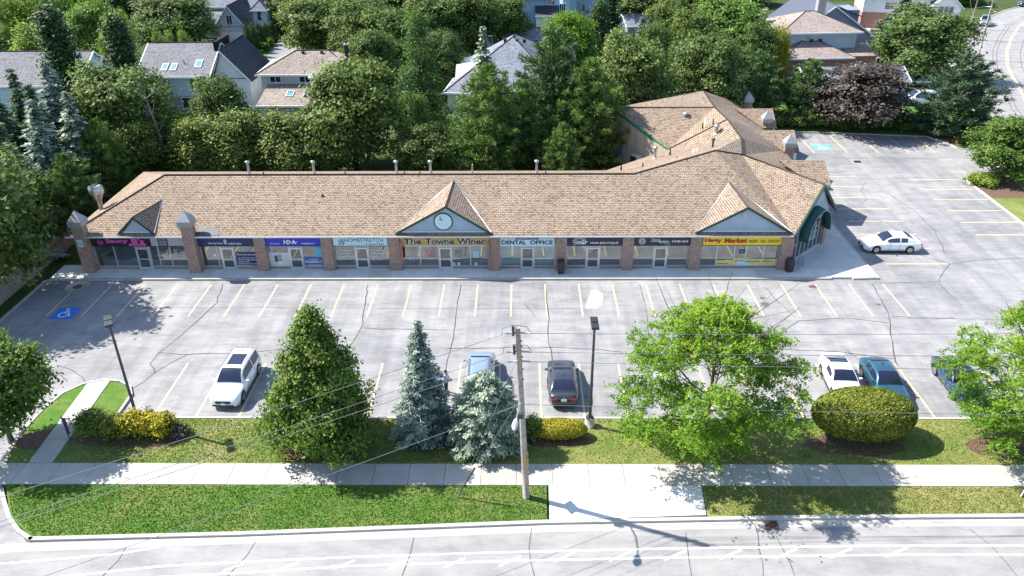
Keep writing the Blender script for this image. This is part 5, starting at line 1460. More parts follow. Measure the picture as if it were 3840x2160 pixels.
# honey locusts
def locust(seed, H, Rr, n, cut=None):
    g = np.random.default_rng(seed); rr_ = random.Random(seed)
    Bb = []
    for i in range(n):
        f = (i + .5) / n; z = 1.3 + f * (H - 1.9)
        ring = Rr * (math.sin(math.pi * min(1, .16 + f * .86)) ** .65); az = i * 2.39996 + rr_.uniform(-.5, .5); q = rr_.uniform(.35, 1)
        s_ = rr_.uniform(.7, 1.25)
        Bb.append((math.cos(az) * ring * q, math.sin(az) * ring * q, z, s_ * 1.15, s_ * 1.15, s_ * .52))
    B = np.array(Bb); ncl = 2700
    idx = rng_choice(g, B, ncl); d = unit(g, ncl); d[:, 2] = np.abs(d[:, 2]) * .9 - .15
    C = B[idx, :3] + d * g.uniform(.35, 1.1, ncl)[:, None] * B[idx, 3:]
    nl = 22; k = np.repeat(np.arange(ncl), nl); m = len(k)
    out = C * np.array([1, 1, 0]); out /= np.maximum(.3, np.linalg.norm(out, axis=1, keepdims=True))
    # each spray: leaflets along an arching stalk
    sdir = out + g.normal(size=(ncl, 3)) * .7; sdir[:, 2] = g.uniform(-.35, .25, ncl); sdir /= np.linalg.norm(sdir, axis=1, keepdims=True)
    f = g.random(m); ln = g.uniform(.35, .75, ncl)[k]
    P = C[k] + sdir[k] * (f * ln)[:, None] + g.normal(size=(m, 3)) * .075; P[:, 2] -= .25 * f * f * ln
    Nn = np.array([0, 0, 1.0]) + g.normal(size=(m, 3)) * .55
    ax = np.cross(sdir[k], np.array([0, 0, 1.0])) * g.choice([-1, 1], m)[:, None] + sdir[k] * .4 + np.array([0, 0, -.3])
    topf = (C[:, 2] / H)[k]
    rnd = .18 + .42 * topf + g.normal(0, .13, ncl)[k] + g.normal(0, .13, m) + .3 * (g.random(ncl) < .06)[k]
    me = leaf_mesh('locust_crown', P, Nn, 0.10 * g.uniform(.7, 1.3, m), .036 * g.uniform(.8, 1.3, m), g, rnd, ax, .2)
    tm = trunk_mesh('locust_trunk', H, .17, limbs(rr_, 14, .2, .85, Rr * .8, .55), rr_, .015, .9)
    return me, tm
def rng_choice(g, B, n):
    w_ = B[:, 3] ** 2; return g.choice(len(B), n, p=w_ / w_.sum())
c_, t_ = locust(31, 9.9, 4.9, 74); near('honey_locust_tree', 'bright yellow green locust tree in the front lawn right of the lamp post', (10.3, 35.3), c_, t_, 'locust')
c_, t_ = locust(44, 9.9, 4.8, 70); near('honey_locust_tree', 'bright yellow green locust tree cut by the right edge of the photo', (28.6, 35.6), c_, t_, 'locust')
# left maple
Bb = round_blobs(rr_, 7.2, 2.6, 1.3, 24, .38)
near('maple_tree', 'leafy tree with leaning trunk at the left edge beside the driveway', (-30.1, 35.9), crown_blobs('edge_maple_crown', Bb, g, 700, 34, .6, .11, .08, .7, .4, tint=.4), trunk_mesh('edge_maple_trunk', 7.2, .15, limbs(rr_, 7, .25, .7, 1.8), rr_, .02), 'linden')

# shrubs
def shrub(label, loc, rx, ry, h, leafkey, n, a, w, flatc=.9, seed=1, name='shrub', smooth_=.0, lumps=9, cat='shrub', group=None, rz=0):
    g = np.random.default_rng(seed); rr_ = random.Random(seed)
    if smooth_:
        d = unit(g, n); d[:, 2] = np.where(d[:, 2] < -.6, -d[:, 2], d[:, 2])
        P = d * np.array([rx, ry, h * .5]) * g.uniform(.93, 1.02, n)[:, None] + np.array([0, 0, h * .5])
        k = int(n * .12); P[:k] = P[:k] * .8 + np.array([0, 0, h * .08])
        Nn = d / np.array([rx, ry, h * .5]) ; Nn /= np.linalg.norm(Nn, axis=1, keepdims=True); Nn = Nn + g.normal(size=(n, 3)) * .5
        rnd = .45 + g.normal(0, .22, n) + .1 * np.sin(P[:, 0] * 3) * np.cos(P[:, 1] * 4)
        me = leaf_mesh('foliage', P, Nn, a * g.uniform(.7, 1.3, n), w, g, rnd)
    else:
        Bb = [(rx * .62 * math.cos(i * 2.4) * rr_.uniform(.3, 1.1), ry * .6 * math.sin(i * 2.4) * rr_.uniform(.3, 1.1), h * rr_.uniform(.42, .62), rx * .42, max(.3, ry * .5), h * .42) for i in range(lumps)]
        me = crown_blobs('foliage', Bb, g, n // 22, 22, .28, a, w, flatc, .5, tint=.5)
    t = thing(name, label, cat, (loc[0], loc[1], .08), rz, group)
    obj('foliage', me, LEAF[leafkey], t)
    mb = MB()
    for i in range(7): mb.tube([(rx * .3 * math.cos(i), ry * .3 * math.sin(i), -.1), (rx * .55 * math.cos(i), ry * .55 * math.sin(i), h * .6)], [.035, .012], 5)
    obj('stems', mb.mesh('stems'), M_BARK, t)
    return t
SG = 'shrubs in the front lawn'
c = G(2160, 1092, .1); shrub('huge clipped egg shaped hedge before the teal sedan', (c.x, c.y), 2.95, 1.75, 3.0, 'hedge', 30000, .07, .055, smooth_=1, seed=4, name='clipped_hedge', cat='hedge', group=SG)
c = G(1402, 1100, .1); shrub('golden yellow clipped hedge beside the lamp post foot', (c.x + .1, c.y + .1), 1.65, .72, 1.15, 'gold', 9000, .055, .045, smooth_=1, seed=6, name='golden_hedge', cat='hedge', group=SG)
c = G(1340, 1100, .1); shrub('dark green shrub between the utility pole and the golden hedge', (c.x, c.y + .1), .75, .8, 1.2, 'linden', 4200, .06, .045, seed=8, group=SG)
for k, (u, v, rx, h) in enumerate(((290, 1094, .75, 1.25), (335, 1090, .85, 1.5), (375, 1090, .8, 1.35), (415, 1092, .75, 1.3))):
    c = G(u, v, .1); shrub(('first golden shrub from the left in the clump by the left lamp post', 'tallest golden shrub, second from the left by the left lamp post', 'third golden shrub from the left by the left lamp post', 'rightmost golden shrub of the clump by the left lamp post')[k], (c.x, c.y), rx, .8, h, 'gold' if k else 'hedge', 4200, .075, .05, seed=11 + k, group=SG)
c = G(232, 1090, .1); shrub('dark green shrub left of the golden shrubs beside the garden walk', (c.x, c.y), 1.05, .9, 1.35, 'linden', 5200, .065, .045, seed=17, group=SG)
c = G(452, 1094, .1); shrub('low purple leaved shrub at the right end of the golden clump', (c.x, c.y), .5, .45, .6, 'purple', 1500, .06, .045, seed=19, group=SG)
c = G(1115, 1108, .1); shrub('low rusty red shrub between the two blue spruces', (c.x, c.y), .6, .45, .6, 'purple', 1600, .06, .04, seed=23, group=SG)
c = G(1185, 1115, .1); shrub('small dry golden bush under the dome shaped spruce', (c.x, c.y - .3), .8, .4, .6, 'cedar', 1600, .06, .04, seed=24, group=SG)
c = G(2472, 462, .1); shrub('bright green spreading juniper on the mulch island', (c.x, c.y), 1.6, 1.3, .9, 'juniper', 6000, .13, .05, seed=29, name='juniper', group='shrubs round the rear lot')
c = G(2428, 360, .1); shrub('small green bush on the mulch at the rear lot exit', (c.x, c.y), 1.2, .9, .8, 'juniper', 3000, .13, .06, seed=30, group='shrubs round the rear lot')
for k in range(8):
    x = 31.5 + k * 2.6
    shrub('leafy bush number %s from the mall in the hedge row along the rear lot kerb' % ('one', 'two', 'three', 'four', 'five', 'six', 'seven', 'eight')[k], (x, 96.6 - k * .22), 1.7, 1.3, 1.5 + (k % 3) * .3, 'maple' if k < 5 else 'bright', 3600, .15, .09, seed=40 + k, group='hedge row behind the rear lot')
# cedar hedge beside the garage house and hedge along the drive
for k in range(6):
    T2('cedar', 622 + k * 15, 62 - k * 2, 139 + k * 3.2, 27, ('nearest', 'second nearest', 'third', 'fourth', 'fifth', 'farthest')[k] + ' of the dark pointed cedars beside the garage house', 'pointed cedars by the garage', leaf='darkcedar')
T2('column', 622, 128, 117, 24, 'single slim dark cedar beside the back street', FT)
for k in range(5):
    a = G(664 + k * 12, 128 - k * 12); shrub(('first', 'second', 'third', 'fourth', 'fifth')[k] + ' clump from the street of the low green hedge along the empty drive', (a.x, a.y), 1.1, 1.7, 1.3, 'bright', 2200, .14, .09, seed=60 + k, group='low hedge along the drive')

# grass tufts over the front lawns (nobody could count them)
def tufts(name, poly, n, leafkey, seed, h=.06, label=None):
    g = np.random.default_rng(seed); P = []
    xs = [p[0] for p in poly]; ys = [p[1] for p in poly]
    while len(P) < n:
        m = 4 * n; X = g.uniform(min(xs), max(xs), m); Y = g.uniform(min(ys), max(ys), m)
        ins = np.zeros(m, bool); j = len(poly) - 1
        for i in range(len(poly)):
            xi, yi = poly[i]; xj, yj = poly[j]
            cnd = ((yi > Y) != (yj > Y)) & (X < (xj - xi) * (Y - yi) / (yj - yi + 1e-9) + xi); ins ^= cnd; j = i
        P += list(zip(X[ins], Y[ins]))
    P = np.array(P[:n]); P = np.column_stack([P, np.full(n, .10 + h * .42)])
    ax = np.tile(np.array([0, 0, 1.0]), (n, 1)) + g.normal(size=(n, 3)) * .45
    me = leaf_mesh(name, P, unit(g, n) * np.array([1, 1, .3]), h * g.uniform(.35, .75, n), .028, g, None, ax, .1)
    o = obj(name, me, LEAF[leafkey]); tag(o, label, 'grass', None, 'stuff')
tufts('grass', [(-28.2, 32.2), (-26.7, 30.05), (-24.7, 28.5), (-14.4, 28.9), (1.2, 29.75), (1.25, 32.2)], 26000, 'grassblade', 1, label='short green grass of the left verge')
tufts('grass', [(-25, 34.05), (-2, 34.05), (-2, 38), (-25, 38)], 20000, 'grassblade', 2, label='green lawn grass before the parked white SUV')
tufts('dry_grass', [(-14, 34.05), (32, 34.05), (32, 38), (-14, 38)], 24000, 'dryblade', 3, label='dry lawn grass along the parking kerb')
tufts('dry_grass', [(9.8, 32.2), (9.7, 30.1), (14, 30.15), (30, 30.3), (30, 32.2)], 9000, 'dryblade', 4, label='dry grass of the right verge')
# ------------------------------------------------------------------ houses beyond the trees
class House:
    """local frame: x along the front, y to the back, origin at the middle of the front wall line"""
    def __init__(s, label, x, y, rz=0, name='house'):
        s.t = thing(name, label, 'house', (x, y, 0), R(rz), group='houses beyond the strip mall')
    def walls(s, x0, x1, y0, y1, h, m, z0=0, name='wall'):
        mb = MB(); k = .18
        mb.box(x0, y0, z0, x1, y0 + k, h); mb.box(x0, y1 - k, z0, x1, y1, h); mb.box(x0, y0 + k, z0, x0 + k, y1 - k, h); mb.box(x1 - k, y0 + k, z0, x1, y1 - k, h)
        mb.box(x0 + k, y0 + k, h - .2, x1 - k, y1 - k, h - .1)
        return mb.build(name, m, s.t)
    def _roof(s, polys, m, name='roof', th=.16):
        mb = MB()
        for p in polys: mb.poly(p)
        me = mb.mesh(name); b = bm_of(me); bmesh.ops.remove_doubles(b, verts=b.verts, dist=.003)
        for f in b.faces:
            if f.normal.z < 0: f.normal_flip()
        b.to_mesh(me); b.free(); slope_uv(me)
        o = obj(name, me, m, s.t); k = o.modifiers.new('t', 'SOLIDIFY'); k.thickness = th; k.offset = -1
        return o
    def trimline(s, pts, m=M_TRIM, parent=None):
        for p, q in zip(pts[:-1], pts[1:]):
            p = Vector(p); q = Vector(q); d = (q - p).normalized(); sd_ = Vector((-d.y, d.x, 0)); sd_ = sd_.normalized() * .06 if sd_.length > 1e-4 else Vector((.06, 0, 0))
            vs = [t_ + a + Vector((0, 0, z)) for t_ in (p, q) for a, z in ((sd_, .03), (sd_, -.2), (-sd_, -.2), (-sd_, .03))]
            MB().add(vs, [(0, 1, 5, 4), (1, 2, 6, 5), (2, 3, 7, 6), (3, 0, 4, 7), (3, 2, 1, 0), (4, 5, 6, 7)]).build('eave_trim', m, parent or s.t)
    def gable(s, x0, x1, y0, y1, e, r, m, axis='x', ov=.4, wm=M_SID_WHITE, asym=.5):
        if axis == 'x':
            ym = y0 + (y1 - y0) * asym; a, b_ = x0 - ov, x1 + ov; dz = (r - e) / (ym - y0) * ov; dz2 = (r - e) / (y1 - ym) * ov
            o = s._roof([[(a, y0 - ov, e - dz), (b_, y0 - ov, e - dz), (b_, ym, r), (a, ym, r)], [(a, ym, r), (b_, ym, r), (b_, y1 + ov, e - dz2), (a, y1 + ov, e - dz2)]], m)
            for x, k in ((x0, .12), (x1, -.12)): MB().add([(x, y0, e - .1), (x, y1, e - .1), (x, ym, r - .22), (x + k, y0, e - .1), (x + k, y1, e - .1), (x + k, ym, r - .22)], [(0, 1, 2), (3, 5, 4), (0, 3, 4, 1), (1, 4, 5, 2), (2, 5, 3, 0)]).build('gable_wall', wm, s.t)
            s.trimline([(a, y0 - ov, e - dz), (b_, y0 - ov, e - dz)], parent=o)
            for x in (a, b_): s.trimline([(x, y0 - ov, e - dz), (x, ym, r), (x, y1 + ov, e - dz2)], parent=o)
            MB().tube([(a, ym, r + .02), (b_, ym, r + .02)], .08, 6).build('ridge_cap', m, o)
        else:
            xm = x0 + (x1 - x0) * asym; a, b_ = y0 - ov, y1 + ov; dz = (r - e) / (xm - x0) * ov; dz2 = (r - e) / (x1 - xm) * ov
            o = s._roof([[(x0 - ov, a, e - dz), (xm, a, r), (xm, b_, r), (x0 - ov, b_, e - dz)], [(xm, a, r), (x1 + ov, a, e - dz2), (x1 + ov, b_, e - dz2), (xm, b_, r)]], m)
            for y, k in ((y0, .12), (y1, -.12)): MB().add([(x0, y, e - .1), (x1, y, e - .1), (xm, y, r - .22), (x0, y + k, e - .1), (x1, y + k, e - .1), (xm, y + k, r - .22)], [(0, 1, 2), (3, 5, 4), (0, 3, 4, 1), (1, 4, 5, 2), (2, 5, 3, 0)]).build('gable_wall', wm, s.t)
            s.trimline([(x0 - ov, a, e - dz), (xm, a, r), (x1 + ov, a, e - dz2)], parent=o)
            MB().tube([(xm, a, r + .02), (xm, b_, r + .02)], .08, 6).build('ridge_cap', m, o)
        return o
    def hip(s, x0, x1, y0, y1, e, r, m, ov=.4, inset=None):
        x0 -= ov; x1 += ov; y0 -= ov; y1 += ov; w_, d = x1 - x0, y1 - y0
        if w_ >= d:
            i = inset if inset is not None else d / 2; ym = (y0 + y1) / 2; A = (x0 + i, ym, r); B = (x1 - i, ym, r)
            ps = [[(x0, y0, e), (x1, y0, e), B, A], [(x1, y1, e), (x0, y1, e), A, B], [(x0, y1, e), (x0, y0, e), A], [(x1, y0, e), (x1, y1, e), B]]
        else:
            i = inset if inset is not None else w_ / 2; xm = (x0 + x1) / 2; A = (xm, y0 + i, r); B = (xm, y1 - i, r)
            ps = [[(x0, y0, e), (x1, y0, e), A], [(x1, y0, e), (x1, y1, e), B, A], [(x1, y1, e), (x0, y1, e), B], [(x0, y1, e), (x0, y0, e), A, B]]
        o = s._roof(ps, m)
        s.trimline([(x0, y0, e), (x1, y0, e), (x1, y1, e)], parent=o); s.trimline([(x0, y0, e), (x0, y1, e)], parent=o)
        for c_, k in (((x0, y0, e), A), ((x1, y0, e), B if w_ >= d else A)): MB().tube([Vector(c_) + Vector((0, 0, .02)), Vector(k) + Vector((0, 0, .02))], .07, 6).build('hip_cap', m, o)
        MB().tube([Vector(A) + Vector((0, 0, .02)), Vector(B) + Vector((0, 0, .02))], .08, 6).build('ridge_cap', m, o)
        return o
    def window(s, x, z, w_, h, y, n=1, face='front', m=M_WGLASS):
        f = MB(); g_ = .07
        def bx(a0, a1, z0, z1, d0, d1):
            if face == 'front': f.box(a0, y - d1, z0, a1, y - d0, z1)
            elif face == 'left': f.box(y - d1, a0, z0, y - d0, a1, z1)
            else: f.box(y + d0, a0, z0, y + d1, a1, z1)
        bx(x - w_ / 2 - g_, x + w_ / 2 + g_, z - g_, z, .0, .06); bx(x - w_ / 2 - g_, x + w_ / 2 + g_, z + h, z + h + g_, .0, .06)
        bx(x - w_ / 2 - g_, x - w_ / 2, z, z + h, 0, .06); bx(x + w_ / 2, x + w_ / 2 + g_, z, z + h, 0, .06)
        for i in range(1, n): bx(x - w_ / 2 + w_ * i / n - .035, x - w_ / 2 + w_ * i / n + .035, z, z + h, 0, .05)
        o = f.build('window', M_TRIM, s.t)
        f = MB(); bx(x - w_ / 2, x + w_ / 2, z, z + h, .0, .02); f.build('pane', m, o)
        return o
    def skylight(s, x, y, w_, l_, zf, m=M_SKYLIGHT):
        z0, z1 = zf(y), zf(y + l_)
        def q(dx0, dx1, dy0, dy1, dz): return [(x + dx0, y + dy0, zf(y + dy0) + dz), (x + dx1, y + dy0, zf(y + dy0) + dz), (x + dx1, y + dy1, zf(y + dy1) + dz), (x + dx0, y + dy1, zf(y + dy1) + dz)]
        def slab_(p, dz): return MB().add(p + [(a, b_, c_ - dz) for a, b_, c_ in p], [(0, 1, 2, 3), (0, 4, 5, 1), (1, 5, 6, 2), (2, 6, 7, 3), (3, 7, 4, 0)])
        o = slab_(q(-w_ / 2, w_ / 2, 0, l_, .12), .15).build('skylight', M_TRIM, s.t)
        slab_(q(-w_ / 2 + .09, w_ / 2 - .09, .09, l_ - .09, .14), .015).build('pane', m, o)
    def box(s, name, x0, y0, z0, x1, y1, z1, m, parent=None, bevel=0): return MB().box(x0, y0, z0, x1, y1, z1).build(name, m, parent or s.t, bevel=bevel)
    def chimney(s, x, y, z0, z1, m=M_BRICK_RED, w_=.8):
        o = s.box('chimney', x - w_ / 2, y - w_ / 2, z0, x + w_ / 2, y + w_ / 2, z1, m)
        s.box('chimney_cap', x - w_ / 2 - .1, y - w_ / 2 - .1, z1 + .002, x + w_ / 2 + .1, y + w_ / 2 + .1, z1 + .15, M_KERB, o)
        MB().tube([(x, y, z1 + .15), (x, y, z1 + .5)], .14, 8).build('flue', M_DARKGREY, o)

def lin(y0, z0, y1, z1): return lambda y: z0 + (z1 - z0) * (y - y0) / (y1 - y0)
# leftmost slate roofed house
h = House('pale blue house with slate grey roof at the far left edge', -62.3, 100.5)
h.walls(-8, 5.2, 0, 10, 5.0, M_SID_BLUE); h.gable(-8, 5.2, 0, 10, 5.0, 8.0, M_ROOF_GREY, wm=M_SID_BLUE)
zf = lin(0, 5.0, 5, 8.0); h.skylight(2.9, .9, .75, 1.2, zf); h.skylight(4.0, .9, .75, 1.2, zf)
h.window(-1.5, 3.2, 1.6, 1.2, 0, 2); h.window(2.6, 3.2, 1.8, 1.2, 0, 2)
MB().add([(2.9, 2.6, zf(2.6)), (5.2, 2.6, zf(2.6)), (4.05, 2.6, zf(2.6) + 1.3), (4.05, 4.9, zf(2.6) + 1.3)], [(0, 1, 2), (1, 3, 2), (0, 2, 3)]).build('dormer', M_SID_BLUE, h.t)
MB().tube([(-1, 2.5, zf(2.5)), (-1, 2.5, zf(2.5) + .4)], .07, 8).build('roof_vent', M_BLACK, h.t)
# pale blue house with white gable wing
h = House('pale blue two storey house with slate roof and white gable wing', -44.3, 104.3)
h.walls(-6.6, 2.6, 1.2, 11, 5.1, M_SID_BLUE); h.gable(-6.6, 2.6, 0, 11.5, 5.1, 8.1, M_ROOF_GREY, wm=M_SID_BLUE)
h.walls(-2.6, 2.4, -.2, 1.5, 2.3, M_BRICK_GREY, name='brick_base'); h.walls(-2.6, 2.4, -.15, 1.4, 5.05, M_SID_BLUE, z0=2.3, name='bay_wall')
h.window(.9, 3.3, 1.5, 1.35, -.15, 2); h.window(-.3, .6, 2.1, 1.5, -.2, 2)
zf = lin(0, 5.1, 5.75, 8.1); h.skylight(-3.4, .7, .8, 1.2, zf); h.skylight(-2.2, .7, .8, 1.2, zf); h.skylight(1.0, 1.2, .9, 1.3, zf)
MB().tube([(-1, 2, zf(2)), (-1, 2, zf(2) + .45)], .07, 8).build('roof_vent', M_BLACK, h.t)
h.walls(2.75, 7.6, 1.4, 10.5, 4.3, M_SID_WHITE, name='wing_wall'); h.gable(2.75, 7.6, 1.4, 11, 4.3, 8.0, M_ROOF_DARK, 'y', wm=M_SID_WHITE, asym=.32)
h.window(3.1, 3.4, .8, 1.3, 1.4); h.box('chimney', 2.5, 4.2, 5.0, 2.95, 9.4, 8.5, M_ROOF_DARK)
# tan hip roof house
h = House('low grey house with weathered tan hip roofs and two skylights', -29.0, 98.6)
h.walls(-4.6, 3.2, .2, 5.2, 2.5, M_SID_GREY, name='front_wall'); zf = lin(-.3, 2.55, 5.0, 4.0)
h._roof([[(-4.9, -.3, 2.55), (3.6, -.3, 2.55), (3.4, 5.0, 4.0), (-4.6, 5.0, 4.0)], [(3.6, -.3, 2.55), (6.8, 2.6, 2.55), (6.4, 5, 3.4), (3.4, 5, 4.0)]], M_ROOF_TAN, 'lower_roof')
h.trimline([(-4.9, -.3, 2.55), (3.6, -.3, 2.55), (6.8, 2.6, 2.55)])
h.skylight(-1.1, 1.9, .95, 1.3, zf); h.skylight(1.2, 1.9, .95, 1.3, zf)
h.walls(-5.4, 2.4, 5.0, 13, 5.3, M_SID_GREY); h.walls(1.9, 7.0, 3.6, 13, 5.3, M_SID_GREY, name='wing_wall')
h.hip(-5.4, 7.0, 5.0, 13, 5.35, 7.5, M_ROOF_TAN, .55); h._roof([[(1.4, 3.1, 5.3), (7.5, 3.1, 5.3), (6.0, 7.0, 6.7), (4.2, 9.0, 7.4)], [(1.4, 3.1, 5.3), (4.2, 9.0, 7.4), (1.4, 6.0, 5.62)]], M_ROOF_TAN, 'wing_roof')
h.trimline([(1.4, 5.8, 5.35), (1.4, 3.1, 5.3), (7.5, 3.1, 5.3)])
h.window(-3.5, 4.25, 1.4, .75, 5.0, 2); h.window(.4, 4.25, 1.4, .75, 5.0, 2); h.window(3.9, 3.6, 1.0, 1.3, 3.6, 1)
h.chimney(5.2, 10, 6.5, 8.0, M_BLACK, .5)
for x in (-.5, 2.0): h.box('roof_vent', x, 8.3, 7.2, x + .35, 8.6, 7.55, M_BLACK)
# big blue-grey hip roof
h = House('large house with broad blue grey hip roof and white dormers', -2.4, 100.2, -6)
h.walls(-7.4, 7.8, .4, 20, 3.4, M_SID_WHITE); h.hip(-7.4, 7.8, .4, 20, 3.45, 8.8, M_ROOF_BLUE, .5, 9.5)
for y in (5.0, 8.8):
    z = 3.45 + (y - 0) * 0
    A_ = [(-7.6, y, 3.5), (-7.6, y + 2.8, 3.5), (-7.6, y + 1.4, 5.3), (-3.6, y + 1.4, 6.0)]
    o = MB().add([(-7.2, y, 3.6), (-7.2, y + 2.8, 3.6), (-7.2, y + 1.4, 5.6), (-3.2, y + 1.4, 6.3), (-5.8, y, 4.6)], [(0, 2, 1), (0, 4, 3, 2), (1, 2, 3)]).build('dormer', M_TRIM, h.t); fix_normals(o.data)
for k, x in enumerate((-1, .6, 1.6, 3.2)): h.box('roof_vent', x, 8.6, 8.15, x + .4, 8.95, 8.6, M_BLACK)
h.box('chimney', -3.2, 8.8, 7.6, -2.6, 9.4, 8.9, M_BLACK)
h.skylight(-3.6, 2.2, 1.0, 1.3, lambda y: 3.45 + (8.8 - 3.45) * (y + .1) / 9.5)
h.chimney(8.2, 9.0, 2.5, 7.6, M_BRICK, 1.0)
# garage house
h = House('blue house with steep gable garage and white overhead door', -53.2, 148.5)
h.walls(-3.0, 2.6, 0, 9, 3.3, M_SID_BLUE); h.gable(-3.0, 2.6, 0, 10, 3.3, 6.9, M_ROOF_DARK, 'y', wm=M_SID_BLUE)
d = h.box('garage_door', -2.3, -.07, .05, 2.1, -.01, 2.3, M_TRIM)
for z in (.6, 1.15, 1.7): h.box('door_panel', -2.2, -.10, z - .22, 2.0, -.075, z + .22, M_TRIM, d)
h.window(-.2, 3.6, .9, 1.6, 0, 2)
h.walls(-10, 5.2, 9, 18, 5.6, M_SID_BLUE, name='main_wall'); h.gable(-10, 5.2, 9, 18, 5.6, 8.6, M_ROOF_BLUE, wm=M_SID_BLUE)
h.walls(2.8, 5.2, 4.5, 9, 5.4, M_SID_BLUE, name='tower_wall'); h.hip(2.8, 5.2, 4.5, 9, 5.4, 7.0, M_ROOF_BLUE); h.window(4.0, 3.6, .8, 1.5, 4.5)
h._roof([[(-9, 4, 3.0), (-3.2, 4, 3.0), (-3.2, 9, 4.8), (-9, 9, 4.8)]], M_ROOF_GREY, 'porch_roof')
for x in (-8.6, -3.6): h.box('porch_post', x, 4.2, 0, x + .2, 4.4, 2.9, M_TRIM)
h.box('porch_wall', -9, 6.5, 0, -3.2, 6.7, 3.0, M_SID_GREY)
# sky blue house, top middle
h = House('sky blue house with white bay tower at the top middle', 6.8, 166)
h.walls(-7.5, 3.5, 0, 9, 5.6, M_SID_SKY); h.gable(-7.5, -1, -1, 9, 5.4, 8.2, M_ROOF_GREY, 'y', wm=M_SID_SKY)
h.gable(3.6, 13.5, -.5, 9, 2.8, 7.6, M_ROOF_GREY, 'y', wm=M_SID_SKY, asym=.25); h.walls(3.6, 13.5, -.5, 9, 2.9, M_SID_SKY, name='wing_wall')
MB().tube([(2.6, -1.2, 0), (2.6, -1.2, 5.8)], 1.9, 8, smooth=False).build('bay_tower', M_SID_SKY, h.t); MB().tube([(2.6, -1.2, 5.8), (2.6, -1.2, 5.95), (2.6, -1.2, 7.0)], [2.2, 2.2, .2], 8, smooth=False).build('tower_roof', M_ROOF_GREY, h.t)
h.window(1.2, 2.4, 1.1, 2.2, -2.95, 3); h.window(5.5, 2.8, .6, 1.4, -.5)
h._roof([[(-4.2, -3.2, 2.4), (1, -3.2, 2.4), (1, 0, 3.9), (-4.2, 0, 3.9)]], M_ROOF_DARK, 'porch_roof'); h.trimline([(-4.2, -3.2, 2.4), (1, -3.2, 2.4)])
h.box('porch_wall', -4, -2.6, 0, .8, -2.4, 2.4, M_SID_WHITE); h.window(-1.0, 4.1, 1.4, 1.0, 0, 2)
# pinkish hip house
h = House('grey house with pinkish stacked hip roofs and red brick base', 45.6, 122.2, 4)
h.walls(-5.6, 4.6, .2, 7, 2.9, M_BRICK_RED, name='brick_wall'); h.hip(-5.6, 4.6, .2, 8.5, 2.95, 4.9, M_ROOF_PINK, .5)
for x in (-.6, .8): h.box('roof_vent', x, 3.6, 4.6, x + .45, 3.9, 5.0, M_BLACK)
h.walls(-5.2, 6.8, 4.0, 14, 6.0, M_SID_BLUE); h.hip(-5.2, 6.8, 3.6, 14, 6.05, 8.3, M_ROOF_PINK, .55); h.window(-1.0, 4.8, .5, .5, 4.0)
h.walls(-9.5, -5.3, 5, 10, 2.6, M_BRICK_RED, name='annex_wall'); h.hip(-9.5, -5.3, 5, 10, 2.65, 4.2, M_ROOF_PINK, .4)
h.box('garage_wall', 4.75, 1.2, 0, 9.2, 6.5, 2.9, M_BRICK_RED); h._roof([[(4.7, .8, 2.95), (9.6, .8, 2.95), (9.6, 6, 3.9), (4.7, 6, 3.9)]], M_ROOF_PINK, 'garage_roof')
h.chimney(-5.9, 11, 3, 8.2, M_BRICK_RED, .8)
# low grey roof in front of it
h = House('small outbuilding with flat blue grey shingle roof before the pinkish house', 45.0, 111)
h.walls(-5, 9, 0, 6, 2.3, M_SID_GREY); h.gable(-5, 9, 0, 6, 2.35, 3.6, M_ROOF_BLUE, wm=M_SID_GREY)
for x in (1.6, 3.2): h.box('roof_vent', x, 2.2, 3.1, x + .45, 2.5, 3.5, M_BLACK)
# metal roof house
M_SEAM = m_siding('standing seam metal', (.055, .065, .095), .5, True)
h = House('slate blue house with dark standing seam metal roof and stone chimney', 52.3, 138.5)
h.walls(-6.5, 8, 0, 17, 2.6, M_SID_SLATE); h.gable(-6.5, 8, 0, 17, 2.7, 7.9, M_SEAM, 'y', wm=M_SID_SLATE, asym=.46)
for k in range(9):
    y_ = .2 + k * 2.0; MB().tube([(.3, y_, 7.85), (8.3, y_, 2.62)], .05, 4).build('roof_seam', M_SEAM, h.t)
h.chimney(-2.6, -.75, 0, 9.3, M_BRICK_GREY, 1.3); h.window(.6, 4.0, .9, .9, 0)
h.walls(3.2, 6.4, 5, 11, 6.4, M_SID_SLATE, z0=4.2, name='dormer_wall'); h._roof([[(2.6, 4.6, 7.0), (6.9, 4.6, 5.4), (6.9, 11.4, 5.4), (2.6, 11.4, 7.0)]], M_SEAM, 'dormer_roof')
# white and brick house, top right
h = House('white and red brick house behind the metal roofed one', 75.5, 160, -12)
h.walls(-9, 3, 0, 10, 3.0, M_BRICK_RED, name='brick_wall'); h.walls(-9, 3, .05, 9.9, 6.0, M_SID_WHITE, z0=3.0); h.gable(-9, 3, 0, 10, 6.0, 8.4, M_ROOF_GREY, wm=M_SID_WHITE)
h.walls(3.1, 8.2, -1.5, 8, 3.0, M_BRICK_RED, name='garage_wall'); h.walls(3.1, 8.2, -1.45, 8, 4.8, M_SID_WHITE, z0=3.0, name='gable_base'); h.gable(3.1, 8.2, -1.5, 8, 4.8, 7.2, M_ROOF_GREY, 'y', wm=M_SID_WHITE)
h.window(5.6, 3.4, 2.6, 1.2, -1.5, 3); h.window(-4, 3.7, 2.0, 1.2, .05, 2)
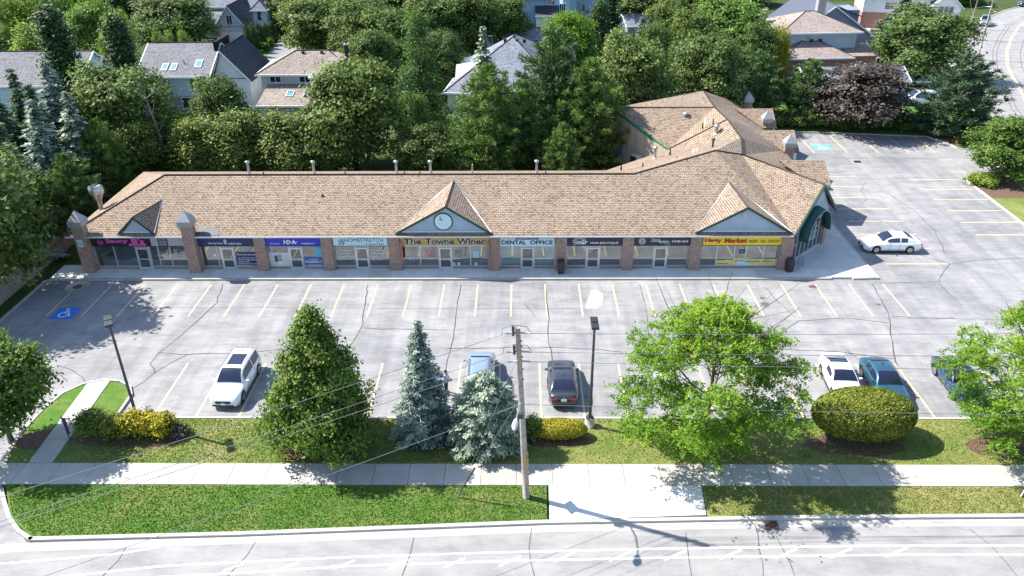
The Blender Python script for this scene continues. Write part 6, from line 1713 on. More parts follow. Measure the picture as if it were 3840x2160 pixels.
# small houses along the top left
h = House('grey tiled house with dark red gable at the top left', -80.5, 178)
h.walls(-6, 6, 0, 9, 4.5, M_BRICK_RED); h.gable(-6, 6, 0, 9, 4.6, 8, M_ROOF_GREY, wm=M_BRICK_RED); h.gable(1.5, 6.5, -3, 4, 3.4, 5.8, M_ROOF_DARK, 'y', wm=M_BRICK_RED); h.walls(1.5, 6.5, -3, 0, 3.4, M_BRICK_RED, name='gable_base')
h = House('grey house with dark windows cut by the left edge', -88, 141)
h.walls(-5, 4.5, 0, 8, 5, M_SID_GREY); h.gable(-5, 4.5, 0, 8, 5, 7.4, M_ROOF_GREY, wm=M_SID_GREY); h.window(0, 3.0, 3, 1.2, 0, 3); h.window(0, .8, 3, 1.3, 0, 3)
h = House('small grey house at the end of the empty driveway', -46, 163)
h.walls(-4, 3.4, 0, 7, 2.9, M_SID_GREY); h.gable(-4, 3.4, 0, 7, 3.0, 5.2, M_ROOF_GREY, 'y', wm=M_SID_GREY); h.window(-.3, .2, 2.4, 2.1, 0, 3, m=M_TRIM)
h = House('garden shed with dark gable behind the pointed cedars', -47.5, 175, name='garden_shed')
h.walls(-2.5, 2.5, 0, 5, 2.8, M_SID_SLATE); h.gable(-2.5, 2.5, 0, 5, 2.8, 4.8, M_ROOF_DARK, 'y', wm=M_SID_SLATE)
h = House('house with pale roof glimpsed through the trees at the top centre', -18, 190)
h.walls(-6, 6, 0, 8, 5, M_SID_WHITE); h.gable(-6, 6, 0, 8, 5, 8, M_ROOF_GREY)
h = House('blue shed with slanted metal roof right of the locust', 14.5, 122, -35, name='garden_shed')
h.walls(-3, 3, 0, 6, 2.4, M_SID_SLATE); h.gable(-3, 3, 0, 6, 2.5, 4.4, M_ROOF_GREY, wm=M_SID_SLATE)
h = House('low blue roofed shed in the far gardens behind the silvery spruce', 24.5, 152, 10, name='garden_shed')
h.walls(-5, 5, 0, 6, 2.6, M_SID_SLATE); h.gable(-5, 5, 0, 6, 2.7, 4.2, M_ROOF_BLUE, wm=M_SID_SLATE)
h = House('grey roofed house left of the locust before the sky blue house', 1.2, 133)
h.walls(-4, 6, 0, 8, 2.6, M_SID_GREY); h.gable(-4, 6, 0, 8, 2.7, 4.9, M_ROOF_GREY, wm=M_SID_GREY)
# pool, parasol and gazebo
pc = G(1945, 48); t = thing('swimming_pool', 'blue garden swimming pool with white surround at the top right', 'swimming pool', (pc.x, pc.y, .0))
MB().box(-5.2, -3, 0, 5.2, 3, .12).build('surround', M_CONC_NEW, t); MB().box(-4.3, -1.9, .12, 4.3, 2.0, .14).build('water', M_WATER, t)
pc = G(1985, 50, 1.8); t = thing('parasol', 'turquoise blue parasol beside the garden pool', 'parasol', (pc.x, pc.y - 2, 0))
MB().tube([(0, 0, 0), (0, 0, 2.6)], .04, 6).build('pole', M_STEEL, t); MB().tube([(0, 0, 2.0), (0, 0, 2.6)], [1.7, .05], 8, smooth=False).build('canopy', plain('turquoise canvas', (.04, .40, .60), .7), t)
pc = G(2005, 45); t = thing('gazebo', 'small garden gazebo with pale hip roof beside the pool', 'gazebo', (pc.x + 3, pc.y + 1, 0))
for a in (-1.6, 1.6):
    for b_ in (-1.6, 1.6): MB().box(a - .1, b_ - .1, 0, a + .1, b_ + .1, 2.4).build('post', M_WOOD_D, t)
MB().add([(-2.1, -2.1, 2.4), (2.1, -2.1, 2.4), (2.1, 2.1, 2.4), (-2.1, 2.1, 2.4), (0, 0, 3.7)], [(0, 1, 4), (1, 2, 4), (2, 3, 4), (3, 0, 4), (3, 2, 1, 0)]).build('roof', M_ROOF_PINK, t)
# ------------------------------------------------------------------ fences
def fence(label, path, h, m, pitch=.16, pw=.13, gap_h=0):
    t = thing('wooden_fence', label, 'fence', (path[0][0], path[0][1], 0), group='wooden fences')
    rf = random.Random(len(label))
    pk = None
    for a, b_ in zip(path[:-1], path[1:]):
        a = Vector((*a, 0)); b_ = Vector((*b_, 0)); d = (b_ - a); L_ = d.length; d.normalize(); ang = math.atan2(d.y, d.x); nr = Vector((-d.y, d.x, 0))
        for z in (.35, h - .35):
            c = (a + b_) / 2 + nr * .05; MB().cbox((c.x, c.y, z), L_, .05, .1, ang).build('rail', m, t, world=True)
        k = int(L_ / 2.4) + 1
        for i in range(k + 1):
            c = a + d * (L_ * i / k) + nr * .12; MB().cbox((c.x, c.y, h / 2), .11, .11, h + .1, ang).build('post', m, t, world=True)
        n = int(L_ / pitch)
        for i in range(n):
            c = a + d * (i + .5) * pitch
            if pk is None:
                me = MB().add([(-pw / 2, -.011, 0), (pw / 2, -.011, 0), (pw / 2, .011, 0), (-pw / 2, .011, 0), (-pw / 2, -.011, h - .05), (pw / 2, -.011, h - .05), (pw / 2, .011, h - .05), (-pw / 2, .011, h - .05), (0, -.011, h), (0, .011, h)],
                    [(3, 2, 1, 0), (0, 1, 5, 8, 4), (1, 2, 6, 5), (2, 3, 7, 9, 6), (3, 0, 4, 7), (4, 8, 9, 7), (8, 5, 6, 9)]).mesh('picket'); me.materials.append(m); pk = me
            o = bpy.data.objects.new('picket', pk); COL.objects.link(o); o.parent = t
            o.location = c - wloc(t) + nr * rf.uniform(-.01, .01) + Vector((0, 0, rf.uniform(-.03, .03))); o.rotation_euler = (rf.uniform(-.02, .02), rf.uniform(-.02, .02), ang)
    return t
fence('weathered grey picket fence along the left side of the parking lot', [(-40.2, 45), (-40.15, 60), (-40.0, 66)], 1.75, M_WOOD, .19, .14)
fence('dark board fence behind the mall below the trees', [(-30, 77.0), (8.5, 77.0)], 1.7, M_WOOD_D, .24, .22)
fence('dark board fence behind the bushes at the rear lot', [(29.5, 98.2), (49.5, 96.2)], 1.7, M_WOOD_D, .24, .22)
fence('pale board fence around the garden pool', [(56, 176), (74, 174)], 1.6, M_WOOD, .3, .28)

# ------------------------------------------------------------------ lamp posts
def lamp_post(label, x, y, h, ang=0):
    t = thing('lamp_post', label, 'lamp post', (x, y, 0), ang, group='parking lot lamp posts')
    MB().tube([(0, 0, 0), (0, 0, .62), (0, 0, .7)], [.29, .29, .24], 16).build('concrete_base', M_CONC, t)
    MB().cbox((0, 0, .73), .36, .36, .05).build('base_plate', M_DARKGREY, t)
    MB().add([(-.085, -.085, .755), (.085, -.085, .755), (.085, .085, .755), (-.085, .085, .755), (-.06, -.06, h), (.06, -.06, h), (.06, .06, h), (-.06, .06, h)], [(0, 1, 5, 4), (1, 2, 6, 5), (2, 3, 7, 6), (3, 0, 4, 7), (4, 5, 6, 7)]).build('pole', M_DARKGREY, t)
    hd = MB().cbox((0, .32, h + .06), .42, .55, .16).build('lamp_head', M_BLACK, t, bevel=.02); MB().cbox((0, .32, h - .03), .34, .45, .02).build('lens', M_LAMPH, hd)
    hd = MB().cbox((0, -.32, h + .06), .42, .55, .16).build('lamp_head', M_BLACK, t, bevel=.02); MB().cbox((0, -.32, h - .03), .34, .45, .02).build('lens', M_LAMPH, hd)
    MB().cbox((0, 0, h + .04), .1, .2, .08).build('arm', M_BLACK, t)
c = G(1483, 1070, .1); lamp_post('dark lamp post right of the grey sedan, on round concrete foot', c.x, c.y, 7.2)
c = G(348, 1062, .1); lamp_post('dark lamp post rising behind the golden shrubs at left', c.x, c.y, 7.2, .5)

# ------------------------------------------------------------------ utility pole and wires
PB = Vector((.2, 31.4, .08)); PH = 10.6
pole = thing('utility_pole', 'tall weathered wooden utility pole beside the concrete pad', 'utility pole', PB)
lean = -.42
def pz(z): return Vector((lean * z / PH, 0, z))
MB().tube([pz(-.2), pz(2), pz(6), pz(PH)], [.19, .175, .15, .115], 14).build('shaft', M_POLE, pole)
for z, sx in ((10.35, -1), (9.3, -1), (8.75, 1)):
    b_ = pz(z)
    MB().tube([b_ + Vector((-.55, -.05, -.05)), b_ + Vector((-.1, -.05, 0))], .045, 7).build('insulator', M_CERAMIC, pole); MB().tube([b_ + Vector((.1, -.05, 0)), b_ + Vector((.6, -.05, -.03))], .045, 7).build('insulator', M_CERAMIC, pole)
    if sx < 0:
        pts = [b_ + Vector((-.75, -.05, -.1)), b_ + Vector((-.72, -.05, .25)), b_ + Vector((-.2, -.08, .42)), b_ + Vector((.4, -.08, .36)), b_ + Vector((.62, -.05, -.02))]
        MB().tube(pts, .014, 5).build('jumper_wire', M_BLACK, pole)
        MB().tube([b_ + Vector((-.22, -.05, -.15)), b_ + Vector((-.22, -.05, .35))], .07, 9).build('post_insulator', M_DARKGREY, pole)
for z in (9.9, 9.6, 9.0, 8.3, 7.7): MB().cbox(tuple(pz(z) + Vector((.12, -.06, 0))), .14, .05, .05).build('step_bolt', M_DARKGREY, pole)
b_ = pz(6.3)
arm = MB().tube([b_ + Vector((-.05, -.12, 0)), b_ + Vector((-.12, -.7, .28)), b_ + Vector((-.2, -1.5, .36)), b_ + Vector((-.25, -1.9, .34))], [.035, .035, .03, .03], 8).build('lamp_arm', M_STEEL, pole)
MB().tube([b_ + Vector((-.24, -1.8, .34)), b_ + Vector((-.27, -2.0, .36)), b_ + Vector((-.31, -2.35, .32)), b_ + Vector((-.33, -2.55, .26))], [.05, .13, .17, .06], 10).build('street_lamp_head', M_FLASH, arm)
MB().cbox(tuple(pz(5.6) + Vector((-.05, -.2, 0))), .25, .2, .3).build('control_box', M_DARKGREY, pole)
ds = Vector((.3, -.02, 2.6)); dq = MB().add([ds + Vector((0, 0, -.5)), ds + Vector((0, -.5, 0)), ds + Vector((0, 0, .5)), ds + Vector((0, .5, 0)), ds + Vector((.01, 0, -.5)), ds + Vector((.01, -.5, 0)), ds + Vector((.01, 0, .5)), ds + Vector((.01, .5, 0))], [(0, 1, 2, 3), (7, 6, 5, 4), (0, 4, 5, 1), (1, 5, 6, 2), (2, 6, 7, 3), (3, 7, 4, 0)])
sg = thing('diamond_sign', 'diamond shaped road sign seen edge on, bolted to the utility pole', 'road sign', PB + pz(2.6) + Vector((.17, 0, 0)))
for nm, s_, m_, xx in (('plate', .52, M_YEL, 0), ('back', .5, M_STEEL, .012)):
    MB().add([(xx, 0, -s_), (xx, -s_, 0), (xx, 0, s_), (xx, s_, 0), (xx + .01, 0, -s_), (xx + .01, -s_, 0), (xx + .01, 0, s_), (xx + .01, s_, 0)], [(0, 1, 2, 3), (7, 6, 5, 4), (0, 4, 5, 1), (1, 5, 6, 2), (2, 6, 7, 3), (3, 7, 4, 0)]).build(nm, m_, sg)
def wire(name, label, a, b_, sag, r=.013, m=None, grp='overhead power lines'):
    a, b_ = Vector(a), Vector(b_); n = 24
    o = MB().tube([a.lerp(b_, i / n) - Vector((0, 0, sag * 4 * (i / n) * (1 - i / n))) for i in range(n + 1)], r, 5).build(name, m or M_WIRE)
    tag(o, label, 'power line', grp)
WL = [(10.35, (0, 1237, 9.9), (2576, 830, 10.1), 'topmost'), (9.3, (0, 1298, 9.0), (2576, 887, 9.1), 'second highest'), (8.75, (0, 1312, 8.4), (2576, 922, 8.5), 'third highest'), (6.2, (83, 1447, 5.6), (2576, 1036, 5.7), 'lowest')]
for z, l, r_, nm in WL:
    s0 = PB + pz(z) + Vector((-.55 if z > 7 else -.1, -.06, -.03)); q = G(*l); d = (q - s0)
    wire('power_line', nm + ' power line running left from the utility pole', s0, s0 + d * 1.7 + Vector((0, 0, .0)), .25)
    s0 = PB + pz(z) + Vector((.6 if z > 7 else .1, -.06, -.03)); q = G(*r_); d = (q - s0)
    wire('power_line', nm + ' power line running right from the utility pole', s0, s0 + d * 1.9, .2)
an = G(1150, 1252, .1)
wire('guy_wire', 'upper guy wire slanting from the utility pole to the lawn anchor', PB + pz(9.1), an, .0, .012, grp='guy wires')
wire('guy_wire', 'lower guy wire slanting from the utility pole to the lawn anchor', PB + pz(6.6), an, .0, .012, grp='guy wires')
t = thing('guy_guard', 'slanting dark plastic guy wire guard on the left verge', 'guy guard', an); d = (PB + pz(7) - an).normalized()
MB().tube([(0, 0, 0), d * 2.3], .04, 8).build('sleeve', M_DARKGREY, t); MB().tube([(0, 0, -.05), d * .3], .025, 6).build('anchor_rod', M_STEEL, t)
# far poles by the curving street
for (u, v, vt, lab) in ((2458, 150, 58, 'wooden utility pole behind the big pine by the curving street'), (2432, 100, -10, 'grey utility pole left of the curving street at the top'), (2478, 75, -20, 'wooden utility pole at the top right above the silver pickup')):
    b_ = G(u, v); top_ = AY(u, vt, b_.y); t = thing('utility_pole', lab, 'utility pole', b_, group='far utility poles')
    hh = max(8, top_.z); MB().tube([(0, 0, 0), (.1, 0, hh)], [.17, .11], 10).build('shaft', M_POLE, t)
    MB().tube([(.05, 0, hh - .6), (.9, -.2, hh - .3)], .03, 6).build('bracket', M_STEEL, t)
    MB().tube([(.05, 0, hh * .7), (1.2, -.8, hh * .74), (2.2, -1.4, hh * .75)], [.04, .035, .1], 6).build('street_lamp', M_STEEL, t)
for k, (p, q) in enumerate((((2458, 62, 9), (2620, 300, 8.5)), ((2458, 66, 8.4), (2620, 260, 8)), ((2440, -10, 9), (2458, 60, 9)), ((2470, -15, 9), (2640, 180, 9)), ((2490, -10, 9), (2640, 120, 9)))):
    a, b_ = G(*p), G(*q); wire('power_line', ('first', 'second', 'third', 'fourth', 'fifth')[k] + ' thin line from the left over the curving street', a, b_, .5, .015)

# ------------------------------------------------------------------ cars
def m_paint(name, c, metal=.35, rough=.28):
    m, nt, b = nodes('paint ' + name); b.inputs['Base Color'].default_value = (*c, 1); b.inputs['Metallic'].default_value = metal; b.inputs['Roughness'].default_value = rough
    b.inputs['Coat Weight'].default_value = .8; b.inputs['Coat Roughness'].default_value = .05
    f = noise(nt, coords(nt), 2.5, 4); L(nt, mix(nt, [x * .92 for x in c], [min(1, x * 1.06) for x in c], f), b.inputs['Base Color'])
    return m
M_HEAD = plain('headlight', (.6, .65, .7), .1, .2); M_TAIL = plain('tail light', (.28, .01, .01), .2)
def interp(tab, x):
    if x <= tab[0][0]: return tab[0][1]
    for (a, p), (b_, q) in zip(tab[:-1], tab[1:]):
        if x <= b_:
            f = (x - a) / (b_ - a); f = f * f * (3 - 2 * f) * .5 + f * .5
            return p + (q - p) * f
    return tab[-1][1]
KIND = {
 'sedan': dict(top=[(-1, .62), (-.985, .86), (-.93, .98), (-.62, 1.0), (.36, .96), (.80, .82), (.93, .70), (.985, .58), (1, .50)], cab=(-.80, -.42, .02, .42), wb=.58, r=.33),
 'coupe': dict(top=[(-1, .60), (-.985, .84), (-.93, .93), (-.6, .95), (.30, .90), (.80, .76), (.93, .64), (1, .46)], cab=(-.86, -.30, .0, .36), wb=.57, r=.34),
 'suv': dict(top=[(-1, .66), (-.985, .95), (-.95, 1.08), (.40, 1.06), (.82, .95), (.93, .84), (.985, .66), (1, .55)], cab=(-.97, -.80, .10, .46), wb=.60, r=.37),
 'pickup': dict(top=[(-1, .70), (-.99, 1.05), (-.2, 1.06), (.42, 1.08), (.85, 1.0), (.94, .90), (1, .6)], cab=(-.28, -.18, .22, .48), wb=.62, r=.39),
}
def car(label, x, y, rz, kind, col, L_=4.7, W=1.82, H=1.46, name='parked_car', roofglass=False, rails=False, group='cars parked in the lot', spoiler=False, roofcol=None, z=.0, plate_f=True):
    K_ = KIND[kind]; t = thing(name, label, {'pickup': 'pickup truck', 'suv': 'SUV'}.get(kind, 'car'), (x, y, z), rz, group)
    hl = L_ / 2; hw0 = W / 2; r = K_['r']; xw = (K_['wb'] * hl, -K_['wb'] * hl); zc = r
    xs = sorted(set([round(-hl + L_ * i / 52, 4) for i in range(53)] + [round(q + s_ * (r + .05) * f, 4) for q in xw for s_ in (-1, 1) for f in (0, .35, .7, .9, 1.0)]))
    def plan(x):
        f = abs(x) / hl; return hw0 * (1 - .22 * max(0, (f - .72) / .28) ** 2.2)
    rows = []
    for X in xs:
        f = X / hl; zt = interp(K_['top'], f); w_ = plan(X)
        zb = .20 + .12 * max(0, (abs(f) - .86) / .14)
        for q in xw:
            d = abs(X - q)
            if d < r + .05: zb = max(zb, zc + math.sqrt(max(0, (r + .05) ** 2 - d * d)))
        zb = min(zb, zt - .12)
        zm = zb + (zt - zb) * .45; zs = max(zm + .02, zt - .10)
        rows.append([(X, 0, zb), (X, w_ * .93, zb), (X, w_, min(zm, zs)), (X, w_ * .985, zs), (X, w_ * .90, zt - .012), (X, w_ * .55, zt + .012), (X, 0, zt + .02)])
    vs = []; fs = []
    for rw in rows:
        vs += rw + [(p[0], -p[1], p[2]) for p in rw[1:-1]][::-1]
    n = len(rows[0]) + len(rows[0]) - 2
    for i in range(len(rows) - 1):
        for k in range(n): fs.append((i * n + k, i * n + (k + 1) % n, (i + 1) * n + (k + 1) % n, (i + 1) * n + k))
    fs += [tuple(range(n)), tuple(range((len(rows) - 1) * n, len(rows) * n))[::-1]]
    body = MB().add(vs, fs, True).build('body', col, t); fix_normals(body.data)
    # cabin
    c0, c1_, c2_, c3 = [q * hl for q in K_['cab']]
    belt = lambda X: interp(K_['top'], X / hl) - .01
    zr = lambda X: (belt(c0) + (H - .03 - belt(c0)) * smooth01((X - c0) / (c1_ - c0))) if X < c1_ else ((H - .03 + .03 * math.sin(math.pi * (X - c1_) / (c2_ - c1_))) if X <= c2_ else (belt(c3) + (H - .03 - belt(c3)) * smooth01((c3 - X) / (c3 - c2_))))
    def cw(X, f): # half width at relative height f
        return (plan(X) * .93) * (1 - f) + hw0 * .73 * f
    xs2 = [c0 + (c3 - c0) * i / 40 for i in range(41)]
    rows = []
    for X in xs2:
        zt = max(zr(X), belt(X) + .005); b0 = belt(X) - .03; hh = (zt - b0) / (H - b0 + 1e-6)
        wt = cw(X, hh)
        rows.append([(X, cw(X, 0), b0), (X, wt + (cw(X, 0) - wt) * .12, b0 + (zt - b0) * .88), (X, wt * .93, zt - .012), (X, wt * .5, zt + .012), (X, 0, zt + .018)])
    vs = []; fs = []; m_ = 9
    for rw in rows: vs += rw + [(p[0], -p[1], p[2]) for p in rw[:-1]][::-1]
    for i in range(len(rows) - 1):
        for k in range(m_ - 1): fs.append((i * m_ + k, i * m_ + k + 1, (i + 1) * m_ + k + 1, (i + 1) * m_ + k))
    cab = MB().add(vs, fs, True).build('cabin', roofcol or col, t); fix_normals(cab.data)
    # glass
    def glass(name, X0, X1, w0, w1, dz=.02):
        vs = []; nn_ = 6
        for i in range(nn_ + 1):
            X = X0 + (X1 - X0) * i / nn_; zt = max(zr(X), belt(X)); hh = (zt - belt(X)) / (H - belt(X) + 1e-6); wt = cw(X, hh) * (w0 + (w1 - w0) * i / nn_)
            for k, e_ in ((-1, .012), (-.5, .03), (0, .037), (.5, .03), (1, .012)): vs.append((X, k * wt, zt + e_ - .012 + dz))
        return MB().add(vs, [(5 * i + k, 5 * i + k + 1, 5 * i + 6 + k, 5 * i + 5 + k) for i in range(nn_) for k in range(4)], True).build(name, M_CARGLASS, t)
    wsn = glass('windshield', c2_ + (c3 - c2_) * .08, c3 - (c3 - c2_) * .06, .86, .90); fix_normals(wsn.data)
    if kind != 'pickup' or True:
        rw_ = glass('rear_window', c0 + (c1_ - c0) * (.18 if kind != 'suv' else .3), c1_ - (c1_ - c0) * .08, .86, .84); fix_normals(rw_.data)
    segs = [(c1_ * .9 + c0 * .1, (c1_ + c2_) / 2 - .06), ((c1_ + c2_) / 2 + .04, c2_ + (c3 - c2_) * .55)] if kind != 'pickup' else [(c1_, c2_ + (c3 - c2_) * .5)]
    if kind == 'coupe': segs = [(c1_ + .1, c2_ + (c3 - c2_) * .5)]
    for X0, X1 in segs:
        for s_ in (-1, 1):
            vs = []
            for i in range(6):
                X = X0 + (X1 - X0) * i / 5; zt = zr(X); b0 = belt(X) - .03
                hh = (zt - b0) / (H - b0); wt = cw(X, hh); ww = wt + (cw(X, 0) - wt) * .12; zt2 = b0 + (zt - b0) * .84
                f0 = (.09) / max(.1, (zt2 - b0)); w_lo = cw(X, 0) + (ww - cw(X, 0)) * f0 * .88
                vs += [(X, s_ * (w_lo + .012), b0 + .07), (X, s_ * (ww + .012), max(b0 + .09, zt2))]
            o = MB().add(vs, [(2 * i, 2 * i + 1, 2 * i + 3, 2 * i + 2) for i in range(5)], True).build('side_window', M_CARGLASS, t); fix_normals(o.data)
    # wheels
    for q in xw:
        for s_ in (-1, 1):
            yo = s_ * (plan(q) - .02); yi = yo - s_ * .22
            wh = MB().tube([(q, yi, r), (q, yi + s_ * .02, r), (q, yo - s_ * .02, r), (q, yo, r)], [r * .9, r, r, r * .92], 20).build('wheel', M_RUBBER, t)
            MB().tube([(q, yo - s_ * .01, r), (q, yo + s_ * .008, r)], r * .66, 18, smooth=False).build('rim', M_RIM, wh)
            for k in range(5):
                a = k * 1.2566 + .3; c_ = (q + math.cos(a) * r * .40, yo + s_ * .010, r + math.sin(a) * r * .40)
                e_ = r * .13
                MB().add([(c_[0] + e_ * math.cos(b_), c_[1], c_[2] + e_ * math.sin(b_)) for b_ in (0, 1.05, 2.09, 3.14, 4.19, 5.24)], [(0, 1, 2, 3, 4, 5)]).build('rim_gap', M_BLACK, wh)
    MB().box(-hl * .8, -hw0 * .85, .16, hl * .8, hw0 * .85, .30).build('underbody', M_BLACK, t)
    zf = interp(K_['top'], .95)
    for s_ in (-1, 1):
        MB().add([(hl * .86, s_ * plan(hl * .86) * .985, zf - .02), (hl * .975, s_ * plan(hl * .975) * .86, zf - .12), (hl * .985, s_ * hw0 * .46, zf - .16), (hl * .93, s_ * hw0 * .55, zf - .0)], [(0, 1, 2, 3)]).build('headlight', M_HEAD, t).location.z = .035
        zt = interp(K_['top'], -.97)
        MB().cbox((-hl * .985, s_ * plan(-hl * .98) * .80, zt - .16), .09, hw0 * .34, .17).build('tail_light', M_TAIL, t, bevel=.02)
        mx_ = c2_ + (c3 - c2_) * .62
        MB().cbox((mx_, s_ * (plan(mx_) + .10), belt(mx_) + .07), .14, .20, .13).build('mirror', col, t, bevel=.03)
        MB().box(-hl * .36, s_ * plan(0) * .995 - .012, belt(0) - .16, -hl * .36 + .18, s_ * plan(0) * .995 + .012, belt(0) - .125).build('door_handle', M_CHROME, t)
        MB().box(hl * .02, s_ * plan(0) * .995 - .012, belt(0) - .16, hl * .02 + .18, s_ * plan(0) * .995 + .012, belt(0) - .125).build('door_handle', M_CHROME, t)
        for X in (c2_ + (c3 - c2_) * .30, (c1_ + c2_) / 2, c1_ * .8 + c0 * .2):
            if abs(X - xw[0]) < r + .1 or abs(X - xw[1]) < r + .1: continue
            MB().box(X - .008, s_ * plan(X) * .99 - .008, .34, X + .008, s_ * plan(X) * .99 + .012, belt(X) - .05).build('door_seam', M_BLACK, t)
        MB().box(xw[1] + r + .1, s_ * plan(0) - .02, .20, xw[0] - r - .1, s_ * plan(0) + .006, .27).build('sill_trim', M_BLACK, t)
    gz = zf - .2
    MB().cbox((hl * .992, 0, gz), .05, W * .48, .18).build('grille', M_BLACK, t); MB().cbox((hl * .994, 0, .36), .05, W * .7, .12).build('air_intake', M_BLACK, t)
    MB().cbox((hl * 1.004, 0, .47), .02, .32, .13).build('number_plate', M_PLATE, t); MB().cbox((-hl * 1.002, 0, .72 if kind != 'suv' else .85), .02, .34, .15).build('number_plate', M_PLATE, t)
    MB().tube([(hl * 1.005, 0, gz + .02), (hl * 1.015, 0, gz + .02)], .055, 10).build('badge', M_CHROME, t); MB().tube([(-hl * 1.0, 0, .92), (-hl * 1.012, 0, .92)], .05, 10).build('badge', M_CHROME, t)
    MB().cbox((-hl * .99, 0, .40), .05, W * .6, .10).build('rear_valance', M_BLACK, t)
    if roofglass:
        X0, X1 = c1_ + (c2_ - c1_) * .32, c1_ + (c2_ - c1_) * .86
        MB().add([(X0, -.48, zr(X0) + .033), (X1, -.48, zr(X1) + .033), (X1, .48, zr(X1) + .033), (X0, .48, zr(X0) + .033)], [(0, 1, 2, 3)]).build('sunroof', M_CARGLASS, t)
    if rails:
        for s_ in (-1, 1): MB().tube([(c1_ + .1, s_ * hw0 * .68, H + .0), (c1_ + .2, s_ * hw0 * .68, H + .05), (c2_ - .2, s_ * hw0 * .68, H + .06), (c2_ - .1, s_ * hw0 * .68, H)], .022, 6).build('roof_rail', M_DARKGREY, t)
    if spoiler:
        MB().cbox((-hl * .93, 0, 1.10), .22, W * .8, .035).build('spoiler', col, t, bevel=.01)
        for s_ in (-1, 1): MB().cbox((-hl * .92, s_ * W * .3, 1.0), .1, .04, .2).build('spoiler_stay', col, t)
    if kind == 'pickup':
        MB().box(-hl * .95, -hw0 * .78, 1.075, c0 - .1, hw0 * .78, 1.09).build('bed_cover', M_BLACK, t)
    MB().add([(c1_ + .25, -.015, H + .02), (c1_ + .45, -.015, H + .02), (c1_ + .25, -.015, H + .12), (c1_ + .25, .015, H + .02), (c1_ + .45, .015, H + .02), (c1_ + .25, .015, H + .12)], [(0, 1, 2), (5, 4, 3), (0, 2, 5, 3), (1, 4, 5, 2)]).build('antenna', M_BLACK, t)
    return t
def smooth01(f): f = min(1, max(0, f)); return math.sin(f * math.pi / 2) ** .85
P_WHITE = m_paint('white', (.80, .81, .82), 0, .3); P_GREY = m_paint('graphite', (.055, .06, .075), .5); P_TEAL = m_paint('teal blue', (.045, .13, .19), .6); P_SILV = m_paint('silver blue', (.36, .45, .52), .6); P_BLUE = m_paint('deep blue', (.02, .07, .30), .5); P_RED = m_paint('red', (.45, .015, .03), .2); P_BLACK = m_paint('black', (.015, .015, .02), .3); P_GREEN = m_paint('pale green grey', (.33, .40, .38), .5)
DN = -math.pi / 2; UP = math.pi / 2
car('white SUV with dark sunroof facing the street at left', -18.45, 41.4, DN - .03, 'suv', P_WHITE, 4.9, 1.95, 1.74, roofglass=True, rails=True)
car('silver blue SUV behind the dome shaped spruce', -2.75, 42.1, UP, 'suv', P_SILV, 4.7, 1.88, 1.70, rails=True)
car('dark grey sedan left of the middle lamp post', 2.55, 41.35, UP, 'sedan', P_GREY, 4.65, 1.82, 1.42)
car('white sedan parked sideways at the corner entrance', 31.75, 61.75, math.pi - .02, 'sedan', P_WHITE, 4.85, 1.86, 1.46)
car('white sports coupe with rear spoiler behind the clipped egg shaped hedge', 20.4, 41.6, DN - .06, 'coupe', P_WHITE, 4.5, 1.84, 1.34, spoiler=True)
car('teal blue sedan next to the white coupe', 23.0, 41.3, DN - .02, 'sedan', P_TEAL, 4.6, 1.80, 1.47)
car('deep blue sports car half hidden by the right locust tree', 27.9, 41.5, DN - .02, 'coupe', P_BLUE, 4.7, 1.9, 1.40, roofcol=P_BLACK)
GR = 'cars around the far houses'
c = G(560, 118); car('small red car in front of the white garage door', c.x, c.y, DN + .1, 'suv', P_RED, 4.2, 1.75, 1.55, group=GR)
c = G(2283, 262); car('white SUV behind the large full pine', c.x + 1.2, c.y, math.pi, 'suv', P_WHITE, 5.1, 2.0, 1.85, rails=True, group=GR)
c = G(2212, 272); car('black car left of the white SUV, beside the purple maple', c.x + 2, c.y + 1.6, math.pi + .1, 'suv', P_BLACK, 4.6, 1.85, 1.6, group=GR)
c = G(2330, 215); car('pale green grey car under the big round maple', c.x - 1, c.y, math.pi, 'sedan', P_GREEN, 4.7, 1.8, 1.45, group=GR)
c = G(2476, 62); car('silver blue pickup parked by the curving street', c.x, c.y, R(-118), 'pickup', P_SILV, 5.6, 2.0, 1.85, group=GR)
c = G(2572, 16); car('dark SUV at the top right corner', c.x + 1, c.y, R(190), 'suv', P_GREY, 4.7, 1.85, 1.7, group=GR)
c = G(2302, 178); car('white sedan in the drive under the big round maple', c.x, c.y, math.pi, 'sedan', P_WHITE, 4.7, 1.8, 1.45, group=GR)

# ------------------------------------------------------------------ street furniture
def bin_(label, x, y, rz=0):
    t = thing('waste_bin', label, 'waste bin', (x, y, .15), rz, group='waste bins by the shops')
    MB().add([(-.24, -.24, 0), (.24, -.24, 0), (.24, .24, 0), (-.24, .24, 0), (-.29, -.29, .8), (.29, -.29, .8), (.29, .29, .8), (-.29, .29, .8)], [(3, 2, 1, 0), (0, 1, 5, 4), (1, 2, 6, 5), (2, 3, 7, 6), (3, 0, 4, 7), (4, 5, 6, 7)]).build('body', M_BIN, t, bevel=.02)
    h_ = MB().add([(-.31, -.31, .802), (.31, -.31, .802), (.31, .31, .802), (-.31, .31, .802), (-.25, -.22, 1.12), (.25, -.22, 1.12), (.25, .22, 1.2), (-.25, .22, 1.2)], [(3, 2, 1, 0), (0, 1, 5, 4), (1, 2, 6, 5), (2, 3, 7, 6), (3, 0, 4, 7), (4, 5, 6, 7)]).build('hood', M_BIN, t, bevel=.03)
    MB().box(-.16, -.30, .88, .16, -.255, 1.04).build('flap', M_BLACK, h_)
M_BIN = plain('dark brown bin plastic', (.035, .028, .028), .5, var=.2)
c = G(1411, 688, .15); bin_('dark waste bin at the column between dental office and hair boutique', c.x, c.y + .1)
c = G(1984, 682, .15); bin_('dark waste bin at the corner column by the yellow sign', c.x, c.y, .4)
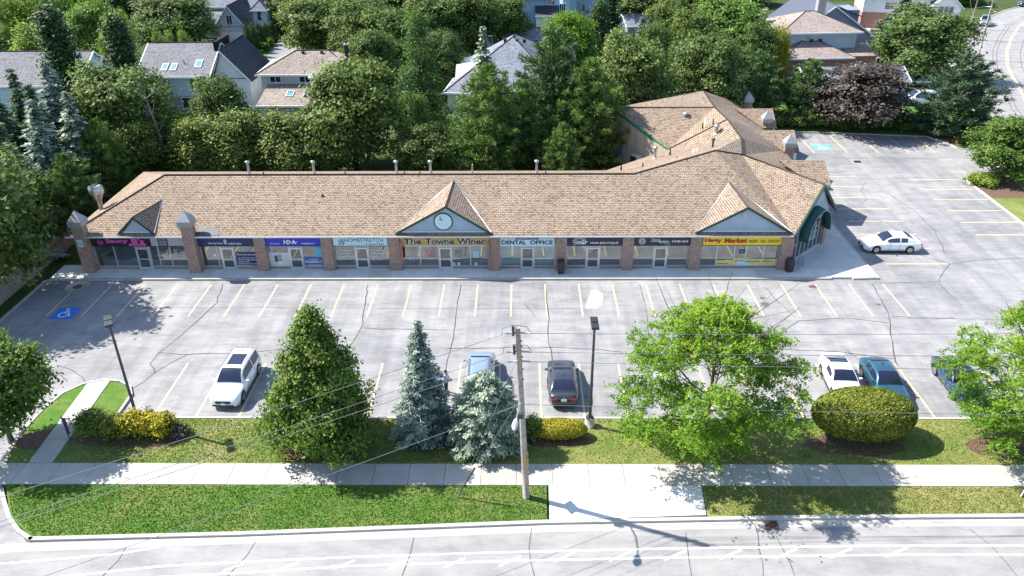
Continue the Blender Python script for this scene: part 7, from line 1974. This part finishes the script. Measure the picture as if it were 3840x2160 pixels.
c = G(2006, 672, .15); t = thing('bike_rack', 'black wire newspaper rack beside the corner waste bin', 'rack', (c.x, c.y, .15), .7)
for sx in (-.35, .35):
    MB().tube([(sx, -.25, 0), (sx, -.2, .85), (sx, .2, .95), (sx, .3, 0)], .018, 6).build('side_frame', M_BLACK, t)
for k in range(5): MB().tube([(-.35, -.22 + k * .02, .2 + k * .16), (.35, -.22 + k * .02, .2 + k * .16)], .014, 5).build('bar', M_BLACK, t)
t.name = 'newspaper_rack'
c = G(178, 1112, .1); t = thing('walk_post', 'slim purple banner post beside the garden walk', 'post', (c.x, c.y, .08))
MB().tube([(0, 0, 0), (-.05, 0, 1.9)], .035, 8).build('pole', M_DARKGREY, t); MB().box(-.02, -.02, .6, .16, .0, 1.8).build('banner', plain('purple banner', (.05, .02, .06), .7), t)
c = G(40, 1135, .1); t = thing('marker_stake', 'thin wooden marker stake at the left driveway kerb', 'stake', (c.x, c.y, .08)); MB().tube([(0, 0, 0), (-.12, 0, 1.3)], .022, 6).build('stake', M_WOOD_D, t)
c = G(2578, 1262, .1); t = thing('sandwich_board', 'white framed sandwich board cut by the right edge', 'sign', (c.x + .28, c.y, .1), -.2)
for s_ in (-1, 1):
    MB().add([(-.35, s_ * .3, 0), (.35, s_ * .3, 0), (.35, s_ * .04, 1.15), (-.35, s_ * .04, 1.15), (-.35, s_ * .3 + .03, 0), (.35, s_ * .3 + .03, 0), (.35, s_ * .04 + .03, 1.15), (-.35, s_ * .04 + .03, 1.15)], [(0, 1, 2, 3), (7, 6, 5, 4), (0, 4, 5, 1), (1, 5, 6, 2), (2, 6, 7, 3), (3, 7, 4, 0)]).build('board', M_STEEL, t)
    for x in (-.37, .33): MB().add([(x, s_ * .3 - .02, 0), (x + .05, s_ * .3 - .02, 0), (x + .05, s_ * .04 - .02, 1.18), (x, s_ * .04 - .02, 1.18), (x, s_ * .3 + .05, 0), (x + .05, s_ * .3 + .05, 0), (x + .05, s_ * .04 + .05, 1.18), (x, s_ * .04 + .05, 1.18)], [(0, 1, 2, 3), (7, 6, 5, 4), (0, 4, 5, 1), (1, 5, 6, 2), (2, 6, 7, 3), (3, 7, 4, 0)]).build('frame_rail', M_TRIM, t)
x = CX[0] - .05; t = thing('hours_sign', 'small pale notice sign on the leftmost brick column', 'sign', (x, 57.1, 2.55)); MB().box(-.2, -.02, 0, .2, .02, .62).build('plate', M_PALEB, t)
for k in range(4): MB().box(-.15, -.026, .1 + k * .12, .15, -.021, .14 + k * .12).build('text_line', M_NAVY, t)
c = G(1121, 985)

# ------------------------------------------------------------------ person in the lot
def skin_mesh(name, V, Ed, Rd, sub=2):
    me = bpy.data.meshes.new(name); me.from_pydata([tuple(v) for v in V], Ed, [])
    o = bpy.data.objects.new(name, me); COL.objects.link(o)
    o.modifiers.new('skin', 'SKIN'); s_ = o.modifiers.new('sub', 'SUBSURF'); s_.levels = sub; s_.render_levels = sub
    sv_ = me.skin_vertices[0].data
    for i, r in enumerate(Rd): sv_[i].radius = (r, r) if not isinstance(r, tuple) else r
    sv_[0].use_root = True
    bpy.context.view_layer.update(); dg = bpy.context.evaluated_depsgraph_get()
    m2 = bpy.data.meshes.new_from_object(o.evaluated_get(dg)); bpy.data.objects.remove(o)
    for p in m2.polygons: p.use_smooth = True
    return m2
pp_ = G(1123, 988)
per = thing('person', 'person in light blue shirt and black trousers standing beside the pointed spruce', 'person', (pp_.x, pp_.y, 0), R(-20), 'people')
# local frame: faces +x; y to the left
Vb = [(0, 0, .95), (.0, 0, 1.15), (.0, 0, 1.36), (.01, 0, 1.47), (.03, 0, 1.58), (.04, 0, 1.70),
      (-.0, .19, 1.40), (.03, .25, 1.14), (.24, .12, 1.06), (.31, .07, 1.08),
      (-.0, -.19, 1.40), (.03, -.25, 1.14), (.24, -.12, 1.06), (.31, -.07, 1.08),
      (0, .10, .90), (.01, .11, .50), (-.02, .12, .09), (.12, .13, .04),
      (0, -.10, .90), (.02, -.11, .50), (-.0, -.12, .09), (.14, -.13, .04)]
Eb = [(0, 1), (1, 2), (2, 3), (3, 4), (4, 5), (2, 6), (6, 7), (7, 8), (8, 9), (2, 10), (10, 11), (11, 12), (12, 13), (0, 14), (14, 15), (15, 16), (16, 17), (0, 18), (18, 19), (19, 20), (20, 21)]
Rb = [.12, .115, .13, .055, .095, .085, .06, .042, .032, .035, .06, .042, .032, .035, .085, .058, .04, .04, .085, .058, .04, .04]
for s_ in (1, -1):   # fingers and thumb of each hand
    b0 = 9 if s_ == 1 else 13; w_ = Vector(Vb[b0])
    for k in range(4):
        i0 = len(Vb); a = w_ + Vector((.05, s_ * (.015 - k * .016), .012 - abs(k - 1.5) * .004)); b_ = a + Vector((.035, -s_ * .01, -.012))
        Vb += [tuple(a), tuple(b_)]; Eb += [(b0, i0), (i0, i0 + 1)]; Rb += [.010, .008]
    i0 = len(Vb); a = w_ + Vector((.01, -s_ * .03, .03)); Vb += [tuple(a), tuple(a + Vector((.03, -s_ * .01, .008)))]; Eb += [(b0, i0), (i0, i0 + 1)]; Rb += [.011, .009]
M_SKINC = plain('skin', (.42, .24, .17), .6, var=.05); M_SHIRT = plain('light blue shirt', (.42, .55, .72), .8, var=.08, scale=8); M_TROU = plain('black trousers', (.014, .014, .02), .8); M_HAIR = plain('dark hair', (.03, .022, .018), .8)
obj('body', skin_mesh('body', Vb, Eb, Rb), M_SKINC, per)
Vs = [(0, 0, .97), (0, 0, 1.16), (0, 0, 1.37), (.005, 0, 1.44), (0, .19, 1.40), (.03, .255, 1.14), (.2, .145, 1.07), (0, -.19, 1.40), (.03, -.255, 1.14), (.2, -.145, 1.07)]
obj('shirt', skin_mesh('shirt', Vs, [(0, 1), (1, 2), (2, 3), (2, 4), (4, 5), (5, 6), (2, 7), (7, 8), (8, 9)], [.145, .14, .152, .075, .082, .06, .048, .082, .06, .048]), M_SHIRT, per)
Vt = [(0, 0, .97), (0, .10, .88), (.01, .11, .50), (-.02, .12, .10), (0, -.10, .88), (.02, -.11, .50), (0, -.12, .10)]
obj('trousers', skin_mesh('trousers', Vt, [(0, 1), (1, 2), (2, 3), (0, 4), (4, 5), (5, 6)], [.14, .105, .078, .062, .105, .078, .062]), M_TROU, per)
hr = MB()
for i in range(7):
    for k in range(12):
        pass
hv = []; hf = []
for i in range(6):
    th = math.pi * .56 * i / 5
    for k in range(14):
        a = 2 * math.pi * k / 14; hv.append((.025 + .108 * math.sin(th) * math.cos(a) - .012, .1 * math.sin(th) * math.sin(a), 1.655 + .125 * math.cos(th)))
for i in range(5):
    for k in range(14): hf.append((i * 14 + k, i * 14 + (k + 1) % 14, (i + 1) * 14 + (k + 1) % 14, (i + 1) * 14 + k))
MB().add(hv, hf, True).build('hair', M_HAIR, per)
fc = MB()
for s_ in (-1, 1): fc.cbox((.128, s_ * .034, 1.645), .012, .022, .012)
fc.build('eyes', M_BLACK, per)
MB().add([(.125, -.014, 1.60), (.125, .014, 1.60), (.152, 0, 1.605), (.13, 0, 1.645)], [(0, 1, 2), (1, 3, 2), (0, 2, 3)]).build('nose', M_SKINC, per); MB().cbox((.118, 0, 1.572), .012, .045, .010).build('mouth', plain('lips', (.3, .10, .09), .6), per)
for s_ in (-1, 1): MB().cbox((.03, s_ * .098, 1.625), .035, .02, .055).build('ear', M_SKINC, per, bevel=.008)
for s_, xx in ((1, .05), (-1, .07)): MB().cbox((xx, s_ * .125, .045), .27, .095, .09).build('shoe', M_BLACK, per, bevel=.03)
rc_ = thing('remote_controller', 'small dark controller held by the person in the lot', 'controller', per.location + Vector((.36 * math.cos(R(-20)), .36 * math.sin(R(-20)), 1.09)), R(-20))
MB().cbox((.02, 0, 0), .09, .16, .05).build('case', M_DARKGREY, rc_, bevel=.01); MB().cbox((.03, 0, .04), .02, .14, .05).build('screen', M_CARGLASS, rc_)
